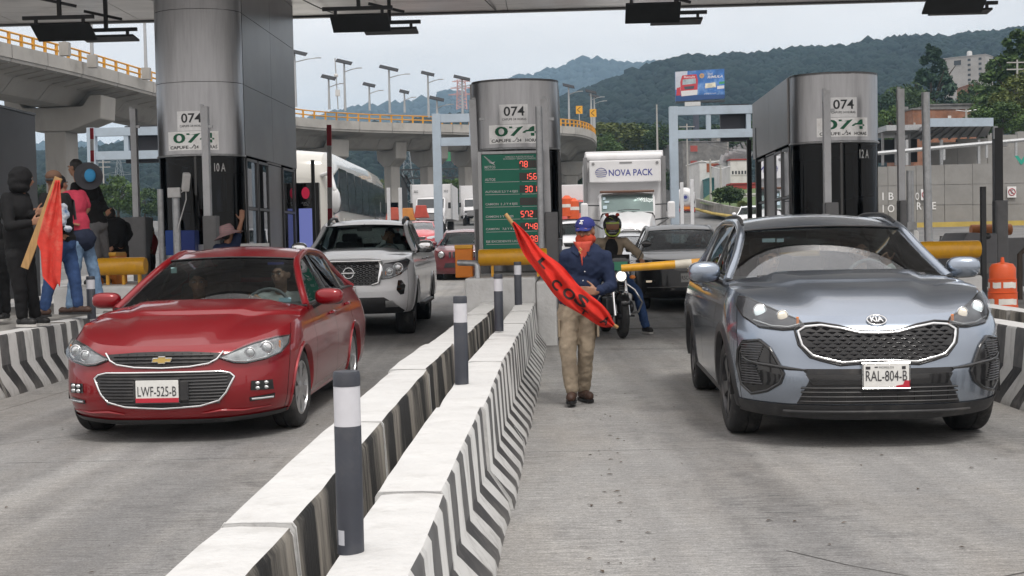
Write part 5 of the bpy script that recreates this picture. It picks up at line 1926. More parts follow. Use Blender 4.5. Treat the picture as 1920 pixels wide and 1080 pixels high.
house(1372, 1420, 345, 362, 140, 3, M_PREDW, 'dark red garden wall under the white hall', base=4, name='wall', cat='wall')
e = empty('sawtooth_roof', at(1362, 312, 150), R(10), 'grey stepped metal roof in front of the white hall', 'roof')
for k in range(5):
 MB().bar((.5*k, 0, .22*k), (.5*k+.35, 0, .22*k+1.1), .12, 2.0).build('roof_panel', M_GALV, e)
 MB().bar((.5*k+.3, 0, .22*k+.95), (.5*k+.62, 0, .22*k+1.1), .10, 2.0).build('roof_panel', M_BOXG, e)
house(1394, 1420, 365, 385, 120, 4, M_PWHITE, 'white van sized shed half hidden by booth 12 A', base=1, name='shed', cat='shed')
# power poles
M_PCONC = mat('pole_concrete', (.38, .37, .35), rough=.9, var=.1)
for px, yt, yb, Yd, lab, arms in ((1233, 196, 300, 150, 'thin concrete pole rising from the trees left of the right portal', 0), (1290, 232, 370, 150, 'utility pole in front of the dark grey house', 1),
       (1333, 298, 385, 120, 'lamp post on the pavement by the grass verge, left one', 2), (1352, 310, 380, 125, 'lamp post on the grass verge, right one', 2), (196, 300, 395, 160, 'pale pole among trees behind the protesters', 1),
       (215, 350, 420, 140, 'short forked lamp post behind the protesters', 2), (1908, 112, 240, 110, 'tall pale lattice like pole by the right edge', 1), (1715, 230, 270, 100, 'thin lamp post above the retaining wall', 0), (1812, 205, 245, 110, 'lamp post in front of the brick house', 2)):
 q = at(px, yb, Yd); H = at(px, yt, Yd).z-q.z
 e = empty('utility_pole', q, 0, lab, 'pole', 'poles along the roads behind')
 MB().tube([(0, 0, 0), (0, 0, H)], [.13, .08], 8).build('shaft', M_PCONC, e, smooth=60)
 if arms == 1:
  for z in (H*.96, H*.86): MB().bar((-.9, 0, z), (.9, 0, z), .10).build('cross_arm', M_PCONC, e)
 if arms == 2: MB().tube([(-.9, 0, H*.97), (0, 0, H*.9), (.9, 0, H*.97)], .04, 6).build('lamp_arm', M_GALV, e)
# overhead wires
b = MB()
for k in range(4):
 a_, c_ = at(1290, 240+k*5, 150), at(1420, 268+k*6, 130)
 b.tube([a_.lerp(c_, t)-Vector((0, 0, 1.2*4*t*(1-t)*.4)) for t in np.linspace(0, 1, 8)], .02, 4)
b.build('power_lines', M_POSTD, kind='stuff')
tag(bpy.data.objects['power_lines'], 'thin power lines strung between poles beyond the right portal', 'wire')

# ------------------------------------------------------------------ retaining walls and shelter on the right
M_RET = mat('retaining_concrete', (.25, .245, .235), rough=.9, var=.14, vscale=.6, bump=.25, bscale=12, dirt=(.2, .19, .18), dscale=.5, damt=.6)
rw = empty('retaining_wall', (0, 0, 0), 0, 'long pale concrete retaining wall with stencilled white letters', 'retaining wall')
Yw = 72
def wallrow(root, px0, px1, pyt0, pyt1, pyb, Yd, pw, m, name='wall_panel', rz=0, rows=1):
 a, c = at(px0, pyb, Yd), at(px1, pyb, Yd)
 zt0, zt1 = at(px0, pyt0, Yd).z, at(px1, pyt1, Yd).z
 n = max(1, int((c.x-a.x)/pw))
 for k in range(n):
  x0, x1 = a.x+(c.x-a.x)*k/n, a.x+(c.x-a.x)*(k+1)/n
  t = (k+.5)/n
  z0, z1 = a.z+(c.z-a.z)*t-.3, zt0+(zt1-zt0)*t
  for r in range(rows):
   za, zb_ = z0+(z1-z0)*r/rows, z0+(z1-z0)*(r+1)/rows
   MB().bx(x0+.012, x1-.012, Yd+random.uniform(-.015, .015), Yd+.4, za+.012, zb_-.012).build(name, m, root)
wallrow(rw, 1560, 2300, 315, 292, 412, Yw, 1.55, M_RET, rows=3)
MB().bx(at(1560, 400, Yw).x, at(2300, 400, Yw).x, Yw+.05, Yw+.38, 1.5, 5).build('wall_core', M_CONC, rw)
fw = plane_fn(at(1780, 368, Yw-.06), (1, 0, 0), (0, 0, 1))
for s_, px, py, w in (('IB', 1665, 368, 21), ('O', 1720, 368, 7), ('IO', 1666, 391, 22), ('RSE', 1737, 386, 36)):
 c0 = at(px, py, Yw-.03)
 text_on('wall_text', s_, M_TWHITE, plane_fn(c0, (1, 0, 0), (0, 0, 1)), rw, width=w*mpp(Yw), height=14*mpp(Yw), spacing=1.7 if len(s_) > 1 else 1, bold=.01)
for px, py, lab in ((1735, 365, 'round no parking sign on the retaining wall behind the steel post'), (1897, 360, 'white square no parking sign on the retaining wall at right')):
 e = empty('no_parking_sign', at(px, py, Yw-.12), 0, lab, 'sign')
 MB().box((0, 0, 0), (.50, .04, .62)).build('plate', M_TWHITE, e)
 b = MB(); b.tube([(.19*math.cos(a), -.035, .19*math.sin(a)) for a in np.linspace(0, 2*PI, 19)], .022, 6); b.bar((-.13, -.035, .13), (.13, -.035, -.13), .03); b.build('ring', M_RED, e)
 text_on('letter', 'E', M_TDARK, plane_fn((0, -.026, 0), (1, 0, 0), (0, 0, 1)), e, height=.2)
c0 = at(1915, 300, Yw-.03)
text_on('wall_text', 'V', mat('teal_paint', (.02, .3, .22), rough=.6), plane_fn(c0, (1, 0, 0), (0, 0, 1)), rw, width=.8, height=.5, bold=.05)
MB().bx(at(1600, 415, Yw).x, at(2300, 415, Yw).x, Yw-.9, Yw-.5, gz(Yw)-.1, gz(Yw)+.22).build('yellow_kerb', mat('kerb_yellow', (.45, .33, .08), rough=.8, var=.15, vscale=1), rw)
rw2 = empty('retaining_wall', (0, 0, 0), 0, 'upper concrete wall rising to the right behind the pipe rail', 'retaining wall')
wallrow(rw2, 1740, 2300, 270, 200, 330, 84, 1.9, M_RET)
MB().bx(at(1560, 330, 83).x, at(2300, 330, 83).x, 73, 83.5, 3.0, at(1700, 322, 78).z).build('terrace', M_CONC, kind='structure')
e = empty('pipe_rail', (0, 0, 0), 0, 'thick grey pipe rail slanting along the top of the retaining wall', 'railing')
MB().tube([at(1640, 288, 73.5), at(1925, 262, 73.5)], .12, 10).build('rail', M_GALV, e)
for px in (1690, 1770, 1850, 1905): MB().bar(at(px, 284-(px-1650)*.09, 73.5), at(px, 306-(px-1650)*.05, 73.5), .12).build('rail_post', M_GALV, e)
sh = empty('shelter', (0, 0, 0), 0, 'open steel shelter with ribbed sloping roof above the retaining wall', 'shelter')
A, B_, C_, D_ = at(1690, 262, 88), at(1744, 233, 76), at(1862, 232, 76), at(1850, 256, 88)
b = MB(); b.add([A, B_, C_, D_]+[p+Vector((0, 0, .15)) for p in (A, B_, C_, D_)], [(0, 1, 2, 3), (7, 6, 5, 4), (0, 4, 5, 1), (1, 5, 6, 2), (2, 6, 7, 3), (3, 7, 4, 0)])
b.build('roof_sheet', M_BOXG, sh)
for k in range(9):
 MB().bar(A.lerp(D_, k/9)-Vector((0, 0, .06)), B_.lerp(C_, k/9)-Vector((0, 0, .06)), .10, .14).build('rib', M_BOXG, sh)
MB().bar(B_+Vector((0, 0, .1)), C_+Vector((0, 0, .1)), .12, .5).build('fascia', M_PORT, sh)
for px in (1700, 1765, 1835): MB().bar(at(px, 262, 78), at(px, 310, 78), .16).build('post', M_GALV, sh)
e = empty('shelter', (0, 0, 0), 0, 'lower dark roofed shelter just right of booth 12 A', 'shelter')
MB().bx(at(1645, 250, 82).x, at(1720, 250, 82).x, 80, 86, at(1650, 250, 82).z, at(1650, 240, 82).z).build('roof', M_GALV, e)
for px in (1655, 1680, 1705): MB().bar(at(px, 250, 81), at(px, 310, 81), .14).build('post', M_BOXG, e)
MB().bx(at(1645, 285, 84).x, at(1720, 285, 84).x, 84, 84.3, at(1650, 305, 84).z, at(1650, 262, 84).z).build('back_wall', M_DARK, e)
# kerb and verge along the far road
M_GRASS = mat('grass_blades', (.045, .085, .018), rough=.9, var=.4, vscale=2.5)
b = MB(); b.add([at(1312, 380, 105), at(1400, 402, 92), at(1440, 400, 100), at(1440, 345, 150), at(1345, 352, 150), at(1320, 372, 125)], [(0, 1, 2, 3, 4, 5)])
b.build('grass_verge', mat('verge_green', (.07, .11, .03), rough=.95, var=.3, vscale=.8), kind='structure', fixn=False)
e = empty('kerb_wall', (0, 0, 0), 0, 'low grey wall along the far road beside the grass', 'wall')
P_ = [at(1308, 382, 112), at(1330, 388, 104), at(1360, 396, 96), at(1392, 402, 90)]
for a_, c_ in zip(P_, P_[1:]): MB().bar(a_, c_, .25, .9).build('wall_panel', M_CONC, e)
P_ = [at(1305, 392, 110), at(1335, 400, 98), at(1400, 410, 84)]
b = MB(); b.tube(P_, .12, 6); b.build('yellow_kerb', mat('kerb_yellow', (.45, .33, .08)), e)
b = MB()
b.grid([[at(1296, 404, 105), at(1400, 413, 82)], [at(1290, 385, 140), at(1330, 385, 140)]])
# road climbing out
rng = random.Random(11)

# ------------------------------------------------------------------ vegetation
def leaf_mat(name, c, var=.45):
 m = mat(name, c, rough=.75, var=var, vscale=1.3, spec=.3)
 b = m.node_tree.nodes['Principled BSDF']
 b.inputs['Subsurface Weight'].default_value = 0
 return m
M_LEAF = [leaf_mat('leaf_dark', (.045, .08, .026)), leaf_mat('leaf_mid', (.07, .12, .032)), leaf_mat('leaf_olive', (.11, .135, .036)), leaf_mat('leaf_blue', (.034, .07, .040))]
M_TRUNK = mat('bark', (.07, .055, .04), rough=.9, var=.3, vscale=6, bump=.4)
def crown_mesh(seed, n=2600, kind='round', leaf=.055):
 """unit crown (height 1, centred at 0.5) of leaf-sized faces gathered in clumps, returned as arrays"""
 r = np.random.RandomState(seed)
 if kind == 'cone':
  nc = 90
  z = r.uniform(.05, 1, nc)
  rad = .30*(1-z)**.75+.03
  th = r.uniform(0, 2*PI, nc)
  rr = rad*np.sqrt(r.uniform(.3, 1, nc))
  C = np.stack([rr*np.cos(th), rr*np.sin(th), z], 1)
  S_ = np.stack([.10*(1.15-z), .10*(1.15-z), .035*np.ones(nc)], 1)
 else:
  nc = 42
  d = r.normal(size=(nc, 3)); d /= np.linalg.norm(d, axis=1)[:, None]
  C = d*(r.uniform(.35, 1, nc)**.5)[:, None]*np.array([.42, .42, .36])+np.array([0, 0, .58])
  s_ = r.uniform(.09, .17, nc)
  S_ = np.stack([s_, s_, s_*.75], 1)
 k = r.randint(0, nc, n)
 d = r.normal(size=(n, 3)); d /= np.linalg.norm(d, axis=1)[:, None]
 P = C[k]+d*(r.uniform(.2, 1, n)**.4)[:, None]*S_[k]
 u = r.normal(size=(n, 3)); u /= np.linalg.norm(u, axis=1)[:, None]
 v = np.cross(u, r.normal(size=(n, 3))); v /= np.linalg.norm(v, axis=1)[:, None]
 s = (leaf*r.uniform(.5, 1.2, n))[:, None]
 V = np.empty((n*4, 3)); V[0::4] = P-u*s; V[1::4] = P-v*s*.55; V[2::4] = P+u*s; V[3::4] = P+v*s*.55
 F = np.arange(n*4).reshape(n, 4)
 return V, F
_cr = {}
def tree(name, px, pyt, pyb, Yd, wpx, label, kind='round', m=1, n=2600, leaf=.05, seed=0, base=None, group='trees behind the toll plaza', cat='tree', rz=0):
 p, q = at(px, pyt, Yd), at(px, pyb, Yd)
 H = p.z-q.z; W = wpx*mpp(Yd)
 e = empty(name, (q.x, Yd, q.z), rz, label, cat, group)
 key = (kind, seed, n, leaf)
 if key not in _cr:
  V, F = crown_mesh(seed, n, kind, leaf)
  o = bulk('crown', V, F, M_LEAF[m], e, smooth=False)
  _cr[key] = o.data
 else:
  o = bpy.data.objects.new('crown', _cr[key]); col.objects.link(o); o.parent = e
 base_w = .66 if kind == 'cone' else .95
 o.scale = (W/base_w, W/base_w, H)
 o.data.materials[0] = M_LEAF[m] if o.data.users == 1 else o.data.materials[0]
 b = MB(); t = .035*H
 b.tube([(0, 0, -1.0), (.01*W, 0, H*.35), (-.01*W, 0, H*.7)], [t, t*.7, t*.25], 7)
 for k in range(5):
  a = k*1.3+seed
  b.tube([(0, 0, H*(.25+.06*k)), (math.cos(a)*W*.16, math.sin(a)*W*.16, H*(.42+.07*k)), (math.cos(a)*W*.3, math.sin(a)*W*.3, H*(.55+.07*k))], [t*.4, t*.25, t*.1], 5)
 b.build('trunk', M_TRUNK, e, smooth=70)
 return e
T = [  # px, top, bottom, Y, width, kind, mat, seed, label
 (1748, 88, 300, 170, 70, 'cone', 3, 1, 'tall dark conifer in front of the apartment block'),
 (1700, 150, 300, 160, 75, 'round', 0, 2, 'dark tree left of the tall conifer'),
 (1665, 165, 290, 150, 60, 'round', 3, 3, 'dark tree just right of booth 12 A'),
 (1805, 175, 250, 175, 80, 'round', 0, 4, 'bushy dark tree between conifer and brick house'),
 (1868, 112, 260, 140, 60, 'cone', 1, 5, 'pointed green tree left of the tall pale pole'),
 (1905, 62, 260, 120, 90, 'cone', 1, 6, 'big green conifer at the upper right edge'),
 (1935, 130, 262, 108, 110, 'round', 2, 7, 'yellow green tree cut by the right edge'),
 (1880, 190, 262, 105, 80, 'round', 1, 8, 'mid green tree above the upper wall'),
 (1835, 150, 250, 165, 60, 'round', 0, 9, 'dark tree below the apartment block'),
 (1160, 226, 300, 190, 110, 'round', 2, 10, 'olive green tree crown above the box truck, left one'),
 (1205, 232, 300, 200, 80, 'round', 0, 11, 'dark green tree crown above the box truck'),
 (1245, 228, 300, 185, 60, 'round', 0, 12, 'dark tree behind the right portal column'),
 (1340, 232, 290, 230, 80, 'round', 0, 13, 'dark tree above the grey block house'),
 (1395, 225, 310, 210, 90, 'round', 1, 14, 'green tree beside the side wall of booth 12 A'),
 (1128, 250, 310, 170, 55, 'round', 1, 15, 'green tree right of the overpass end'),
 (1680, 185, 300, 140, 60, 'round', 1, 31, 'green tree behind the lower shelter right of booth 12 A'),
 (1720, 190, 300, 150, 60, 'round', 0, 32, 'dark tree above the brick house roof on its left'),
 (1780, 185, 260, 185, 70, 'round', 3, 33, 'dark tree right behind the tall conifer'),
 (1850, 195, 262, 120, 60, 'round', 1, 34, 'green tree right of the brick house'),
 (1900, 150, 262, 125, 70, 'round', 2, 35, 'olive tree behind the tall pale pole'),
 (222, 325, 420, 130, 62, 'round', 1, 16, 'rounded green tree behind the backpacks'),
 (160, 350, 430, 150, 60, 'round', 0, 17, 'dark tree low behind the protesters'),
 (272, 350, 420, 150, 60, 'round', 0, 18, 'dark tree between post and booth 10 A'),
 (705, 335, 410, 160, 60, 'round', 2, 19, 'dry olive tree seen under the overpass'),
 (640, 340, 410, 170, 70, 'round', 0, 20, 'dark tree behind the coach'),
 (840, 330, 400, 180, 50, 'round', 1, 21, 'green tree behind the small box truck'),
 (905, 335, 400, 180, 60, 'round', 0, 22, 'tree behind the price board'),
 (1100, 330, 400, 140, 50, 'round', 0, 27, 'dark tree between booth and box truck'),
 (1265, 315, 370, 180, 40, 'round', 0, 28, 'dark small tree left of the tanker'),
 (90, 345, 430, 170, 80, 'round', 0, 29, 'dark tree behind the hooded figure'),
]
for px, a, c, Yd, w, k, m, sd, lab in T:
 w *= 1.4 if k == 'round' else 2.1
 tree('conifer' if k == 'cone' else 'tree', px, a, c, Yd, w, lab, k, m, n=5200 if k == 'cone' else 3600, leaf=.026 if k == 'cone' else .034, seed=sd)
tree('bush', 1368, 348, 392, 98, 62, 'round dark green bush on the grass verge', 'round', 0, n=3000, leaf=.05, seed=23, cat='bush', group='bushes')
tree('bush', 1392, 375, 398, 92, 22, 'small yellow green bush beside booth 12 A', 'round', 2, n=1200, leaf=.07, seed=24, cat='bush', group='bushes')
tree('bush', 675, 385, 415, 110, 50, 'low green scrub between the bridge piers', 'round', 2, n=1500, leaf=.06, seed=25, cat='bush', group='bushes')

# ------------------------------------------------------------------ wooded hills
def ridge(pts):
 xs = [p[0] for p in pts]; ys_ = [p[1] for p in pts]
 return lambda x: pl(xs, ys_, x)
def hill(name, pts, Yr, Y0, m, label, n, rad, seed, zbase=7.0, crown_m=None, nx=120, ny=26, rough=6):
 f = ridge(pts)
 r = np.random.RandomState(seed)
 def height(px, t):
  """t 0 at the foot, 1 on the ridge"""
  Y = Y0+(Yr-Y0)*t
  top = at(px, f(px), Yr).z
  h = zbase+(top-zbase)*(t**1.15)
  w = noise.noise(Vector((px/160, t*2.5, seed)))*.10+noise.noise(Vector((px/55, t*6, seed)))*.05
  return Y, h+(top-zbase)*w*math.sin(PI*min(t, 1))
 x0, x1 = pts[0][0], pts[-1][0]
 rows = []
 for j in range(ny+1):
  t = j/ny
  row = []
  for i in range(nx+1):
   px = x0+(x1-x0)*i/nx
   Y, h = height(px, t)
   d = _fwd+_rt*((px-960)/FPX)
   row.append(Vector((d.x/d.y*Yr*(.45+.55*Y/Yr), Y, h)))
  rows.append(row)
 row = [Vector((p.x*1.1, p.y+(Yr-Y0)*.8, zbase)) for p in rows[-1]]
 rows.append(row)
 b = MB(); b.grid(rows)
 o = b.build(name, m, kind='structure', smooth=60, fixn=False)
 # crowns: bumpy balls standing on the slope
 ico = bmesh.new(); bmesh.ops.create_icosphere(ico, subdivisions=1, radius=1)
 bv = np.array([v.co[:] for v in ico.verts]); bf = np.array([[v.index for v in g.verts] for g in ico.faces]); ico.free()
 V = []; F = []
 G = [[rows[j][i] for i in range(nx+1)] for j in range(ny+1)]
 for k in range(n):
  t = r.uniform(0, 1)**.8
  if k % 6 == 0: t = 1-r.uniform(0, .05)
  fi, fj = r.uniform(0, nx-1e-3), t*(ny-1e-3)
  i, j = int(fi), int(fj); a, c = fi-i, fj-j
  p = (G[j][i]*(1-a)+G[j][i+1]*a)*(1-c)+(G[j+1][i]*(1-a)+G[j+1][i+1]*a)*c
  s = rad*r.uniform(.55, 1.25)*(1.5 if r.rand() < .04 else 1)
  sc = np.array([s, s, s*r.uniform(.6, 1.0)])
  jit = 1+r.uniform(-.16, .16, (len(bv), 1))
  an = r.uniform(0, 6.28); ca, sa = math.cos(an), math.sin(an)
  v = bv*jit @ np.array([[ca, -sa, 0], [sa, ca, 0], [0, 0, 1]])*sc+np.array([p.x, p.y, p.z+s*.35])
  F.append(bf+len(V)*len(bv)); V.append(v)
 bulk('forest', np.concatenate(V), np.concatenate(F), crown_m or m, smooth=True, kind='stuff', label=label, cat='forest')
 return o
def forest_mat(name, c):
 m = mat(name, c, rough=.95, var=.45, vscale=.045, spec=.1, bump=0)
 t = m.node_tree; b = t.nodes['Principled BSDF']
 tc = t.nodes.new('ShaderNodeTexCoord'); n = t.nodes.new('ShaderNodeTexNoise'); n.inputs['Scale'].default_value = .55; n.inputs['Detail'].default_value = 6
 t.links.new(tc.outputs['Object'], n.inputs['Vector'])
 src = b.inputs['Base Color'].links[0].from_socket
 mx = t.nodes.new('ShaderNodeMixRGB'); mx.blend_type = 'MULTIPLY'; mx.inputs['Fac'].default_value = 1
 r = t.nodes.new('ShaderNodeValToRGB'); r.color_ramp.elements[0].position = .35; r.color_ramp.elements[1].position = .65
 r.color_ramp.elements[0].color = (.45, .45, .45, 1); r.color_ramp.elements[1].color = (1.5, 1.5, 1.5, 1)
 t.links.new(n.outputs['Fac'], r.inputs['Fac']); t.links.new(src, mx.inputs['Color1']); t.links.new(r.outputs[0], mx.inputs['Color2'])
 t.links.new(mx.outputs[0], b.inputs['Base Color'])
 bp = t.nodes.new('ShaderNodeBump'); bp.inputs['Strength'].default_value = 1; bp.inputs['Distance'].default_value = 1.2
 t.links.new(n.outputs['Fac'], bp.inputs['Height']); t.links.new(bp.outputs[0], b.inputs['Normal'])
 return m
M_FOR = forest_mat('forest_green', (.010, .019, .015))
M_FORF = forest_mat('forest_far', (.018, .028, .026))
hill('hill', [(-500, 292), (-200, 296), (60, 296), (200, 286), (310, 276), (450, 262), (600, 252), (750, 242), (900, 222), (1000, 205), (1060, 190), (1130, 167), (1200, 142), (1260, 121), (1300, 112), (1340, 117), (1380, 108), (1430, 110), (1500, 99), (1560, 96), (1600, 92), (1650, 86), (1700, 78), (1780, 76), (1850, 70), (1920, 60), (2100, 48), (2500, 60)],
  900, 330, M_FOR, 'dense dark green forest covering the near mountain slope', 20000, 3.9, 3)
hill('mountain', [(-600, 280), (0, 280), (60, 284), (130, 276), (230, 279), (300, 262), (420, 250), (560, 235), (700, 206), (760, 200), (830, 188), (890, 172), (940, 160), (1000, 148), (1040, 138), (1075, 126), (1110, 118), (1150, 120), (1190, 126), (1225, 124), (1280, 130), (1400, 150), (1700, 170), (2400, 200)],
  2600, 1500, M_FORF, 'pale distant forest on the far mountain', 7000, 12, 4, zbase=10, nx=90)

# ------------------------------------------------------------------ air between here and the mountains
mh = bpy.data.materials.new('haze_air'); mh.use_nodes = True
t = mh.node_tree; t.nodes.clear()
o_ = t.nodes.new('ShaderNodeOutputMaterial'); v_ = t.nodes.new('ShaderNodeVolumePrincipled')
v_.inputs['Color'].default_value = (.52, .76, 1.0, 1); v_.inputs['Density'].default_value = .00021; v_.inputs['Anisotropy'].default_value = .0
t.links.new(v_.outputs[0], o_.inputs['Volume'])
mh.volume_intersection_method = 'FAST' if hasattr(mh, 'volume_intersection_method') else 'FAST'
MB().bx(-1900, 1900, -30, 4200, -1.5, 420).build('haze', mh, kind='stuff')

P_KIA = dict(L=4.48, Lf=.76, nf=2.7, Lr=.4, nr=2.8,
 w=[(.15, .80), (.25, .885), (.40, .915), (.6, .925), (.75, .928), (.86, .915), (.93, .90), (1.02, .865), (1.12, .80), (1.2, .77)],
 f=[(.15, .17), (.22, .06), (.30, .02), (.45, 0), (.58, .015), (.72, .035), (.80, .065), (.87, .14), (.95, .22), (1.05, .30), (1.2, .4)],
 r=[(.2, .1), (.5, 0), (.9, .05), (1.2, .1)],
 ztop=[(0, .872), (.05, .880), (.15, .93), (.30, .995), (.5, 1.03), (.9, 1.055), (1.35, 1.075), (2, 1.10), (3.5, 1.14), (4.4, 1.08)],
 zbot=[(0, .215), (.4, .225), (.9, .25), (4.5, .28)],
 arch=[(.88, .345, .395), (3.55, .345, .395)], seams=(66, 1.36, 2.42, 3.42), cowl=(1.36, 1.06), cowl_up=.015, hood_bulge=.05,
 creases=[(.30, .54, .032, .016)],
 roof=[(.70, 1.72, 1.30), (.635, 2.02, 1.455), (.615, 2.5, 1.53), (.615, 3.1, 1.54), (.63, 3.6, 1.49), (.70, 3.95, 1.28), (.80, 4.05, 1.12)],
 roof_y=(2.0, 3.75), roof_crown=.06, roof_bow=(.16, .06), pillars=(2.46, 3.42), tyre=(.345, .225), clad=M_BLK, clad_w=.065, sill_h=.12, pillar_r=.036, wind=M_WINDK)
P_RED = dict(L=4.50, Lf=.72, nf=2.6, Lr=.42, nr=2.8,
 w=[(.12, .74), (.2, .82), (.32, .86), (.5, .875), (.62, .88), (.72, .865), (.82, .84), (.90, .80), (1.02, .745)],
 f=[(.12, .15), (.18, .05), (.25, .02), (.38, 0), (.50, .02), (.545, .035), (.60, .045), (.66, .07), (.70, .12), (.76, .2), (.85, .3), (1, .4)],
 r=[(.2, .1), (.5, 0), (.8, .03), (1.0, .1)],
 ztop=[(0, .705), (.06, .715), (.16, .755), (.3, .80), (.5, .84), (.9, .88), (1.4, .915), (2.5, .95), (3.8, .99), (4.4, .96)],
 zbot=[(0, .17), (.5, .175), (.9, .19), (4.5, .22)],
 arch=[(.85, .308, .345), (3.44, .308, .345)], seams=(70, 1.38, 2.42, 3.36), cowl=(1.40, 1.12), cowl_up=.02, hood_bulge=.055,
 creases=[(.26, .58, .028, .016)],
 roof=[(.66, 1.8, 1.14), (.575, 2.2, 1.30), (.565, 2.7, 1.365), (.565, 3.2, 1.345), (.60, 3.7, 1.2), (.68, 4.0, 1.05), (.758, 4.07, .985)],
 roof_y=(2.18, 3.45), roof_crown=.055, roof_bow=(.17, .12), pillars=(2.46, 3.36), tyre=(.308, .2), clad=None, clad_w=.022, sill_h=.06, pillar_r=.034, wind=M_WINDK)
P_PICK = dict(L=5.25, Lf=.62, nf=3.0, Lr=.2, nr=3.5,
 w=[(.3, .82), (.45, .90), (.7, .925), (.95, .92), (1.1, .90), (1.22, .85), (1.32, .80)],
 f=[(.3, .2), (.4, .06), (.55, 0), (.7, .0), (.78, .03), (1.0, .05), (1.1, .08), (1.15, .14), (1.25, .3), (1.4, .4)],
 r=[(.3, .05), (.6, 0), (1.3, .03)],
 ztop=[(0, 1.125), (.08, 1.135), (.3, 1.18), (.8, 1.22), (1.5, 1.245), (5.2, 1.27)],
 zbot=[(0, .36), (.5, .38), (.9, .42), (5.2, .45)],
 arch=[(.93, .39, .46), (4.08, .39, .46)], seams=(60, 1.5, 2.5, 3.4), cowl=(1.52, 1.32), cowl_up=.02, hood_bulge=.05,
 creases=[(.36, .52, .03, .03)],
 roof=[(.72, 1.8, 1.46), (.655, 2.08, 1.66), (.64, 2.5, 1.725), (.64, 3.1, 1.72), (.66, 3.4, 1.62), (.80, 3.55, 1.27)],
 roof_y=(2.06, 3.3), roof_crown=.06, roof_bow=(.10, .03), pillars=(2.5,), tyre=(.39, .26), clad=None, clad_w=.05, sill_h=.1, pillar_r=.036)
P_SUV = dict(L=4.5, Lf=.66, nf=3.0, Lr=.4, nr=2.8,
 w=[(.15, .80), (.25, .88), (.45, .915), (.7, .92), (.9, .90), (1.0, .87), (1.12, .80)],
 f=[(.15, .17), (.22, .06), (.35, .0), (.6, .02), (.8, .05), (.92, .1), (1.0, .25), (1.2, .4)],
 r=[(.2, .1), (.5, 0), (.9, .05), (1.2, .1)],
 ztop=[(0, .93), (.06, .94), (.2, .99), (.5, 1.03), (1.35, 1.07), (3.5, 1.12), (4.4, 1.08)],
 zbot=[(0, .22), (.9, .25), (4.5, .28)],
 arch=[(.88, .345, .395), (3.55, .345, .395)], seams=(62, 1.36, 2.42, 3.42), cowl=(1.36, 1.10), cowl_up=.015, hood_bulge=.04,
 roof=[(.70, 1.72, 1.30), (.635, 2.0, 1.47), (.615, 2.5, 1.55), (.615, 3.1, 1.56), (.63, 3.6, 1.51), (.70, 3.95, 1.30), (.80, 4.05, 1.12)],
 roof_y=(1.98, 3.75), roof_crown=.05, roof_bow=(.10, .06), pillars=(2.46, 3.42), tyre=(.345, .225), clad=M_BLK, clad_w=.06, sill_h=.12)

def both(poly):
 return (poly, mirror(poly))

def headlamp(root, S, poly, balls, lens_off=.03, trims=(), refl=None, amber=None):
 for sx in (1, -1):
  pf = [(a*sx, b) for a, b in poly]
  b = MB(); b.add(*patch(pf, lambda x, z: S.front(x, z, .004), .025))
  h = b.build('headlight', refl or M_LAMPD, root, smooth=60)
  for (x, z, r, m, off) in balls:
   c = S.front(x*sx, z, off)
   n = S.nrm(x*sx, z); n = Vector((n.x*.4, n.y, 0)).normalized()
   rot = Vector((0, -1, 0)).rotation_difference(n).to_matrix()
   b = MB(); b.ball(c, (r, r*.35, r), 18, rot=rot)
   b.build('bulb', m, h, smooth=80)
   b = MB()
   pts = [c+rot @ Vector((math.cos(a)*r*1.15, 0, math.sin(a)*r*1.15)) for a in np.linspace(0, 2*PI, 19)]
   b.tube(pts, r*.16, 6)
   b.build('bezel', M_CHROME, h, smooth=80)
  if amber:
   b = MB()
   for k in range(amber[4]):
    x, z = amber[0]+k*amber[2], amber[1]+k*amber[3]
    b.box(S.front(x*sx, z, .012), (abs(amber[2])*.8, .012, .055))
   b.build('turn_signal', amber[5], h, bevel=.004)
  for line, r, m in trims:
   pts = [S.front(a*sx, c, .018) for a, c in line]
   b = MB(); b.tube(pts, r, 6); b.build('light_strip', m, h, smooth=70)
  b = MB(); b.add(*patch(pf, lambda x, z: S.front(x, z, lens_off), .025))
  b.build('lens', M_LENS, h, smooth=80)
  ring(pf, lambda x, z: S.front(x, z, .006), .006).build('lamp_edge', M_GBLK, h, smooth=70)

def front_patch(root, S, name, poly, m, off=.004, step=.03, parent=None):
 b = MB(); b.add(*patch(poly, lambda x, z: S.front(x, z, off), step))
 return b.build(name, m, parent or root, smooth=60)

# ---------------------------------------------------------------- blue grey SUV in front, right
car1 = empty('suv', (2.375, 8.16, 0), R(-3.2), 'blue grey SUV with lit headlights leaving the toll lane, nearest vehicle on the right', 'car')
PT = paint('paint_blue_grey', (.30, .345, .415), metal=.85, rough=.25)
S = car_body(car1, P_KIA, PT)
put_wheels(car1, P_KIA, S, M_ALLOYD, steer=R(2), spokes=5, style='double')
headlamp(car1, S, [(.455, .80), (.49, .845), (.60, .895), (.70, .945), (.775, .985), (.825, .99), (.848, .93), (.82, .86), (.74, .80), (.60, .785)],
   [(.715, .895, .038, M_LIT, .014), (.585, .865, .032, M_LITW, .014)], amber=(.50, .835, -.022, -.006, 1, M_AMB),
   trims=[([(.49, .815), (.56, .80), (.66, .805), (.76, .835)], .006, M_REFL)])
GR = [(-.505, .775), (-.46, .803), (-.36, .81), (-.24, .793), (-.12, .765), (0, .76), (.12, .765), (.24, .793), (.36, .81), (.46, .803), (.505, .775), (.485, .69),
   (.42, .622), (.34, .60), (.24, .577), (.12, .585), (0, .588), (-.12, .585), (-.24, .577), (-.34, .60), (-.42, .622), (-.485, .69)]
g = front_patch(car1, S, 'grille', GR, M_GBLK, .006)
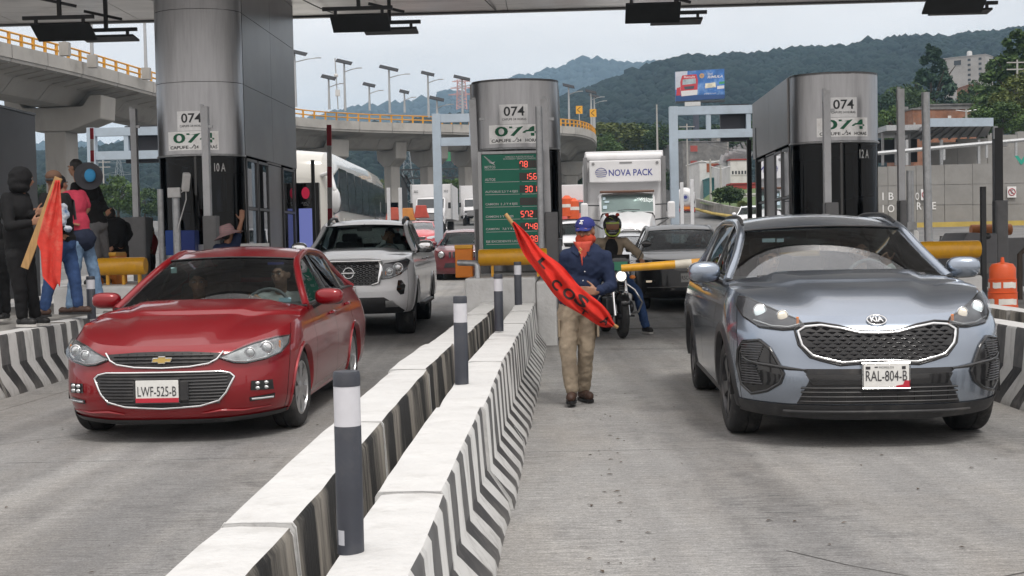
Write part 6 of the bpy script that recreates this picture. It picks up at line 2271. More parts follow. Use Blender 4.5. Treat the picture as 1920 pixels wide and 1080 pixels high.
ring(GR, lambda x, z: S.front(x, z, .012), .011).build('chrome_frame', M_CHROME, g, smooth=70)
ring([(a*1.045, (b-.69)*1.16+.69) for a, b in GR], lambda x, z: S.front(x, z, .006), .009).build('grille_surround', M_GBLK, g, smooth=70)
b = MB()
for j, z in enumerate(np.arange(.60, .80, .0235)):
 for i in range(-8, 9):
  x = i*.066 + (.033 if j % 2 else 0)
  if not (inpoly(x-.028, z, GR) and inpoly(x+.028, z, GR) and inpoly(x, z+.012, GR)): continue
  p = [S.front(x-.030, z+.006, .008), S.front(x+.030, z+.006, .008), S.front(x+.006, z-.007, .008), S.front(x, z+.002, .030), S.front(x-.004, z+.010, .008)]
  b.add(p, [(0, 2, 3), (2, 1, 3), (1, 4, 3), (4, 0, 3)])
b.build('grille_mesh', mat('grille_blade', (.05, .05, .055), rough=.25, metal=.5), g, fixn=False)
# badge
bz = .838
b = MB(); n_ = S.nrm(0, bz)
b.ball(S.front(0, bz, .004), (.062, .012, .030), 24, rot=Vector((0, -1, 0)).rotation_difference(n_).to_matrix())
bd = b.build('badge', M_GBLK, car1, smooth=80)
b = MB(); b.tube([S.front(.062*math.cos(a), bz+.029*math.sin(a), .011) for a in np.linspace(0, 2*PI, 25)], .005, 6)
b.build('badge_ring', M_CHROME, bd, smooth=80)
text_on('badge_text', 'KIA', M_CHROME, lambda a, c: S.front(a, bz+c, .0195), bd, width=.082, height=.030, bold=.03)
# fog housings, winglets, intake, skirt
FG = [(.835, .70), (.74, .715), (.68, .66), (.63, .56), (.605, .50), (.625, .44), (.70, .385), (.79, .355), (.845, .41), (.868, .54), (.862, .64)]
for pf in both(FG):
 h = front_patch(car1, S, 'fog_housing', pf, M_GBLK, .006)
 s_ = 1 if pf[0][0] > 0 else -1
 ring(pf, lambda x, z: S.front(x, z, .006), .012).build('housing_rim', M_GBLK, h, smooth=70)
 b = MB()
 for z in np.arange(.43, .69, .016):
  xa, xb = .765 - .05*abs(z-.54)/.15, .84
  b.tube([S.front(s_*x, z, .012) for x in np.linspace(xa, xb, 5)], .0045, 4)
 b.build('vent_fins', mat('vent_grey', (.06, .06, .065), rough=.4), h)
 b = MB(); b.tube([S.front(s_*x, z, .022) for x, z in ((.83, .60), (.80, .575), (.74, .56), (.66, .55), (.57, .535), (.46, .525))], [.006, .010, .012, .013, .012, .006], 8)
 b.build('blade', M_GBLK, h, smooth=70)
IN = [(-.50, .535), (.50, .535), (.44, .48), (.525, .305), (-.525, .305), (-.44, .48)]
lg = front_patch(car1, S, 'lower_grille', IN, M_BLK, .006)
b = MB()
for z in (.325, .355, .385, .412):
 b.tube([S.front(x, z, .014) for x in np.linspace(-.5, .5, 15)], .006, 5)
for x in np.arange(-.44, .45, .11): b.tube([S.front(x, .315, .010), S.front(x, .42, .010)], .004, 4)
b.build('grille_bars', M_BLK, lg)
b = MB(); b.add(*patch([(-.47, .50), (.47, .50), (.43, .435), (-.43, .435)], lambda x, z: S.front(x, z, .016)))
b.build('gloss_panel', M_GBLK, lg, smooth=60)
SK = [(-.86, .31), (-.6, .30), (-.3, .298), (.3, .298), (.6, .30), (.86, .31), (.84, .225), (.3, .20), (-.3, .20), (-.84, .225)]
front_patch(car1, S, 'bumper_skirt', SK, M_BLK, .008)
b = MB(); b.tube([S.front(x, .255, .010) for x in np.linspace(-.6, .6, 19)], .014, 6, flat=1); b.build('skirt_lip', M_BLK, car1, smooth=70)
plate(car1, S, 'RAL-804-B', .492, cx=.03, red='corner', top="MORELOS", off=.035, w=.292, h=.152)
mirrors(car1, S, 1.52, 1.145, PT, size=(.125, .08, .08), out=.155)
interior(car1, S, P_KIA)
wipers(car1, S, P_KIA)
b = MB(); b.box((0, 0, 0), (.10, .004, .03)).box((.09, 0, -.002), (.055, .004, .028))
p0 = S.rows_ws[6][3]
w1 = S.rows_ws[6][3]+Vector((.02, .03, -.01))
b2 = MB(); b2.add([Vector(v)+w1 for v in b.v], b.f); b2.build('windshield_sticker', mat('sticker_pale', (.55, .68, .75), rough=.5), car1)
for sx in (1, -1):
 b = MB()
 ys = np.linspace(2.1, 3.7, 14)
 b.tube([(sx*(S.ax(y)-.02), y, S.az(y)+.025+.022*math.sin(PI*(i/13))**.3) for i, y in enumerate(ys)], .014, 8)
 b.build('luggage_rail', M_BLK, car1, smooth=70)

# ---------------------------------------------------------------- red sedan in front, left
car2 = empty('sedan', (-2.525, 9.02, 0), R(-1.6), 'dark red sedan with a chrome framed grille leaving the toll lane on the left', 'car')
PR = paint('paint_red', (.225, .0008, .006), metal=.25, rough=.35, dust=(.12, .07, .06), spec=.25, coat=1)
S = car_body(car2, P_RED, PR)
put_wheels(car2, P_RED, S, M_SILV, steer=R(-3), spokes=7, style='double', rimr=.205)
HL = [(.395, .615), (.50, .575), (.58, .568), (.70, .59), (.785, .625), (.822, .68), (.815, .735), (.74, .728), (.62, .70), (.50, .655)]
headlamp(car2, S, HL, [(.70, .66, .042, M_REFL, .010), (.60, .635, .034, M_REFL, .010)], refl=mat('lamp_silver', (.42, .43, .44), rough=.25, metal=.7, var=.35, vscale=18),
   trims=[([(.42, .61), (.50, .588), (.58, .582), (.70, .603)], .006, M_CHROME)], amber=(.775, .675, .018, .01, 1, M_AMB))
UG = [(-.415, .648), (-.2, .662), (0, .665), (.2, .662), (.415, .648), (.35, .59), (.2, .568), (0, .56), (-.2, .568), (-.35, .59)]
g = front_patch(car2, S, 'grille', UG, M_BLK, .006)
b = MB()
for z in (.585, .608, .632):
 b.tube([S.front(x, z+.004*math.cos(x*3), .012) for x in np.linspace(-.36, .36, 17)], .007, 5)
for x in np.arange(-.33, .34, .066): b.tube([S.front(x, .575, .010), S.front(x+.01, .65, .010)], .004, 4)
b.build('grille_bars', M_BLK, g)
b = MB(); b.tube([S.front(x, z, .012) for x, z in ((-.425, .655), (-.385, .605), (-.33, .578), (-.2, .558), (0, .55), (.2, .558), (.33, .578), (.385, .605), (.425, .655))], .008, 6)
b.build('chrome_strip', M_CHROME, g, smooth=70)
LG = [(-.505, .478), (-.475, .505), (-.41, .518), (.41, .518), (.475, .505), (.505, .478), (.45, .37), (.40, .315), (.27, .28), (0, .266), (-.27, .28), (-.40, .315), (-.45, .37)]
lg = front_patch(car2, S, 'lower_grille', LG, M_BLK, .006)
ring(LG, lambda x, z: S.front(x, z, .010), .009).build('chrome_frame', M_CHROME, lg, smooth=70)
b = MB()
for z in np.arange(.30, .505, .022):
 xm = .40+.06*min(1, (z-.29)/.1)
 b.tube([S.front(x, z, .010) for x in np.linspace(-xm, xm, 17)], .0065, 5)
b.build('grille_bars', M_BLK, lg)
MB().box((.0, S.f(.39)-.012, .392), (.40, .012, .14)).build('plate_holder', M_BLK, car2, bevel=.004)
plate(car2, S, 'LWF-525-B', .392, cx=-.025, red='strip', off=.026)
# bow-shaped emblem
b = MB()
cz = .612
em = [(-.072, -.014), (-.060, .012), (-.026, .012), (-.022, .022), (.026, .022), (.028, .012), (.074, .012), (.062, -.014), (.026, -.014), (.022, -.024), (-.026, -.024), (-.028, -.014)]
b.prism([(x, cz+z) for x, z in em], S.f(cz)-.024, S.f(cz)-.006)
eb = b.build('emblem', mat('emblem_gold', (.70, .50, .16), rough=.3, metal=.6), car2, bevel=.002)
b = MB(); b.tube([(x, S.f(cz)-.024, cz+z) for x, z in em+em[:2]], .0035, 5); b.build('emblem_edge', M_CHROME, eb)
for sx in (1, -1):
 pf = [(sx*.615, .44), (sx*.745, .435), (sx*.75, .365), (sx*.61, .372)]
 h = front_patch(car2, S, 'fog_lamp', pf, M_GBLK, .005, .02)
 for i in range(4):
  MB().ball(S.front(sx*(.652+.052*(i % 2)), .42-.034*(i//2), .008), (.020, .010, .014), 10).build('bulb', M_REFL, h, smooth=80)
 pf = [(sx*.60, .322), (sx*.755, .335), (sx*.75, .30), (sx*.60, .292)]
 h = front_patch(car2, S, 'bumper_slot', pf, M_GBLK, .005, .02)
 b = MB(); b.tube([S.front(sx*x, .310, .012) for x in (.61, .67, .74)], .007, 6); b.build('chrome_strip', M_CHROME, h, smooth=60)
front_patch(car2, S, 'bumper_lip', [(-.80, .205), (-.4, .185), (.4, .185), (.80, .205), (.80, .175), (.4, .150), (-.4, .150), (-.80, .175)], M_BLK, .010)
for sx in (1, -1):
 b = MB(); b.tube([S.front(sx*x, z, .012) for x, z in ((.28, .225), (.40, .240), (.55, .232), (.72, .245))], [.004, .012, .010, .004], 6)
 b.build('bumper_fold', PR, car2, smooth=70)
mirrors(car2, S, 1.62, .985, PR, size=(.12, .075, .068), out=.155)
interior(car2, S, P_RED, dash=(.10, .11, .12))
wipers(car2, S, P_RED)
for (i, j, w, h, m) in ((6, 18, .05, .05, (.35, .55, .55)), (1, 18, .10, .035, (.45, .68, .80)), (7, 17, .14, .02, (.05, .06, .25))):
 c = S.rows_ws[i][20-j]*.5+S.rows_ws[i][20-j+1]*.5 if i == 6 else S.rows_ws[i][j]
 b = MB(); b.box(c+Vector((0, .03, -.012)), (w, .004, h)); b.build('windshield_sticker', mat('sticker_%d' % i, m, rough=.5), car2)

# ---------------------------------------------------------------- white pickup
car3 = empty('pickup_truck', (-2.365, 18.3, gz(18.3)), R(-.6), 'white pickup truck with black honeycomb grille behind the red sedan', 'pickup')
PW = paint('paint_white', (.76, .77, .79), metal=.0, rough=.3)
S = car_body(car3, P_PICK, PW)
put_wheels(car3, P_PICK, S, M_ALLOYD, spokes=6)
headlamp(car3, S, [(.475, .86), (.60, .875), (.74, .93), (.82, 1.0), (.85, 1.12), (.82, 1.14), (.70, 1.11), (.52, 1.085), (.475, 1.06)], [(.70, 1.02, .06, M_REFL, .012), (.58, .97, .045, M_REFL, .01)],
   amber=(.53, .95, .02, 0, 1, M_AMB), trims=[([(.49, 1.07), (.49, .88), (.60, .892), (.72, .94)], .008, M_LENS if False else M_REFL)])
GP = [(-.44, 1.115), (.44, 1.115), (.46, 1.05), (.40, .775), (-.40, .775), (-.46, 1.05)]
g = front_patch(car3, S, 'grille', GP, M_GBLK, .006)
b = MB()
for j, z in enumerate(np.arange(.80, 1.10, .042)):
 for i in range(-5, 6):
  x = i*.088+(.044 if j % 2 else 0)
  if abs(x) > .40: continue
  b.tube([S.front(x-.034, z, .012), S.front(x-.012, z+.014, .02), S.front(x+.012, z+.014, .02), S.front(x+.034, z, .012)], .007, 4)
  b.tube([S.front(x-.034, z, .012), S.front(x-.012, z-.014, .02), S.front(x+.012, z-.014, .02), S.front(x+.034, z, .012)], .007, 4)
b.build('grille_mesh', mat('grille_dark', (.03, .03, .033), rough=.3), g)
b = MB()
for sx in (1, -1):
 b.tube([S.front(sx*x, z, .02) for x, z in ((.45, 1.11), (.475, 1.04), (.45, .90), (.43, .80), (.33, .775))], [.03, .038, .036, .03, .02], 8, flat=.6)
b.tube([S.front(x, 1.115, .02) for x in np.linspace(-.46, .46, 13)], .022, 8)
b.build('chrome_frame', M_CHROME, g, smooth=70)
b = MB(); b.tube([S.front(.075*math.cos(a), .955+.075*math.sin(a), .03) for a in np.linspace(0, 2*PI, 25)], .011, 6)
b.tube([S.front(-.10, .955, .034), S.front(.10, .955, .034)], .018, 6)
b.build('emblem', M_CHROME, g, smooth=70)
front_patch(car3, S, 'lower_grille', [(-.50, .60), (.50, .60), (.66, .50), (.78, .40), (.74, .365), (-.74, .365), (-.78, .40), (-.66, .50)], M_BLK, .008)
front_patch(car3, S, 'skid_plate', [(.52, .55), (.62, .55), (.70, .46), (.52, .46)], M_SILV, .016)
front_patch(car3, S, 'skid_plate', [(-.52, .55), (-.62, .55), (-.70, .46), (-.52, .46)], M_SILV, .016)
for sx in (1, -1):
 front_patch(car3, S, 'fog_housing', [(sx*a, z) for a, z in ((.70, .84), (.75, .84), (.80, .76), (.78, .64), (.73, .63), (.68, .70))], M_GBLK, .008)
 b = MB(); b.tube([(sx*(S.ax(y)-.04), y, S.az(y)+h) for y, h in ((2.15, .0), (2.3, .05), (2.6, .085), (3.0, .09), (3.2, .04), (3.25, 0))], [.02, .035, .03, .03, .03, .02], 8, flat=.7)
 b.build('luggage_rail', M_BLK, car3, smooth=70)
 b = MB(); b.bx(sx*.82, sx*.98, 1.5, 3.5, .40, .46); b.build('running_board', M_BLK, car3, bevel=.02)
plate(car3, S, 'KR-379-A', .665, cx=-.06, red='corner', off=.03)
mirrors(car3, S, 1.66, 1.33, PW, size=(.125, .08, .095), out=.16, chrome=M_CHROME)
interior(car3, S, P_PICK)

# ---------------------------------------------------------------- dark SUV in the far part of the right lane
car4 = empty('suv', (3.22, 22.9, gz(23)), R(-3), 'dark grey SUV with its lower lamps lit waiting behind the yellow boom', 'car')
PD = paint('paint_dark_grey', (.014, .015, .018), metal=.1, rough=.4, dust=(.06, .06, .06), spec=.3, coat=.6)
S = car_body(car4, P_SUV, PD)
put_wheels(car4, P_SUV, S, M_ALLOYD, spokes=5)
headlamp(car4, S, [(.42, .80), (.60, .79), (.80, .82), (.85, .90), (.82, .935), (.6, .90), (.42, .87)], [(.68, .855, .04, M_REFL, .01)],
   trims=[([(.46, .815), (.60, .805), (.74, .82)], .012, M_LIT)])
front_patch(car4, S, 'grille', [(-.42, .87), (.42, .87), (.42, .80), (.2, .72), (-.2, .72), (-.42, .80)], M_GBLK, .006)
lg = front_patch(car4, S, 'lower_grille', [(-.75, .42), (.75, .42), (.80, .30), (.6, .255), (-.6, .255), (-.80, .30)], M_GBLK, .006)
b = MB(); b.tube([S.front(x, .43, .012) for x in np.linspace(-.75, .75, 15)], .008, 6); b.build('chrome_strip', M_CHROME, lg)
for sx in (1, -1):
 h = front_patch(car4, S, 'fog_lamp', [(sx*.60, .56), (sx*.80, .58), (sx*.81, .52), (sx*.60, .50)], M_GBLK, .006)
 b = MB(); b.box(S.front(sx*.70, .54, .015), (.14, .02, .035)); b.build('bulb', M_LITW, h, bevel=.005)
plate(car4, S, 'RSC-41-B', .60, cx=0, red='corner')
text_on('emblem', 'W', M_CHROME, lambda a, c: S.front(a, .80+c, .02), car4, width=.13, height=.075, bold=.01)
mirrors(car4, S, 1.5, 1.15, PD, size=(.12, .08, .08), out=.15)
interior(car4, S, P_SUV)

# ---------------------------------------------------------------- cars queueing beyond the booths (shape kept, less inside)
def far_car(name, label, cat, P, loc, rz, pm, grille=True, lamp='bar', scale=1.0, group=None):
 r = empty(name, loc, rz, label, cat, group)
 S = car_body(r, P, pm, low=True)
 put_wheels(r, P, S, M_SILV, spokes=5)
 zt = S.zt(0)
 if lamp == 'round':
  for sx in (1, -1):
   b = MB(); b.ball(S.front(sx*.62, zt-.13, .01), (.10, .03, .10), 16)
   h = b.build('headlight', M_REFL, r, smooth=80)
   b = MB(); b.tube([S.front(sx*.62+.105*math.cos(a), zt-.13+.105*math.sin(a), .012) for a in np.linspace(0, 2*PI, 17)], .012, 6); b.build('bezel', M_GBLK, h)
  b = MB()
  for k in range(7): b.tube([S.front(-.36+.12*k, zt-.22, .01), S.front(-.36+.12*k, zt-.05, .01)], .035, 6, flat=.5)
  b.build('grille', M_GBLK, r)
 else:
  for sx in (1, -1):
   front_patch(r, S, 'headlight', [(sx*a, z) for a, z in ((.45, zt-.15), (.62, zt-.17), (.80, zt-.12), (.82, zt-.02), (.6, zt-.05), (.45, zt-.08))], M_REFL, .01)
  front_patch(r, S, 'grille', [(-.42, zt-.07), (.42, zt-.07), (.36, zt-.19), (-.36, zt-.19)], M_GBLK, .01)
 front_patch(r, S, 'lower_grille', [(-.5, zt-.38), (.5, zt-.38), (.55, zt-.52), (-.55, zt-.52)], M_BLK, .01)
 MB().box((0, S.f(zt-.33)-.02, zt-.30), (.3, .01, .15)).build('licence_plate', M_PLATE, r)
 mirrors(r, S, P['cowl'][0]+.15, S.zt(1.4)+.08, pm, size=(.11, .08, .075), out=.15)
 interior(r, S, P, seats=False)
 return r
PJ = paint('paint_maroon', (.14, .012, .02), metal=.2, rough=.35)
far_car('suv', 'maroon SUV with round headlights at the left of the price board', 'car', P_SUV, (-1.50, 38.2, gz(38.5)), R(-1.5), PJ, lamp='round')
far_car('sedan', 'bright red car between the white pickup and the small white box truck', 'car', P_RED, (-4.25, 57, gz(57)), R(-1), paint('paint_scarlet', (.45, .02, .03), rough=.35))
far_car('sedan', 'silver sedan seen over the shoulder of the motorcyclist', 'car', P_RED, (2.82, 29.5, gz(29.5)), R(-3), paint('paint_silver', (.32, .34, .37), metal=.6, rough=.35))
far_car('pickup_truck', 'white pickup with its windscreen showing between the booth and the box truck', 'pickup', P_PICK, (2.05, 39.5, gz(39.5)), R(-3), PW)
far_car('suv', 'small white car at the far end of the lane beside booth 12 A', 'car', P_SUV, (12.6, 66, gz(66)), R(-12), PW)

# ------------------------------------------------------------------ trucks and coach
M_TW = mat('truck_white', (.66, .66, .67), rough=.35, coat=.5, var=.04, vscale=2, dirt=(.5, .49, .47), dscale=1.2, damt=.35)
M_TBOX = mat('truck_box_white', (.64, .64, .65), rough=.5, var=.04, vscale=1, dirt=(.45, .44, .42), dscale=.8, damt=.4)
M_BLUEP = mat('print_blue', (.04, .05, .24), rough=.5)
tr = empty('box_truck', (3.36, 35.4, gz(36)), R(-2.7), 'white box truck with blue NOVA PACK lettering behind the motorcyclist', 'truck')
MB().bx(-1.2, 1.2, 3.6, 11.5, 1.0, 3.9).build('box_body', M_TBOX, tr, bevel=.03)
for sx in (-1, 1): MB().bx(sx*1.2-.06, sx*1.2+.06, 3.5, 3.6, .9, 3.72).build('corner_rail', M_BOXG, tr)
b = MB(); b.tube([(-1.16, 3.7, 3.72), (1.16, 3.7, 3.72)], .17, 12); b.build('front_cap', M_TW, tr, smooth=60)
nb = MB().bx(-1.08, 1.10, 3.22, 3.5, 2.93, 3.60).build('nose_panel', M_TBOX, tr, bevel=.03)
text_on('panel_text', 'NOVA PACK', M_BLUEP, plane_fn((.18, 3.214, 3.22), (1, 0, 0), (0, 0, 1)), nb, width=1.34, height=.20, bold=.012, shear=0)
b = MB()
for dz in (-.09, -.03, .03, .09):
 b.tube([(-.72+.17*math.cos(a)*math.sqrt(max(.05, 1-(dz/.17)**2)), 3.212, 3.22+dz+.025*math.sin(a)) for a in np.linspace(PI, 2*PI, 9)], .008, 4)
b.tube([(-.72+.17*math.cos(a), 3.212, 3.22+.15*math.sin(a)) for a in np.linspace(-.2, PI*1.02, 14)], .007, 4)
b.build('globe_mark', M_BLUEP, nb, kind='stuff')
for x in (-.96, .98): MB().cyl((x, 3.21, 3.50), (x, 3.20, 3.50), .045, n=12).build('marker_light', M_BOXG, nb)
MB().bx(-.16, .22, 3.205, 3.214, 3.50, 3.54).build('name_plate', M_BOXG, nb)
# cab
b = MB()
rows = []
for (y, hw, z0, z1) in ((1.85, .80, .9, 1.98), (1.98, .82, .9, 2.30), (2.12, .82, .9, 2.55), (3.4, .84, .9, 2.62)):
 rows.append([Vector((x*hw, y, z)) for x, z in ((-1, z0), (-1, z1-.12), (-.93, z1-.02), (0, z1+.03), (.93, z1-.02), (1, z1-.12), (1, z0))])
b.grid(rows); b.build('cab', M_TW, tr, smooth=30)
rows = [[Vector((x*.76, y-.03+.05*x*x, z)) for x in np.linspace(-1, 1, 9)] for y, z in ((1.83, 2.0), (1.95, 2.27), (2.07, 2.50))]
MB().grid(rows).build('windshield', M_WIND, tr, smooth=80, fixn=False)
MB().bx(-.75, .75, 2.0, 3.2, 1.2, 2.0).build('cab_interior', M_DARK, tr)
MB().bx(-.80, .80, 1.90, 2.18, 2.56, 2.63).build('sun_visor', mat('visor_brown', (.12, .06, .04), rough=.4), tr, bevel=.02)
for x, z, w, h, m in ((-.66, 2.14, .12, .1, 'sticker_pale'), (-.60, 2.30, .14, .06, 'sticker_pale'), (-.68, 2.40, .08, .08, 'sticker_pale')):
 MB().bx(x-w/2, x+w/2, 1.87+(z-2.14)*.5, 1.875+(z-2.14)*.5, z-h/2, z+h/2).build('windshield_sticker', mat(m), tr)
rows = []
for (y, hw, z0, z1) in ((.0, .50, .9, 1.40), (.06, .56, .7, 1.52), (.5, .62, .7, 1.68), (1.2, .70, .7, 1.85), (1.85, .80, .7, 2.0)):
 rows.append([Vector((x*hw, y, z)) for x, z in ((-1, z0), (-1, z1-.22), (-.9, z1-.08), (-.5, z1-.005), (-.2, z1-.02), (0, z1+.02), (.2, z1-.02), (.5, z1-.005), (.9, z1-.08), (1, z1-.22), (1, z0))])
MB().grid(rows).build('hood', M_TW, tr, smooth=40)
g = MB().bx(-.36, .36, -.06, .0, .75, 1.42).build('grille', M_BOXG, tr, bevel=.05)
for k in range(9): MB().bx(-.32, .32, -.075, -.062, .80+.065*k, .82+.065*k).build('grille_bar', M_CHROME, g)
b = MB(); b.tube([(-.38, -.07, .8), (-.38, -.07, 1.35), (-.2, -.07, 1.46), (.2, -.07, 1.46), (.38, -.07, 1.35), (.38, -.07, .8)], .03, 8); b.build('grille_surround', M_CHROME, g, smooth=60)
MB().bx(-1.15, 1.15, -.2, .1, .35, .65).build('bumper', M_CHROME, tr, bevel=.05)
for sx in (-1, 1):
 MB().ball((sx*.72, .05, 1.12), (.14, .1, .1), 12).build('headlight', M_REFL, tr, smooth=60)
 rows = [[Vector((sx*(.6+.32*t), .35-.55*math.cos(a)*1.0+.35, .55+.55*math.sin(a))) for a in np.linspace(.1, PI-.1, 10)] for t in (0, 1)]
 MB().grid(rows).build('mudguard', M_TW, tr, smooth=60)
 m_ = MB().box((sx*1.27, 1.7, 2.02), (.22, .14, .50)).build('mirror', M_TW, tr, bevel=.05)
 b = MB(); b.tube([(sx*.82, 2.0, 1.75), (sx*1.2, 1.72, 1.80)], .025, 6); b.tube([(sx*.75, 1.5, 1.5), (sx*1.2, 1.72, 1.80)], .025, 6); b.tube([(sx*.82, 2.1, 2.2), (sx*1.2, 1.72, 2.2)], .02, 6)
 b.build('mirror_arm', M_POSTD, m_, kind='stuff')
 wheel(tr, sx*.98, .9, .5, .28, .28, sx, M_SILV, 6)
 wheel(tr, sx*.98, 8.5, .5, .5, .28, sx, M_SILV, 6)
b = MB(); b.tube([(-.3, 1.72, 2.03), (0, 1.74, 2.06), (.35, 1.70, 2.04)], .012, 5); b.build('wiper', M_GBLK, tr)

# coach
bu = empty('coach', (-5.78, 32.0, gz(32)), R(-1.2), 'white coach with dark reflecting side windows behind the white pickup', 'bus')
def bus_sec(y, hw, h0, h1, rnd):
 return [Vector((x*hw, y, h0 if k in (0, 8) else z)) for k, (x, z) in enumerate(((-1, h0), (-1.0, h1-1.9), (-.97, h1-.42), (-.82, h1-.10), (0, h1), (.82, h1-.10), (.97, h1-.42), (1.0, h1-1.9), (1, h0)))]
rows = [bus_sec(y, hw, .35, h, 0) for y, hw, h in ((0, 1.18, 3.0), (.06, 1.23, 3.35), (.2, 1.25, 3.58), (.45, 1.27, 3.70), (1.3, 1.27, 3.76), (4, 1.27, 3.74), (8, 1.27, 3.72), (11.2, 1.27, 3.64), (11.7, 1.2, 3.5))]
b = MB(); b.grid(rows); b.add([rows[0][k] for k in range(9)], [tuple(range(9))]); b.add([rows[-1][k] for k in range(9)], [tuple(range(9))[::-1]])
b.build('bus_body', mat('bus_white', (.62, .61, .57), rough=.25, coat=.8, var=.04, vscale=1, dirt=(.4, .38, .33), dscale=.8, damt=.3), bu, smooth=35)
M_BUSG = mat('bus_glass', (.008, .009, .012), rough=.10, coat=.6, bump=.15, bscale=1.6)
for k in range(7):
 y0, y1 = 1.4+1.42*k, 1.4+1.42*(k+1)-.07
 for sx in (1, -1):
  b = MB(); b.grid([[Vector((sx*1.285, y, 2.14-.01*k)) for y in (y0, y1)], [Vector((sx*1.285, y, 2.6)) for y in (y0, y1)], [Vector((sx*1.252, y, 3.26-.02*k)) for y in (y0, y1)]])
  b.build('side_window', M_BUSG, bu, smooth=40)
b = MB(); b.grid([[Vector((1.285, .30, 2.0)), Vector((1.285, 1.33, 2.12))], [Vector((1.272, .42, 3.0)), Vector((1.262, 1.33, 3.24))]])
b.build('driver_window', mat('bus_window_blue', (.02, .03, .06), rough=.06, coat=1), bu)
MB().grid([[Vector((x*1.08, -.02+.06*x*x, 1.1)) for x in np.linspace(-1, 1, 7)], [Vector((x*1.1, .0+.06*x*x, 2.3)) for x in np.linspace(-1, 1, 7)], [Vector((x*1.12, .14+.06*x*x, 3.0)) for x in np.linspace(-1, 1, 7)]]).build('windshield', mat('bus_screen', (.10, .14, .13), rough=.08, coat=1), bu, smooth=60)
for k in range(6):
 MB().bx(1.268, 1.29, 2.0+1.5*k, 3.42+1.5*k, .55, 1.95).build('luggage_door', mat('bus_panel', (.60, .595, .55), rough=.25, coat=.8, bump=.15, bscale=1.5), bu, bevel=.01)
text_on('side_text', 'Lada', M_BOXG, lambda a, c: Vector((1.296, 2.6+a*1.2, 1.80+c)), bu, width=1.2, height=.36, shear=.4)
for sx in (1, -1):
 m_ = MB().ball((sx*1.42, -.35, 2.35), (.14, .12, .32), 12).build('mirror', M_TW, bu, smooth=70)
 b = MB(); b.tube([(sx*1.0, .1, 3.0), (sx*1.3, -.3, 3.05), (sx*1.42, -.38, 2.6)], .06, 8); b.build('mirror_arm', M_TW, m_, smooth=70)
 for y in (2.6, 8.6): wheel(bu, sx*1.1, y, .5, .3, .28, sx, M_SILV, 6)
MB().bx(-1.2, 1.2, .3, 11.5, .3, .4).build('underbody', M_UNDER, bu)

def simple_truck(loc, rz, label, W, Hb, Lb, num=None, boxm=M_TBOX, cabm=M_TW, group=None):
 e = empty('box_truck', loc, rz, label, 'truck', group)
 bx_ = MB().bx(-W/2, W/2, 1.6, 1.6+Lb, .8, Hb).build('box_body', boxm, e, bevel=.03)
 for x in (-W/2, W/2): MB().bx(x-.05, x+.05, 1.55, 1.62, .8, Hb+.03).build('corner_rail', M_GALV, e)
 if num:
  for x in (-W*.38, W*.36): text_on('box_number', num, M_TDARK, plane_fn((x, 1.55, Hb-.42), (1, 0, 0), (0, 0, 1)), bx_, width=.26, height=.15)
 rows = []
 for (y, hw, z0, z1) in ((-.05, .78, .7, 1.15), (0, .86, .5, 1.25), (.5, .88, .5, 1.42), (.6, .88, .5, 1.45), (1.0, .86, .5, 2.05), (1.5, .86, .5, 2.12)):
  rows.append([Vector((x*hw, y, z)) for x, z in ((-1, z0), (-1, z1-.1), (-.92, z1-.01), (0, z1+.02), (.92, z1-.01), (1, z1-.1), (1, z0))])
 MB().grid(rows).build('cab', cabm, e, smooth=30)
 MB().grid([[Vector((x*.78, .57+.40*t-.02, 1.46+.55*t)) for x in (-1, 0, 1)] for t in (0, 1)]).build('windshield', M_WIN, e, fixn=False)
 MB().bx(-.6, .6, -.09, -.04, .75, 1.1).build('grille', M_BOXG, e)
 for sx in (1, -1):
  MB().box((sx*.72, -.06, .9), (.22, .05, .16)).build('headlight', M_REFL, e)
  MB().box((sx*1.12, .7, 1.6), (.16, .08, .36)).build('mirror', M_GBLK, e, bevel=.02)
  wheel(e, sx*.8, .7, .38, .25, .22, sx, M_SILV, 5)
  wheel(e, sx*.8, 1.6+Lb*.75, .38, .4, .22, sx, M_SILV, 5)
 return e
simple_truck((-4.72, 74, gz(74)+.15), R(-1), 'small white box truck numbered 302 under the overpass', 2.4, 2.9, 6.5, '302')
simple_truck((-2.7, 96, gz(96)), R(0), 'second white truck peeking out between box truck and price board', 2.3, 3.1, 6)
simple_truck((3.1, 62, gz(62)), R(-4), 'white truck with red corner hidden left of the large box truck', 2.2, 2.9, 6, cabm=mat('truck_red', (.45, .05, .04), rough=.4))
# tanker
q = at(1285, 405, 135)
tk = empty('tanker_truck', (q.x, 135, q.z), R(-8), 'white tanker truck with a round badge driving away on the far road', 'truck')
b = MB(); b.lathe([(0, 0), (.55, -.02), (.95, .12), (1.08, .4), (1.08, 9), (.9, 9.3), (0, 9.4)], c=(0, 0, 1.95), axis='Y', n=28); b.build('tank', M_TW, tk, smooth=50)
for y in (.5, 2.2, 4): b = MB(); b.lathe([(1.1, y), (1.13, y+.04), (1.13, y+.12), (1.1, y+.16)], c=(0, 0, 1.95), axis='Y', n=28); b.build('tank_hoop', M_GALV, tk, smooth=50)
b = MB(); b.lathe([(0, -.05), (.38, -.05)], c=(.05, -.02, 1.95), axis='Y', n=16); b.build('badge', mat('badge_pale', (.4, .42, .5), rough=.5), tk, fixn=False)
b = MB(); b.lathe([(0, -.07), (.22, -.07)], c=(.05, -.02, 2.0), axis='Y', n=5); b.build('badge_star', M_BLUEP, tk, fixn=False)
MB().bx(-1.15, 1.15, .1, .5, .55, .85).build('rear_bar', mat('tail_red', (.4, .05, .04), rough=.4), tk)
MB().bx(-.5, .5, .02, .09, .7, 1.0).build('warning_plate', M_ORG, tk)
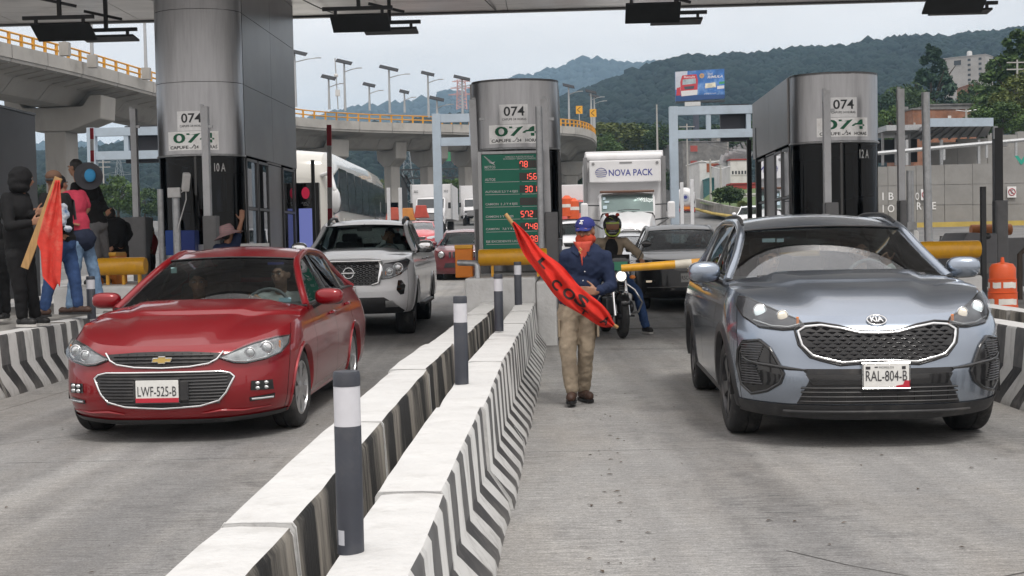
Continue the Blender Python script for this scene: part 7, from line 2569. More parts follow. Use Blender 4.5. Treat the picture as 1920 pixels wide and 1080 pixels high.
for sx in (1, -1):
 MB().bx(sx*.8-.25, sx*.8+.25, .0, .1, .45, .62).build('tail_lamp', M_PRED, tk)
 for y in (1.2, 2.3, 9.5): wheel(tk, sx*.85, y, .48, .45, .28, sx, M_SILV, 5)
MB().bx(-1.1, 1.1, 9.5, 11.3, .6, 2.9).build('cab', M_TW, tk, bevel=.1)
# orange water barriers under the overpass
for px, py, w, c in ((737, 400, 30, (.42, .08, .05)), (765, 401, 26, (.5, .2, .04)), (790, 396, 20, (.42, .06, .04))):
 q = at(px, py, 66)
 o = MB().prism([(-.42, -.35), (.42, -.35), (.30, .0), (.26, .30), (-.26, .30), (-.30, .0)], -.25, .25).build('water_barrier', mat('barrier_%d' % px, c, rough=.6, var=.15, vscale=3), bevel=.03,
  label={737: 'reddish plastic barrier right of the coach', 765: 'orange plastic barrier between two red ones by the coach', 790: 'red plastic barrier left of the small box truck'}[px], cat='plastic barrier', group='plastic barriers under the overpass')
 o.location = q
for px, py in ((1063, 385), (1075, 390)):
 q = at(px, py, 58)
 e = empty('traffic_drum', q, 0, 'orange drum behind the middle booth, %s of two' % ('left' if px < 1070 else 'right'), 'traffic drum')
 MB().lathe([(.0, -.5), (.28, -.5), (.26, .3), (.1, .45), (0, .45)], n=14).build('drum_body', M_DR, e, smooth=40)
 MB().lathe([(.278, -.1), (.274, .05)], n=14).build('reflective_band', M_TORN, e)

# ------------------------------------------------------------------ motorcycle
mo = empty('motorcycle', (1.52, 17.5, gz(18)), R(6), 'black motorcycle with chrome crash bars ridden up the right lane', 'motorcycle')
def mwheel(y, r, w):
 e = empty('wheel', (0, y, r), parent=mo)
 b = MB(); b.lathe([(r*.72, -w/2), (r*.9, -w/2), (r*.98, -w*.3), (r, 0), (r*.98, w*.3), (r*.9, w/2), (r*.72, w/2)], axis='X', n=32); b.build('tyre', M_TYRE, e, smooth=50)
 b = MB(); b.lathe([(r*.74, -w*.4), (r*.66, -w*.3), (r*.66, w*.3), (r*.74, w*.4)], axis='X', n=28)
 for k in range(6):
  a = k*PI/3; b.bar((0, 0, 0), (0, math.cos(a)*r*.7, math.sin(a)*r*.7), .03, .03)
 b.lathe([(.05, -.06), (.05, .06)], axis='X', n=12)
 b.build('rim', M_ALLOYD, e, smooth=40)
mwheel(0, .31, .10); mwheel(1.32, .31, .13)
for sx in (1, -1):
 b = MB(); b.tube([(sx*.09, 0, .31), (sx*.09, .24, .86)], [.030, .022], 10); b.build('fork', M_CHROME, mo, smooth=60)
 b = MB(); b.tube([(sx*.05, .30, .80), (sx*.22, .20, .66), (sx*.34, .26, .48), (sx*.30, .34, .34), (sx*.08, .40, .28)], .016, 8); b.build('crash_bar', M_CHROME, mo, smooth=60)
 b = MB(); b.tube([(sx*.02, .30, .98), (sx*.22, .30, 1.06), (sx*.38, .36, 1.06)], .014, 8); b.build('handlebar', M_CHROME, mo, smooth=60)
 b = MB(); b.tube([(sx*.27, .31, 1.06), (sx*.40, .37, 1.06)], .020, 8); b.build('grip', M_BLK, mo)
 m_ = MB().ball((sx*.42, .28, 1.30), (.075, .02, .05), 12).build('mirror', M_GBLK, mo, smooth=70)
 b = MB(); b.tube([(sx*.30, .32, 1.07), (sx*.40, .29, 1.28)], .007, 6); b.build('mirror_stem', M_BLK, m_)
 t_ = MB().ball((sx*.19, .18, .84), (.045, .04, .03), 10).build('turn_signal', M_AMB, mo, smooth=70)
 MB().ball((sx*.24, .62, .40), (.05, .12, .10), 10).build('engine_cover', M_ALLOYD, mo, smooth=70)
 MB().bar((sx*.12, .62, .28), (sx*.30, .62, .27), .03).build('footrest', M_BLK, mo)
 b = MB(); b.tube([(sx*.13, 1.32, .33), (sx*.14, .85, .42)], .025, 8); b.build('swingarm', M_BLK, mo)
b = MB(); b.lathe([(0, -.10), (.075, -.10), (.09, -.06), (.085, .02), (.03, .08)], c=(0, .12, .86), axis='Y', n=20); b.build('headlight', M_REFL, mo, smooth=50)
b = MB(); b.lathe([(0, -.115), (.07, -.105)], c=(0, .12, .86), axis='Y', n=20); b.build('headlight_lens', mat('moto_lamp', (.9, .9, .85), emit=(1, .95, .85), estr=.9), mo, fixn=False)
b = MB(); b.grid([[Vector((x, .10+.4*x*x, z)) for x in (-.14, -.07, 0, .07, .14)] for z in (.93, 1.05, 1.16)]); b.build('fly_screen', M_GBLK, mo, smooth=60, solid=.006)
b = MB(); b.grid([[Vector((x, .0+.31*math.cos(a)*1.1*-1, .31+.345*math.sin(a))) for x in (-.06, 0, .06)] for a in np.linspace(.5, 2.6, 9)]); b.build('mudguard', M_GBLK, mo, smooth=60, solid=.005)
MB().ball((0, .55, .86), (.15, .27, .15), 18, e=.85).build('fuel_tank', paint('paint_moto', (.02, .02, .025)), mo, smooth=70)
MB().box((0, 1.08, .83), (.26, .70, .10)).build('seat', M_BLK, mo, bevel=.04)
MB().ball((0, 1.45, .80), (.11, .18, .06), 12).build('tail', M_GBLK, mo, smooth=70)
b = MB(); b.box((0, .62, .42), (.30, .34, .26)); b.build('engine', mat('engine_grey', (.10, .10, .105), rough=.4, metal=.7), mo, bevel=.03)
for k in range(5): MB().box((0, .52, .58+.03*k), (.26, .22, .012)).build('cooling_fin', M_ALLOYD, mo)
b = MB(); b.tube([(.08, .42, .55), (.10, .34, .40), (.14, .45, .24), (.20, .8, .24), (.22, 1.5, .34)], [.022, .022, .022, .03, .045], 10); b.build('exhaust', M_CHROME, mo, smooth=60)
b = MB(); b.tube([(0, .25, .88), (0, .6, .70), (0, 1.0, .72), (0, 1.5, .78)], .03, 8); b.tube([(0, .25, .86), (0, .38, .30), (0, .9, .26), (0, 1.0, .7)], .022, 8); b.build('frame', M_BLK, mo, kind='stuff')
MB().box((0, .07, 1.0), (.20, .01, .12)).build('front_plate', mat('plate_green', (.05, .25, .15), rough=.5), mo)

# ------------------------------------------------------------------ people
def skin(name, c): return mat(name, c, rough=.55, var=.08, vscale=12)
M_SK = skin('skin_tan', (.30, .15, .09)); M_SK2 = skin('skin_light', (.42, .24, .17)); M_SK3 = skin('skin_brown', (.20, .095, .055))
M_HAIR = mat('hair_black', (.012, .010, .009), rough=.6, var=.3, vscale=30)
def cloth_(name, c, var=.12, **k): return mat(name, c, rough=.85, var=var, vscale=14, bump=.25, bscale=140, spec=.25, **k)
C_BLACK = cloth_('cloth_black', (.011, .011, .012)); C_NAVY = cloth_('cloth_navy', (.018, .028, .065)); C_KHAKI = cloth_('cloth_khaki', (.33, .27, .20)); C_JEAN = cloth_('cloth_jeans', (.035, .07, .17), .25)
C_LJEAN = cloth_('cloth_light_jeans', (.16, .25, .38), .25); C_GREY = cloth_('cloth_grey', (.13, .13, .135)); C_PINK = cloth_('cloth_pink', (.50, .05, .09)); C_RED = cloth_('cloth_red', (.60, .030, .020)); C_TAN = cloth_('cloth_tan', (.28, .23, .17))
C_WHITE = cloth_('cloth_white', (.55, .56, .56)); C_BAND = cloth_('cloth_bandana', (.48, .06, .03)); M_WOOD = mat('wood_pale', (.42, .25, .10), rough=.7, var=.2, vscale=9, stretch=(4, 4, .6))
M_SHOE = mat('shoe_brown', (.06, .03, .02), rough=.6, var=.2, vscale=12); M_SHOEK = mat('shoe_black', (.015, .015, .016), rough=.6); M_SOLE = mat('sole', (.5, .49, .47), rough=.7)

def capsule(b, p0, p1, r0, r1, n=12):
 p0, p1 = Vector(p0), Vector(p1)
 if (p1-p0).length < 1e-4: b.ball(p0, max(r0, r1), n); return
 b.tube([p0, p1], [r0, r1], n)
 b.ball(p0, r0*.995, n); b.ball(p1, r1*.995, n)

def remesh(b, name, m, parent, voxel=.012, sm=5, fold=0.0, fscale=.11, label=None, inflate=0):
 me = bpy.data.meshes.new('tmp'); me.from_pydata(b.v, [], b.f); me.update()
 o = bpy.data.objects.new('tmp', me); col.objects.link(o)
 md = o.modifiers.new('r', 'REMESH'); md.mode = 'VOXEL'; md.voxel_size = voxel
 ms = o.modifiers.new('s', 'SMOOTH'); ms.factor = .5; ms.iterations = sm
 if fold:
  tx = bpy.data.textures.new('folds', 'CLOUDS'); tx.noise_scale = fscale; tx.noise_depth = 2
  d = o.modifiers.new('d', 'DISPLACE'); d.texture = tx; d.strength = fold; d.mid_level = .5
  ms = o.modifiers.new('s2', 'SMOOTH'); ms.factor = .4; ms.iterations = 1
 dg = bpy.context.evaluated_depsgraph_get()
 nm = bpy.data.meshes.new_from_object(o.evaluated_get(dg))
 bpy.data.objects.remove(o); bpy.data.meshes.remove(me)
 nm.name = name
 nm.materials.clear(); nm.materials.append(m)
 nm.polygons.foreach_set('use_smooth', [True]*len(nm.polygons))
 r = bpy.data.objects.new(name, nm); r.parent = parent; col.objects.link(r)
 if label: r['label'] = label
 return r

def hand(b, w, d, side, palm_n, curl=.5, s=1.0, spread=.10):
 """palm and five fingers from wrist w along d; side = direction of the thumb"""
 d = Vector(d).normalized(); n = Vector(palm_n); n = (n-d*n.dot(d)).normalized(); t = Vector(side); t = (t-d*t.dot(d)-n*t.dot(n)).normalized()
 w = Vector(w)
 pc = w+d*.045*s
 for k in range(4):
  o_ = t*(.030-.020*k)*s
  capsule(b, w+d*.012*s+o_*.6, w+d*.085*s+o_, .015*s, .0115*s, 8)
 for k, L in enumerate((.072, .080, .074, .058)):
  o_ = t*(.031-.0205*k)*s
  p = w+d*.088*s+o_
  dd = (d+t*(.12-.08*k)*spread*3).normalized()
  for q, f in enumerate((.45, .32, .23)):
   a = curl*(.75+.35*q)
   dd = (dd*math.cos(a)+n*math.sin(a)).normalized()
   p2 = p+dd*L*f*s
   capsule(b, p, p2, (.0095-.001*q)*s, (.0088-.001*q)*s, 8)
   p = p2
 p = w+d*.025*s+t*.026*s
 dd = (d*.62+t*.75+n*.25).normalized()
 for q, f in enumerate((.036, .030, .024)):
  p2 = p+dd*f*s
  capsule(b, p, p2, (.013-.0015*q)*s, (.0115-.0015*q)*s, 8)
  dd = (dd+n*curl*.35+d*.25).normalized(); p = p2

def head_geo(b, c, f, up=(0, 0, 1), s=1.0):
 """skull, jaw, nose, ears; c centre, f facing"""
 f = Vector(f).normalized(); u = Vector(up); r = f.cross(u).normalized(); u = r.cross(f)
 M = Matrix((r, -f, u)).transposed()     # local x right-hand, -y forward, z up
 c = Vector(c)
 L = lambda x, y, z: c+M @ Vector((x*s, y*s, z*s))
 b.ball(L(0, .012, .025), (.073*s, .090*s, .088*s), 18, rot=M)
 b.ball(L(0, -.025, -.035), (.060*s, .068*s, .078*s), 16, rot=M)
 b.ball(L(0, -.055, -.082), (.030*s, .028*s, .026*s), 12, rot=M)
 capsule(b, L(0, -.090, .012), L(0, -.108, -.022), .009*s, .014*s, 8)
 b.ball(L(0, -.088, .030), (.052*s, .018*s, .012*s), 10, rot=M)
 b.ball(L(0, -.090, -.052), (.024*s, .012*s, .009*s), 10, rot=M)
 for sx in (1, -1):
  b.ball(L(.074*sx, .012, -.008), (.010*s, .020*s, .032*s), 10, rot=M)
  b.ball(L(.040*sx, -.062, -.015), (.024*s, .022*s, .020*s), 10, rot=M)
 return L, M

def face_bits(parent, L, M, s=1.0, beard=False):
 for sx in (1, -1):
  b = MB(); b.ball(L(.031*sx, -.087, .010), (.014*s, .008*s, .0075*s), 10, rot=M); e = b.build('eye', mat('eye_white', (.5, .48, .46), rough=.3), parent, smooth=80)
  b = MB(); b.ball(L(.031*sx, -.0935, .010), (.006*s, .004*s, .0065*s), 8, rot=M); b.build('iris', M_HAIR, e, smooth=80)
  b = MB(); b.tube([L(.016*sx, -.098, .032), L(.033*sx, -.097, .037), L(.050*sx, -.086, .030)], .004*s, 5); b.build('eyebrow', M_HAIR, parent)
 b = MB(); b.tube([L(-.022, -.093, -.052), L(0, -.103, -.050), L(.022, -.093, -.052)], [.003, .006, .003], 6); b.build('mouth', mat('lips', (.22, .07, .06), rough=.5), parent)

def hair_cap(parent, L, M, s=1.0, m=None, long=False):
 b = MB()
 b.ball(L(0, .022, .042), (.080*s, .094*s, .085*s), 18, rot=M)
 if long: b.ball(L(0, .055, -.05), (.082*s, .060*s, .10*s), 16, rot=M)
 else: b.ball(L(0, .045, .0), (.074*s, .066*s, .07*s), 14, rot=M)
 return remesh(b, 'hair', m or M_HAIR, parent, .011, 2, fold=.010, fscale=.03)

def person(label, Yd, J, skin_m, top_m, leg_m, shoe_m, group=None, face=(0, -1, 0), voxel=.013, sleeves='long', hair=True, fold=.02, fat=1.0, hands={}, hair_long=False, detail=True, feetdir=None, no_legs=False, bare_face=True, loc=None, jit=None):
 """J: joint -> (px, py, dY) in photo pixels with depth offset, turned into world points"""
 if loc is None:
  W = {k: at(v[0], v[1], Yd+v[2]) for k, v in J.items()}
 else:
  W = {k: Vector(v) for k, v in J.items()}
 base = Vector(W.get('base', (W['pelvis'].x, W['pelvis'].y, min(v.z for v in W.values()))))
 root = empty('person', base, 0, label, 'person', group)
 W = {k: v-base for k, v in W.items()}
 ch, pe, ne = W['chest'], W['pelvis'], W['neck']
 b = MB()
 L, M = head_geo(b, W['head'], face)
 capsule(b, ne-Vector((0, 0, .03)), W['head']+Vector((0, .0, -.05)), .055, .052)
 b.ball(ch, (.145*fat, .095, .17), 16); b.ball(pe, (.14*fat, .10, .12), 16); b.ball((ch+pe)/2, (.12*fat, .09, .16), 16)
 for s in 'LR':
  capsule(b, W['sh'+s], W['el'+s], .045, .038); capsule(b, W['el'+s], W['ha'+s], .037, .026)
  capsule(b, ch+Vector((0, 0, .08)), W['sh'+s], .06, .05)
  d = (W['ha'+s]-W['el'+s]).normalized()
  hd = hands.get(s, {})
  hand(b, W['ha'+s], hd.get('d', d), hd.get('t', (0, -1, .6)), hd.get('n', (0, -1, 0)), hd.get('c', .55))
  if not no_legs:
   capsule(b, W['hip'+s], W['kn'+s], .075, .052); capsule(b, W['kn'+s], W['an'+s], .050, .034)
 bodym = remesh(b, 'body', skin_m, root, voxel*.72, 2)
 if bare_face: face_bits(bodym, L, M)
 # top
 b = MB()
 b.ball(ch+Vector((0, 0, .02)), (.185*fat, .125, .19), 18); b.ball((ch*.45+pe*.55), (.165*fat, .125, .20), 18)
 b.ball(pe+Vector((0, 0, .04)), (.165*fat, .125, .12), 18)
 capsule(b, ch+Vector((0, .01, .13)), ne+Vector((0, .01, -.03)), .085, .062)
 for s in 'LR':
  capsule(b, ch+Vector((0, 0, .10)), W['sh'+s], .085, .072)
  if sleeves == 'long':
   capsule(b, W['sh'+s], W['el'+s], .070, .056); capsule(b, W['el'+s], W['ha'+s].lerp(W['el'+s], .06), .056, .042)
  else:
   capsule(b, W['sh'+s], W['sh'+s].lerp(W['el'+s], .75), .070, .064)
 remesh(b, 'shirt', top_m, root, voxel, 3, fold=fold, fscale=.07)
 if not no_legs:
  b = MB()
  b.ball(pe+Vector((0, 0, -.01)), (.165*fat, .125, .12), 18)
  for s in 'LR':
   capsule(b, pe+Vector((0, 0, -.02)), W['hip'+s], .11, .10)
   capsule(b, W['hip'+s], W['kn'+s], .098*fat, .074); capsule(b, W['kn'+s], W['an'+s], .072, .062)
  remesh(b, 'trousers', leg_m, root, voxel, 3, fold=fold, fscale=.055)
  for s in 'LR':
   fd = Vector(feetdir[s]) if feetdir else Vector((0, -1, 0))
   fd.normalize()
   a = W['an'+s]
   b = MB()
   b.ball(a+Vector((0, 0, -.02)), (.045, .05, .055), 12)
   capsule(b, a+Vector((0, 0, -.06))-fd*.03, a+fd*.14+Vector((0, 0, -.068)), .045, .036)
   b.ball(a+fd*.12+Vector((0, 0, -.065)), .044, 12)
   sh_ = remesh(b, 'shoe', shoe_m, root, voxel*.8, 2)
   rt = fd.cross(Vector((0, 0, 1)))
   b = MB()
   pts = [a+fd*(-.075)+rt*.0, a+fd*(-.06)+rt*.036, a+fd*.08+rt*.046, a+fd*.15+rt*.034, a+fd*.18, a+fd*.15-rt*.034, a+fd*.08-rt*.046, a+fd*(-.06)-rt*.036]
   lo = [Vector((p.x, p.y, a.z-.118)) for p in pts]; hi = [Vector((p.x, p.y, a.z-.092)) for p in pts]
   n = len(pts)
   b.add(lo+hi, [tuple(range(n))[::-1], tuple(range(n, 2*n))]+[(i, (i+1) % n, (i+1) % n+n, i+n) for i in range(n)])
   b.build('sole', M_SOLE if shoe_m is not M_SHOE else M_SHOEK, sh_)
 if hair: hair_cap(root, L, M, long=hair_long)
 return root, W, L, M, base

# ---- the walking man with bandana and rolled banner
YM = 10.9
root, W, L, M, base = person('walking man in navy shirt, khaki trousers, blue cap and red bandana', YM, dict(
 head=(1097, 434, -.02), neck=(1092, 466, 0), chest=(1098, 497, 0), pelvis=(1083, 573, .02),
 shL=(1063, 482, 0), elL=(1050, 533, .06), haL=(1058, 548, -.16), shR=(1134, 484, .02), elR=(1146, 537, -.02), haR=(1120, 547, -.26),
 hipL=(1066, 588, 0), knL=(1065, 658, -.06), anL=(1072, 728, -.14), hipR=(1101, 588, .03), knR=(1099, 655, .0), anR=(1094, 726, .12), base=(1080, 757, 0)),
 M_SK, C_NAVY, C_KHAKI, M_SHOE, face=(-.35, -1, -.12), voxel=.010, fold=.022, hair=False, bare_face=False,
 hands={'R': dict(d=(-1, -.15, .10), t=(0, -.3, 1), n=(.1, 1, -.1), c=.42), 'L': dict(d=(.2, -1, .2), t=(0, 0, 1), n=(1, 0, 0), c=.9)}, feetdir={'L': (-.12, -1, 0), 'R': (.35, -1, 0)})
for sx in (1, -1):
 b = MB(); b.ball(L(.031*sx, -.087, .012), (.013, .007, .006), 10, rot=M); b.build('eye', M_HAIR, root, smooth=80)
b = MB(); b.ball(L(0, .03, .02), (.078, .088, .07), 14, rot=M); remesh(b, 'hair', M_HAIR, root, .01, 2)
b = MB(); b.ball(L(0, -.026, -.062), (.080, .090, .060), 18, rot=M); b.ball(L(0, -.035, -.09), (.074, .080, .07), 16, rot=M); b.ball(L(0, .03, -.07), (.085, .085, .05), 16, rot=M)
bn = remesh(b, 'bandana', C_BAND, root, .009, 3, fold=.02, fscale=.05)
b = MB(); rows = []
for j in range(9):
 t = j/8
 rows.append([L(x*(1-t*.95)*.085, -.125+.035*abs(x)-.015*t+.01*math.sin(7*x+4*t), -.075-.20*t) for x in np.linspace(-1, 1, 9)])
b.grid(rows); b.build('bandana_tail', cloth_('cloth_bandana_light', (.60, .10, .07)), bn, smooth=80, solid=.006)
b = MB(); b.tube([L(.01, -.158, -.12), L(-.01, -.160, -.14), L(.015, -.160, -.155), L(0, -.160, -.17)], .006, 5); b.build('bandana_print', mat('bandana_gold', (.5, .3, .08), rough=.6), bn)
b = MB(); rows = []
for j in range(9):
 ph = PI/2*j/8
 rows.append([L(.088*math.cos(ph)*math.cos(a), .012-.100*math.cos(ph)*math.sin(a), .045+.082*math.sin(ph)) for a in np.linspace(0, 2*PI, 25)])
b.grid(rows); cp = b.build('cap', mat('cap_blue', (.015, .022, .16), rough=.8, bump=.2, bscale=90), root, smooth=60)
rows = [[L(.082*math.sin(a)*(1-.15*t), -.080*math.cos(a)-.07*t*math.cos(a*.6)+.012, .052-.030*t-.012*abs(math.sin(a))) for a in np.linspace(-1.15, 1.15, 13)] for t in np.linspace(0, 1, 5)]
b = MB(); b.grid(rows); b.build('cap_brim', mat('cap_blue'), cp, smooth=60, solid=.005)
b = MB()
for a0, a1, z0, z1 in ((-.10, .10, .098, .104), (-.012, .012, .075, .103), (.03, .09, .075, .085), (.02, .04, .075, .1), (-.06, -.03, .07, .09)):
 rows = [[L(.092*math.sin(a)*math.cos(math.asin(min(1, (z-.045)/.083))), .012-.104*math.cos(a)*math.cos(math.asin(min(1, (z-.045)/.083))), z) for a in np.linspace(a0*2.4+.1, a1*2.4+.1, 5)] for z in np.linspace(z0, z1, 3)]
 b.grid(rows)
b.build('cap_emblem', M_TWHITE, cp, fixn=False, kind='stuff')
# collar, placket, buttons, belt, cuffs
b = MB(); c_ = W['neck']
for sx in (1, -1): b.add([c_+Vector((sx*.015, -.105, .0)), c_+Vector((sx*.085, -.055, .035)), c_+Vector((sx*.10, -.075, -.02)), c_+Vector((sx*.045, -.125, -.065))], [(0, 1, 2, 3)])
b.build('collar', C_NAVY, root, solid=.006, kind='stuff')
for k in range(3):
 p = W['chest'].lerp(W['pelvis'], .15+.22*k)+Vector((-.005, -.142, 0)); MB().ball(p, (.006, .004, .006), 8).build('button', M_TWHITE, root)
for k, (x, z) in enumerate(((-.14, .50), (.15, .52))):
 MB().box((W['hipL' if k == 0 else 'hipR'].x+(-.085 if k == 0 else .085), -.02, .66), (.02, .14, .16)).build('cargo_pocket', C_KHAKI, root, bevel=.01)
# rolled banner on its stick
bc = [(962, 417), (985, 452), (1010, 487), (1040, 518), (1072, 551), (1105, 578), (1135, 600), (1150, 610)]
hw_ = [.012, .055, .08, .095, .10, .088, .062, .02]
dz_ = [0, -.02, -.05, -.08, -.09, -.08, -.04, 0]
YB = 10.50
ban = empty('banner', at(1060, 540, YB), 0, 'red cloth banner with black painted letters rolled on a stick held by walking man', 'banner')
o0 = at(1060, 540, YB)
cs_ = [at(x, y, YB+d)-o0 for (x, y), d in zip(bc, dz_)]
xsn = np.linspace(0, 1, len(bc))
fX = [pchip(xsn, [p[k] for p in cs_]) for k in range(3)]; fW = pchip(xsn, hw_)
def bpt(t, v, off=0.0):
 c = Vector((fX[0](t), fX[1](t), fX[2](t)))
 c2 = Vector((fX[0](min(1, t+.01)), fX[1](min(1, t+.01)), fX[2](min(1, t+.01)))); c1 = Vector((fX[0](max(0, t-.01)), fX[1](max(0, t-.01)), fX[2](max(0, t-.01))))
 d = (c2-c1).normalized(); n = Vector((0, -1, 0)); u = n.cross(d); u.normalize()
 if u.z < 0: u = -u
 w = fW(t)
 fold = .026*math.sin(v*6.5+t*11)*(1-abs(v)**3)+.018*math.sin(t*34+v*6)*noise.noise(Vector((t*5, v, 1)))*2+.022*noise.noise(Vector((t*9, v*2.2, 3)))
 edge_ = .035*(1-abs(v)**2.2)
 return c+u*w*v*(1+.10*math.sin(t*17+v))+Vector((0, -(edge_+fold+off), 0))
rows = [[bpt(t, v) for v in np.linspace(-1, 1, 21)] for t in np.linspace(0, 1, 70)]
bk = [[p+Vector((0, .05, 0))*(1-abs(v)**2) for p, v in zip(r, np.linspace(-1, 1, 21))] for r in rows]
b = MB(); b.grid(rows); b.grid(bk); b.build('banner_cloth', C_RED, ban, smooth=80, weld=True)
for s_, t0, v0, w_, h_ in (('L', .32, .15, .10, .95), ('C', .47, -.35, .09, .9), ('O', .56, -.15, .12, 1.0), ('S', .645, .1, .13, 1.3), ('T', .70, -.65, .08, .6), ('A', .86, -.05, .12, 1.35)):
 vs, fs = text_geo(s_, size=1, bold=.035)
 bm = bmesh.new(); vv = [bm.verts.new((x, y, 0)) for x, y in vs]
 for f in fs:
  try: bm.faces.new([vv[i] for i in f])
  except ValueError: pass
 xs_a = [x for x, y in vs]; ys_a = [y for x, y in vs]
 for q in range(1, 8):
  for ax, lo, hi in ((0, min(xs_a), max(xs_a)), (1, min(ys_a), max(ys_a))):
   v = lo+(hi-lo)*q/8
   bmesh.ops.bisect_plane(bm, geom=bm.verts[:]+bm.edges[:]+bm.faces[:], plane_co=(v, 0, 0) if ax == 0 else (0, v, 0), plane_no=(1, 0, 0) if ax == 0 else (0, 1, 0))
 bm.verts.index_update()
 cx_, cy_ = (min(xs_a)+max(xs_a))/2, (min(ys_a)+max(ys_a))/2
 w_, h_ = w_*.82, h_*.82; kx_, ky_ = w_/(max(xs_a)-min(xs_a)), h_/(max(ys_a)-min(ys_a))
 b = MB(); b.add([bpt(t0+(v.co.x-cx_)*kx_*.8, v0+(v.co.y-cy_)*ky_, .004) for v in bm.verts], [tuple(v.index for v in f.verts) for f in bm.faces])
 bm.free()
 b.build('banner_letter', mat('paint_black', (.02, .012, .012), rough=.7), ban, fixn=False)
a_, c_ = at(948, 401, YB+.02)-o0, at(1158, 614, YB+.02)-o0
b = MB(); b.tube([a_, cs_[1]+Vector((0, .02, 0)), cs_[3]+Vector((0, .03, 0)), cs_[6]+Vector((0, .03, 0)), c_], [.016, .017, .016, .015, .015], 8); b.build('stick', M_WOOD, ban, smooth=60)

# ---- protesters on the left island
r_, W, L, M, base = person('hooded figure in black at the left edge holding a wooden plank with flag', 13.5, dict(
 head=(42, 336, 0), neck=(36, 362, .02), chest=(30, 395, 0), pelvis=(38, 470, .02), shL=(14, 372, -.08), elL=(18, 425, -.2), haL=(60, 418, -.24), shR=(45, 372, .14), elR=(52, 412, .1), haR=(68, 400, -.14),
 hipL=(28, 482, -.06), knL=(38, 545, -.06), anL=(42, 592, -.02), hipR=(48, 482, .08), knR=(58, 540, .10), anR=(66, 590, .14), base=(50, 612, 0)),
 M_SK, C_BLACK, C_BLACK, M_SHOEK, face=(1, .5, -.1), hair=False, feetdir={'L': (1, -.35, 0), 'R': (1, -.2, 0)}, hands={'L': dict(d=(.8, -.2, .25), t=(0, 0, 1), n=(0, 1, 0), c=.9), 'R': dict(d=(.7, -.4, .2), t=(0, 0, 1), n=(0, 1, 0), c=.9)}, group='protesters')
b = MB(); b.ball(L(0, .02, .015), (.105, .125, .125), 18, rot=M); b.ball(L(0, .03, -.09), (.11, .11, .07), 16, rot=M); b.ball(L(0, .06, -.04), (.10, .09, .11), 14, rot=M)
remesh(b, 'hood', C_BLACK, r_, .012, 3, fold=.02, fscale=.06)
# plank + flag
YP = 13.2
pk = empty('flag_plank', at(78, 420, YP), 0, 'pale wooden plank with hanging red flag held by the hooded figure', 'flag')
o0 = at(78, 420, YP)
MB().bar(at(110, 333, YP)-o0, at(46, 503, YP)-o0, .082, .02, up=(0, 1, 0)).build('plank', M_WOOD, pk, bevel=.004)
fl = [(333, 105, 112), (352, 100, 113), (380, 90, 115), (420, 78, 117), (455, 69, 118), (470, 76, 117), (500, 78, 115), (520, 80, 114), (538, 98, 112)]
rows = []
for k in range(40):
 y = 338+(538-338)*k/39
 xa = float(np.interp(y, [q[0] for q in fl], [q[1] for q in fl])); xb = float(np.interp(y, [q[0] for q in fl], [q[2] for q in fl]))
 rows.append([at(xa+(xb-xa)*i/16, y+6*math.sin(i*.4)*(k/39), YP-.03-.035*math.sin(i*.42+k*.05)*(.2+k/39)-.012*math.sin(i*.9+k*.12))-o0 for i in range(17)])
MB().grid(rows).build('flag_cloth', cloth_('cloth_flag', (.62, .06, .045), dirt=(.65, .28, .2), dscale=4, damt=.6), pk, smooth=80, solid=.004)

r_, W, L, M, base = person('man in brown cap with black backpack and blue jeans beside the plank', 14.6, dict(
 head=(100, 338, 0), neck=(98, 362, .02), chest=(106, 395, 0), pelvis=(116, 455, 0), shL=(84, 372, -.06), elL=(80, 410, -.2), haL=(72, 400, -.3), shR=(122, 372, .1), elR=(128, 415, .1), haR=(120, 440, -.1),
 hipL=(106, 468, -.06), knL=(94, 525, -.1), anL=(84, 575, -.1), hipR=(127, 468, .08), knR=(140, 522, .04), anR=(146, 570, .04), base=(115, 594, 0)),
 M_SK3, C_BLACK, C_JEAN, M_SHOE, face=(-.6, 1, 0), hair=False, feetdir={'L': (-.8, -.4, 0), 'R': (.9, -.2, 0)}, group='protesters')
b = MB(); b.ball(L(0, .015, .045), (.092, .105, .075), 18, rot=M); remesh(b, 'cap', mat('cap_brown', (.13, .07, .045), rough=.9), r_, .011, 2)
b = MB(); b.lathe([(.088, -.012), (.094, 0), (.088, .018)], c=(0, 0, 0), n=24); q = MB(); q.add([L(v[0], v[1]*1.12+.01, v[2]+.0) for v in b.v], b.f); q.build('goggle_strap', M_BLK, r_, smooth=60)
def backpack(par, c, s, m, name='backpack', lab=None):
 b = MB(); b.ball(c, (s[0], s[1], s[2]), 18, e=.6); o = remesh(b, name, m, par, .014, 3, fold=.02, fscale=.06)
 b = MB(); b.ball(c+Vector((0, -s[1]*.8, -s[2]*.3)), (s[0]*.7, s[1]*.45, s[2]*.45), 14, e=.6); remesh(b, 'pocket', m, o, .012, 2)
 b = MB()
 for sx in (1, -1): b.tube([c+Vector((sx*s[0]*.6, .02, s[2]*.8)), c+Vector((sx*s[0]*.7, .16, s[2]*.6)), c+Vector((sx*s[0]*.9, .14, -s[2]*.4))], .018, 6, flat=.4)
 b.build('strap', M_BLK, o, kind='stuff')
backpack(r_, W['chest']+Vector((.09, -.12, -.02)), (.13, .10, .22), C_BLACK)
b = MB(); c_ = W['chest']+Vector((.16, -.24, -.02))
for k, (dx, dz, s) in enumerate(((0, .05, .055), (.02, -.04, .065), (-.02, -.12, .06), (.05, -.2, .05), (0, 0, .06))): b.ball(c_+Vector((dx, 0, dz)), (s, .03, s*.8), 10)
remesh(b, 'blue_cloth', mat('cloth_blue_white', (.08, .25, .55), rough=.8, var=.6, vscale=8, var2=(.5, .5, .5)), r_, .012, 2, fold=.03, fscale=.04)

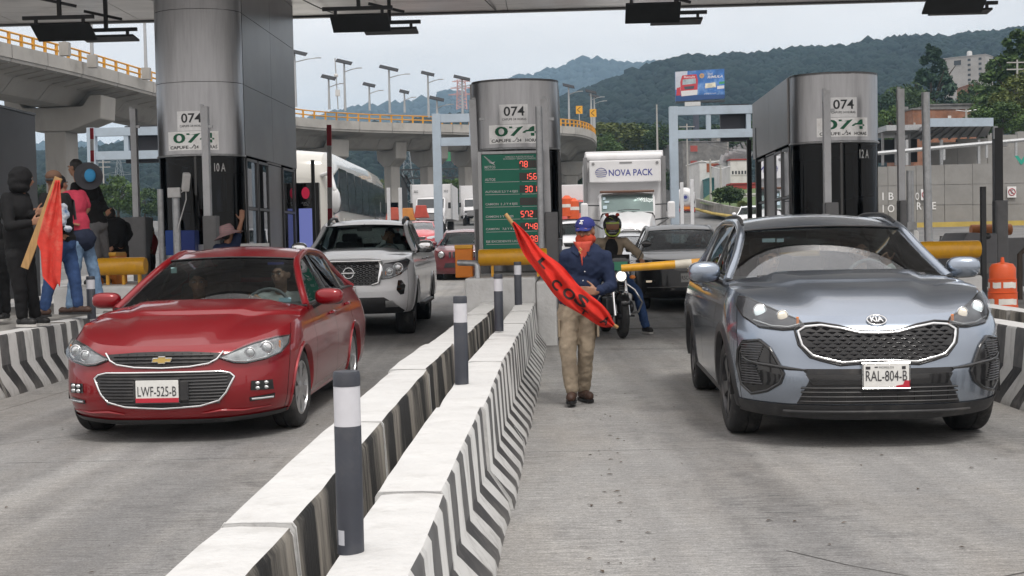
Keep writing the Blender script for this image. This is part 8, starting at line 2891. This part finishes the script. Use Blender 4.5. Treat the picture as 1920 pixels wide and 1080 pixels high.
r_, W, L, M, base = person('person in pink top and pale jeans with dark jacket round the waist', 15.8, dict(
 head=(113, 346, .05), neck=(122, 362, .04), chest=(140, 388, 0), pelvis=(152, 445, 0), shL=(126, 368, -.08), elL=(128, 400, -.15), haL=(110, 405, -.25), shR=(152, 366, .1), elR=(164, 392, .1), haR=(150, 412, -.05),
 hipL=(146, 458, -.06), knL=(140, 512, -.06), anL=(132, 572, -.05), hipR=(163, 458, .08), knR=(176, 510, .1), anR=(186, 556, .12), base=(155, 585, 0)),
 M_SK, C_PINK, C_LJEAN, M_SHOE, face=(.3, 1, 0), sleeves='short', hair=True, fat=.85, feetdir={'L': (-.6, .2, 0), 'R': (.8, .1, 0)}, group='protesters')
b = MB(); b.ball(W['pelvis']+Vector((0, -.01, -.02)), (.19, .15, .16), 18); remesh(b, 'tied_jacket', cloth_('cloth_dark_blue', (.02, .026, .05)), r_, .013, 3, fold=.03, fscale=.07)

r_, W, L, M, base = person('dark haired man in black with a grey hat hanging on his back', 17.5, dict(
 head=(141, 315, .05), neck=(148, 338, .03), chest=(160, 368, 0), pelvis=(180, 420, 0), shL=(142, 350, -.12), elL=(135, 378, -.2), haL=(122, 385, -.3), shR=(178, 352, .12), elR=(190, 380, .1), haR=(200, 395, -.05),
 hipL=(172, 430, -.05), knL=(180, 480, -.06), anL=(178, 520, 0), hipR=(188, 430, .08), knR=(196, 480, .1), anR=(198, 518, .14), base=(190, 535, 0)),
 M_SK, C_BLACK, C_GREY, M_SHOEK, face=(-1, .45, -.1), hair=True, feetdir={'L': (-.5, -.6, 0), 'R': (.6, -.8, 0)}, group='protesters')
hc_ = at(166, 330, 17.1)-base
Mh = Matrix.Rotation(R(80), 3, 'X') @ Matrix.Rotation(R(25), 3, 'Y')
b = MB(); b.lathe([(0, .11), (.075, .105), (.10, .05), (.11, 0), (.20, -.012), (.205, .0), (.205, .006), (.18, -.004), (.11, .008)], n=28); q = MB(); q.add([Mh @ Vector(v)*.92+hc_ for v in b.v], b.f)
q.build('hat', mat('felt_grey', (.075, .075, .085), rough=.9, bump=.2, bscale=80), r_, smooth=60)
b = MB(); b.ball(hc_+Vector((.06, -.12, .0)), (.078, .05, .092), 16)
remesh(b, 'blue_cap', mat('cap_sky', (.05, .30, .58), rough=.8), r_, .011, 2)

r_, W, L, M, base = person('person in black jacket with bulky black backpack seen from behind', 19.4, dict(
 head=(207, 404, .1), neck=(210, 416, .05), chest=(218, 432, 0), pelvis=(222, 470, 0), shL=(200, 424, -.1), elL=(196, 450, -.1), haL=(205, 462, -.2), shR=(236, 424, .1), elR=(243, 440, 0), haR=(232, 455, -.1),
 hipL=(212, 478, 0), knL=(212, 510, 0), anL=(212, 540, 0), hipR=(230, 478, 0), knR=(230, 510, 0), anR=(230, 540, 0), base=(222, 552, 0)),
 M_SK, C_BLACK, C_BLACK, M_SHOEK, face=(-.2, 1, 0), group='protesters')
backpack(r_, W['chest']+Vector((0, -.14, -.06)), (.19, .12, .24), C_BLACK)
person('small seated figure in black and red beside the posts', 21.5, dict(
 head=(281, 436, .0), neck=(279, 445, 0), chest=(276, 456, 0), pelvis=(274, 480, 0), shL=(268, 450, 0), elL=(266, 466, -.1), haL=(278, 470, -.2), shR=(286, 450, 0), elR=(289, 466, -.1), haR=(282, 474, -.2),
 hipL=(270, 484, -.1), knL=(266, 486, -.35), anL=(266, 520, -.35), hipR=(280, 484, -.1), knR=(284, 486, -.35), anR=(284, 520, -.35), base=(275, 530, 0)),
 M_SK, cloth_('cloth_red_dark', (.30, .03, .03)), C_BLACK, M_SHOEK, face=(.5, -1, 0), group='protesters')
person('dark figure cut by the left edge behind the hooded one', 14.4, dict(
 head=(-30, 345, 0), neck=(-30, 368, 0), chest=(-28, 400, 0), pelvis=(-10, 470, 0), shL=(-50, 378, 0), elL=(-55, 425, 0), haL=(-50, 460, 0), shR=(-10, 378, 0), elR=(-8, 425, 0), haR=(-6, 455, 0),
 hipL=(-20, 480, 0), knL=(-12, 540, 0), anL=(-6, 585, 0), hipR=(2, 480, 0), knR=(6, 535, .1), anR=(10, 582, .15), base=(0, 605, 0)),
 M_SK, C_BLACK, C_BLACK, M_SHOEK, face=(1, .3, 0), group='protesters')
# waving
r_, W, L, M, base = person('person in striped sun hat and navy top raising one arm by booth 10 A', 18.0, dict(
 head=(428, 440, 0), neck=(426, 458, .02), chest=(424, 482, 0), pelvis=(424, 540, 0), shL=(408, 466, 0), elL=(402, 498, 0), haL=(408, 520, -.1), shR=(441, 462, 0), elR=(447, 436, .0), haR=(453, 414, 0),
 hipL=(416, 552, 0), knL=(416, 605, 0), anL=(416, 655, 0), hipR=(432, 552, 0), knR=(432, 605, 0), anR=(432, 655, 0), base=(424, 668, 0)),
 M_SK, C_NAVY, C_JEAN, M_SHOEK, face=(.6, .8, .1), sleeves='short', hair=True, hands={'R': dict(d=(.1, 0, 1), t=(-1, 0, .2), n=(0, -1, 0), c=.12)})
Mh = Matrix.Rotation(R(-18), 3, 'Y')
b = MB(); b.lathe([(0, .12), (.08, .115), (.105, .06), (.11, .0), (.20, -.04), (.22, -.05), (.20, -.045), (.11, .008)], n=28)
hc_ = L(0, .01, .03); q = MB(); q.add([Mh @ Vector(v)+hc_ for v in b.v], b.f)
q.build('sun_hat', stripes('hat_stripes', (.50, .30, .28), (.38, .22, .24), .03, ('Z', 0, 0), rough=.9), r_, smooth=60)

# ---- motorcyclist
def rel(root_, pts):
 mw = Matrix.Translation(root_.location) @ Matrix.Rotation(root_.rotation_euler[2], 4, 'Z')
 return {k: mw @ Vector(v) for k, v in pts.items()}
J = rel(mo, dict(head=(.0, .62, 1.56), neck=(0, .70, 1.40), chest=(0, .76, 1.22), pelvis=(0, .98, .95), shL=(-.20, .72, 1.33), elL=(-.36, .55, 1.16), haL=(-.34, .38, 1.09), shR=(.20, .72, 1.33), elR=(.38, .55, 1.14), haR=(.34, .38, 1.09),
 hipL=(-.11, .92, .93), knL=(-.26, .52, .78), anL=(-.24, .66, .40), hipR=(.12, .92, .92), knR=(.34, .60, .60), anR=(.46, .62, .13), base=(0, .8, 0)))
r_, W, L, M, base = person('motorcyclist in tan jacket and black yellow helmet straddling the motorcycle', 0, J, M_SK, C_TAN, C_JEAN, M_SHOEK, loc=1, face=(-.05, -1, -.12), hair=False, fold=.03,
 hands={'L': dict(d=(-.3, -1, -.3), t=(1, 0, 0), n=(0, 0, -1), c=.9), 'R': dict(d=(.3, -1, -.3), t=(-1, 0, 0), n=(0, 0, -1), c=.9)}, feetdir={'L': (0, -1, -.1), 'R': (.5, -1, 0)})
b = MB(); b.ball(L(0, .01, .02), (.135, .150, .150), 24, rot=M); b.ball(L(0, -.05, -.09), (.105, .10, .07), 18, rot=M)
hm = remesh(b, 'helmet', mat('helmet_black', (.012, .012, .013), rough=.25, coat=.6), r_, .010, 3)
M_LIME = mat('helmet_lime', (.25, .32, .03), rough=.35)
def hp(a, z, o=.003): return L(.137*math.sin(a)*math.sqrt(max(0, 1-((z-.02)/.152)**2)), .01-.153*math.cos(a)*math.sqrt(max(0, 1-((z-.02)/.152)**2))-o, z)
b = MB(); b.grid([[hp(a, z, .006) for a in np.linspace(-.75, .75, 13)] for z in (-.035, -.01, .02, .045)]); b.build('face_opening', M_SK3, hm, smooth=70)
b = MB(); b.grid([[hp(a, z, .012) for a in np.linspace(-.8, .8, 13)] for z in (.05, .062, .072)]); b.build('visor_edge', M_LIME, hm, smooth=70)
for z0, z1, a0, a1 in ((.085, .092, -.8, -.3), (.115, .121, -.1, .6)):
 b = MB(); b.grid([[hp(a, z+.02*math.sin(a*4), .006) for a in np.linspace(a0, a1, 9)] for z in (z0, z1)]); b.build('lime_stripe', M_LIME, hm, smooth=70)
for sx in (1, -1):
 b = MB(); b.tube([L(sx*.105, -.09, -.02), L(sx*.10, -.12, -.07), L(sx*.05, -.155, -.115), L(0, -.165, -.12)], [.008, .012, .012, .010], 8, flat=.5); b.build('chin_bar', M_LIME, hm, smooth=70)
 MB().ball(L(sx*.075, -.01, .165), (.03, .03, .028), 10).build('red_ear', mat('fluff_red', (.35, .05, .03), rough=.9), hm, smooth=60)
b = MB(); b.ball(W['chest']+Vector((0, -.11, .02)), (.10, .05, .16), 12); remesh(b, 'dark_vest', C_BLACK, r_, .013, 2)

# ---- drivers and passengers: the upper body behind the glass
def sitter(car, x, y, zs, label, sk, top, face=(0, -1, 0), hair_long=False, arm=None, arm2=None, lean=0.0):
 P = dict(head=(x+lean, y-.02, zs+.60), neck=(x+lean*.7, y+.02, zs+.46), chest=(x+lean*.4, y+.05, zs+.26), pelvis=(x, y+.02, zs), shL=(x-.18, y+.03, zs+.38), shR=(x+.18, y+.03, zs+.38))
 P['elL'], P['haL'] = arm or ((x-.24, y-.12, zs+.18), (x-.15, y-.35, zs+.22))
 P['elR'], P['haR'] = arm2 or ((x+.24, y-.12, zs+.18), (x+.15, y-.35, zs+.22))
 for s in 'LR': P['hip'+s] = P['kn'+s] = P['an'+s] = P['pelvis']
 P['base'] = (x, y, zs-.1)
 return person(label, 0, rel(car, P), sk, top, C_BLACK, M_SHOEK, loc=1, face=face, no_legs=True, hair_long=hair_long, voxel=.014, fold=.012)
sitter(car1, .36, 2.12, .66, 'driver of the blue grey SUV in pale shirt with one hand raised to the wheel', M_SK2, C_WHITE, face=(-.1, -1, 0), arm2=((.62, 1.98, .98), (.50, 1.86, 1.16)), arm=((.14, 1.95, .86), (.26, 1.72, .98)), lean=-.03)
sitter(car1, -.40, 2.10, .62, 'passenger with dark hair at the left side of the SUV windscreen', M_SK2, C_GREY, face=(.25, -1, -.1), hair_long=True)
sitter(car2, .36, 2.22, .56, 'driver of the red sedan leaning toward the side window', M_SK2, C_WHITE, face=(-.4, -1, 0), arm=((.14, 2.0, .78), (.26, 1.85, .92)), lean=.06)
sitter(car2, -.34, 2.28, .50, 'shaded passenger of the red sedan with one arm stretched to the window', M_SK, C_BLACK, face=(.2, -1, 0), arm=((-.52, 2.05, .80), (-.66, 1.82, .90)))
sitter(car3, .36, 2.40, .92, 'driver of the white pickup resting a hand at the mouth', M_SK, C_WHITE, face=(-.1, -1, 0), arm=((.18, 2.2, 1.18), (.28, 2.24, 1.42)))
sitter(car4, .36, 2.1, .72, 'driver behind the windscreen of the dark grey SUV', M_SK, C_GREY)
def relb(bo, x, y, z): return Matrix.Translation(bo.location) @ Matrix.Rotation(bo.rotation_euler[2], 4, 'Z') @ Vector((x, y, z))
sitter(b12, -.36, 1.9, 1.22, 'clerk in booth 12 A looking out of the side window', M_SK, C_BLACK, face=(-1, -.4, 0))
sitter(b12, -.30, .95, 1.22, 'second clerk nearer the curved glass of booth 12 A', M_SK, C_NAVY, face=(-1, -.2, 0))

# leaves and grit lying on the concrete
r = np.random.RandomState(9)
V = []; F = []
for k in range(260):
 y = 3.2+14*r.rand()**1.4
 x = r.choice([r.uniform(-5, -1.4), r.uniform(.1, 4.0), .0+abs(r.normal())*.25])+SH*y
 if x > -1.3+.04*y and x < -.25+.05*y: continue
 s = r.uniform(.003, .010); a = r.uniform(0, 6.28); el = r.uniform(1.2, 3)
 d = np.array([math.cos(a), math.sin(a), 0])*s*el; e_ = np.array([-math.sin(a), math.cos(a), 0])*s
 p = np.array([x, y, gz(y)+.004])
 i = len(V)
 V += [p-d, p-e_+np.array([0, 0, s*.5]), p+d+np.array([0, 0, s*.3]), p+e_+np.array([0, 0, s*.6])]
 F.append([i, i+1, i+2, i+3])
bulk('litter', V, F, mat('dry_leaf', (.07, .05, .035), rough=.9, var=.5, vscale=3), smooth=False, kind='stuff', label='small dry leaves and grit scattered on the concrete', cat='litter')
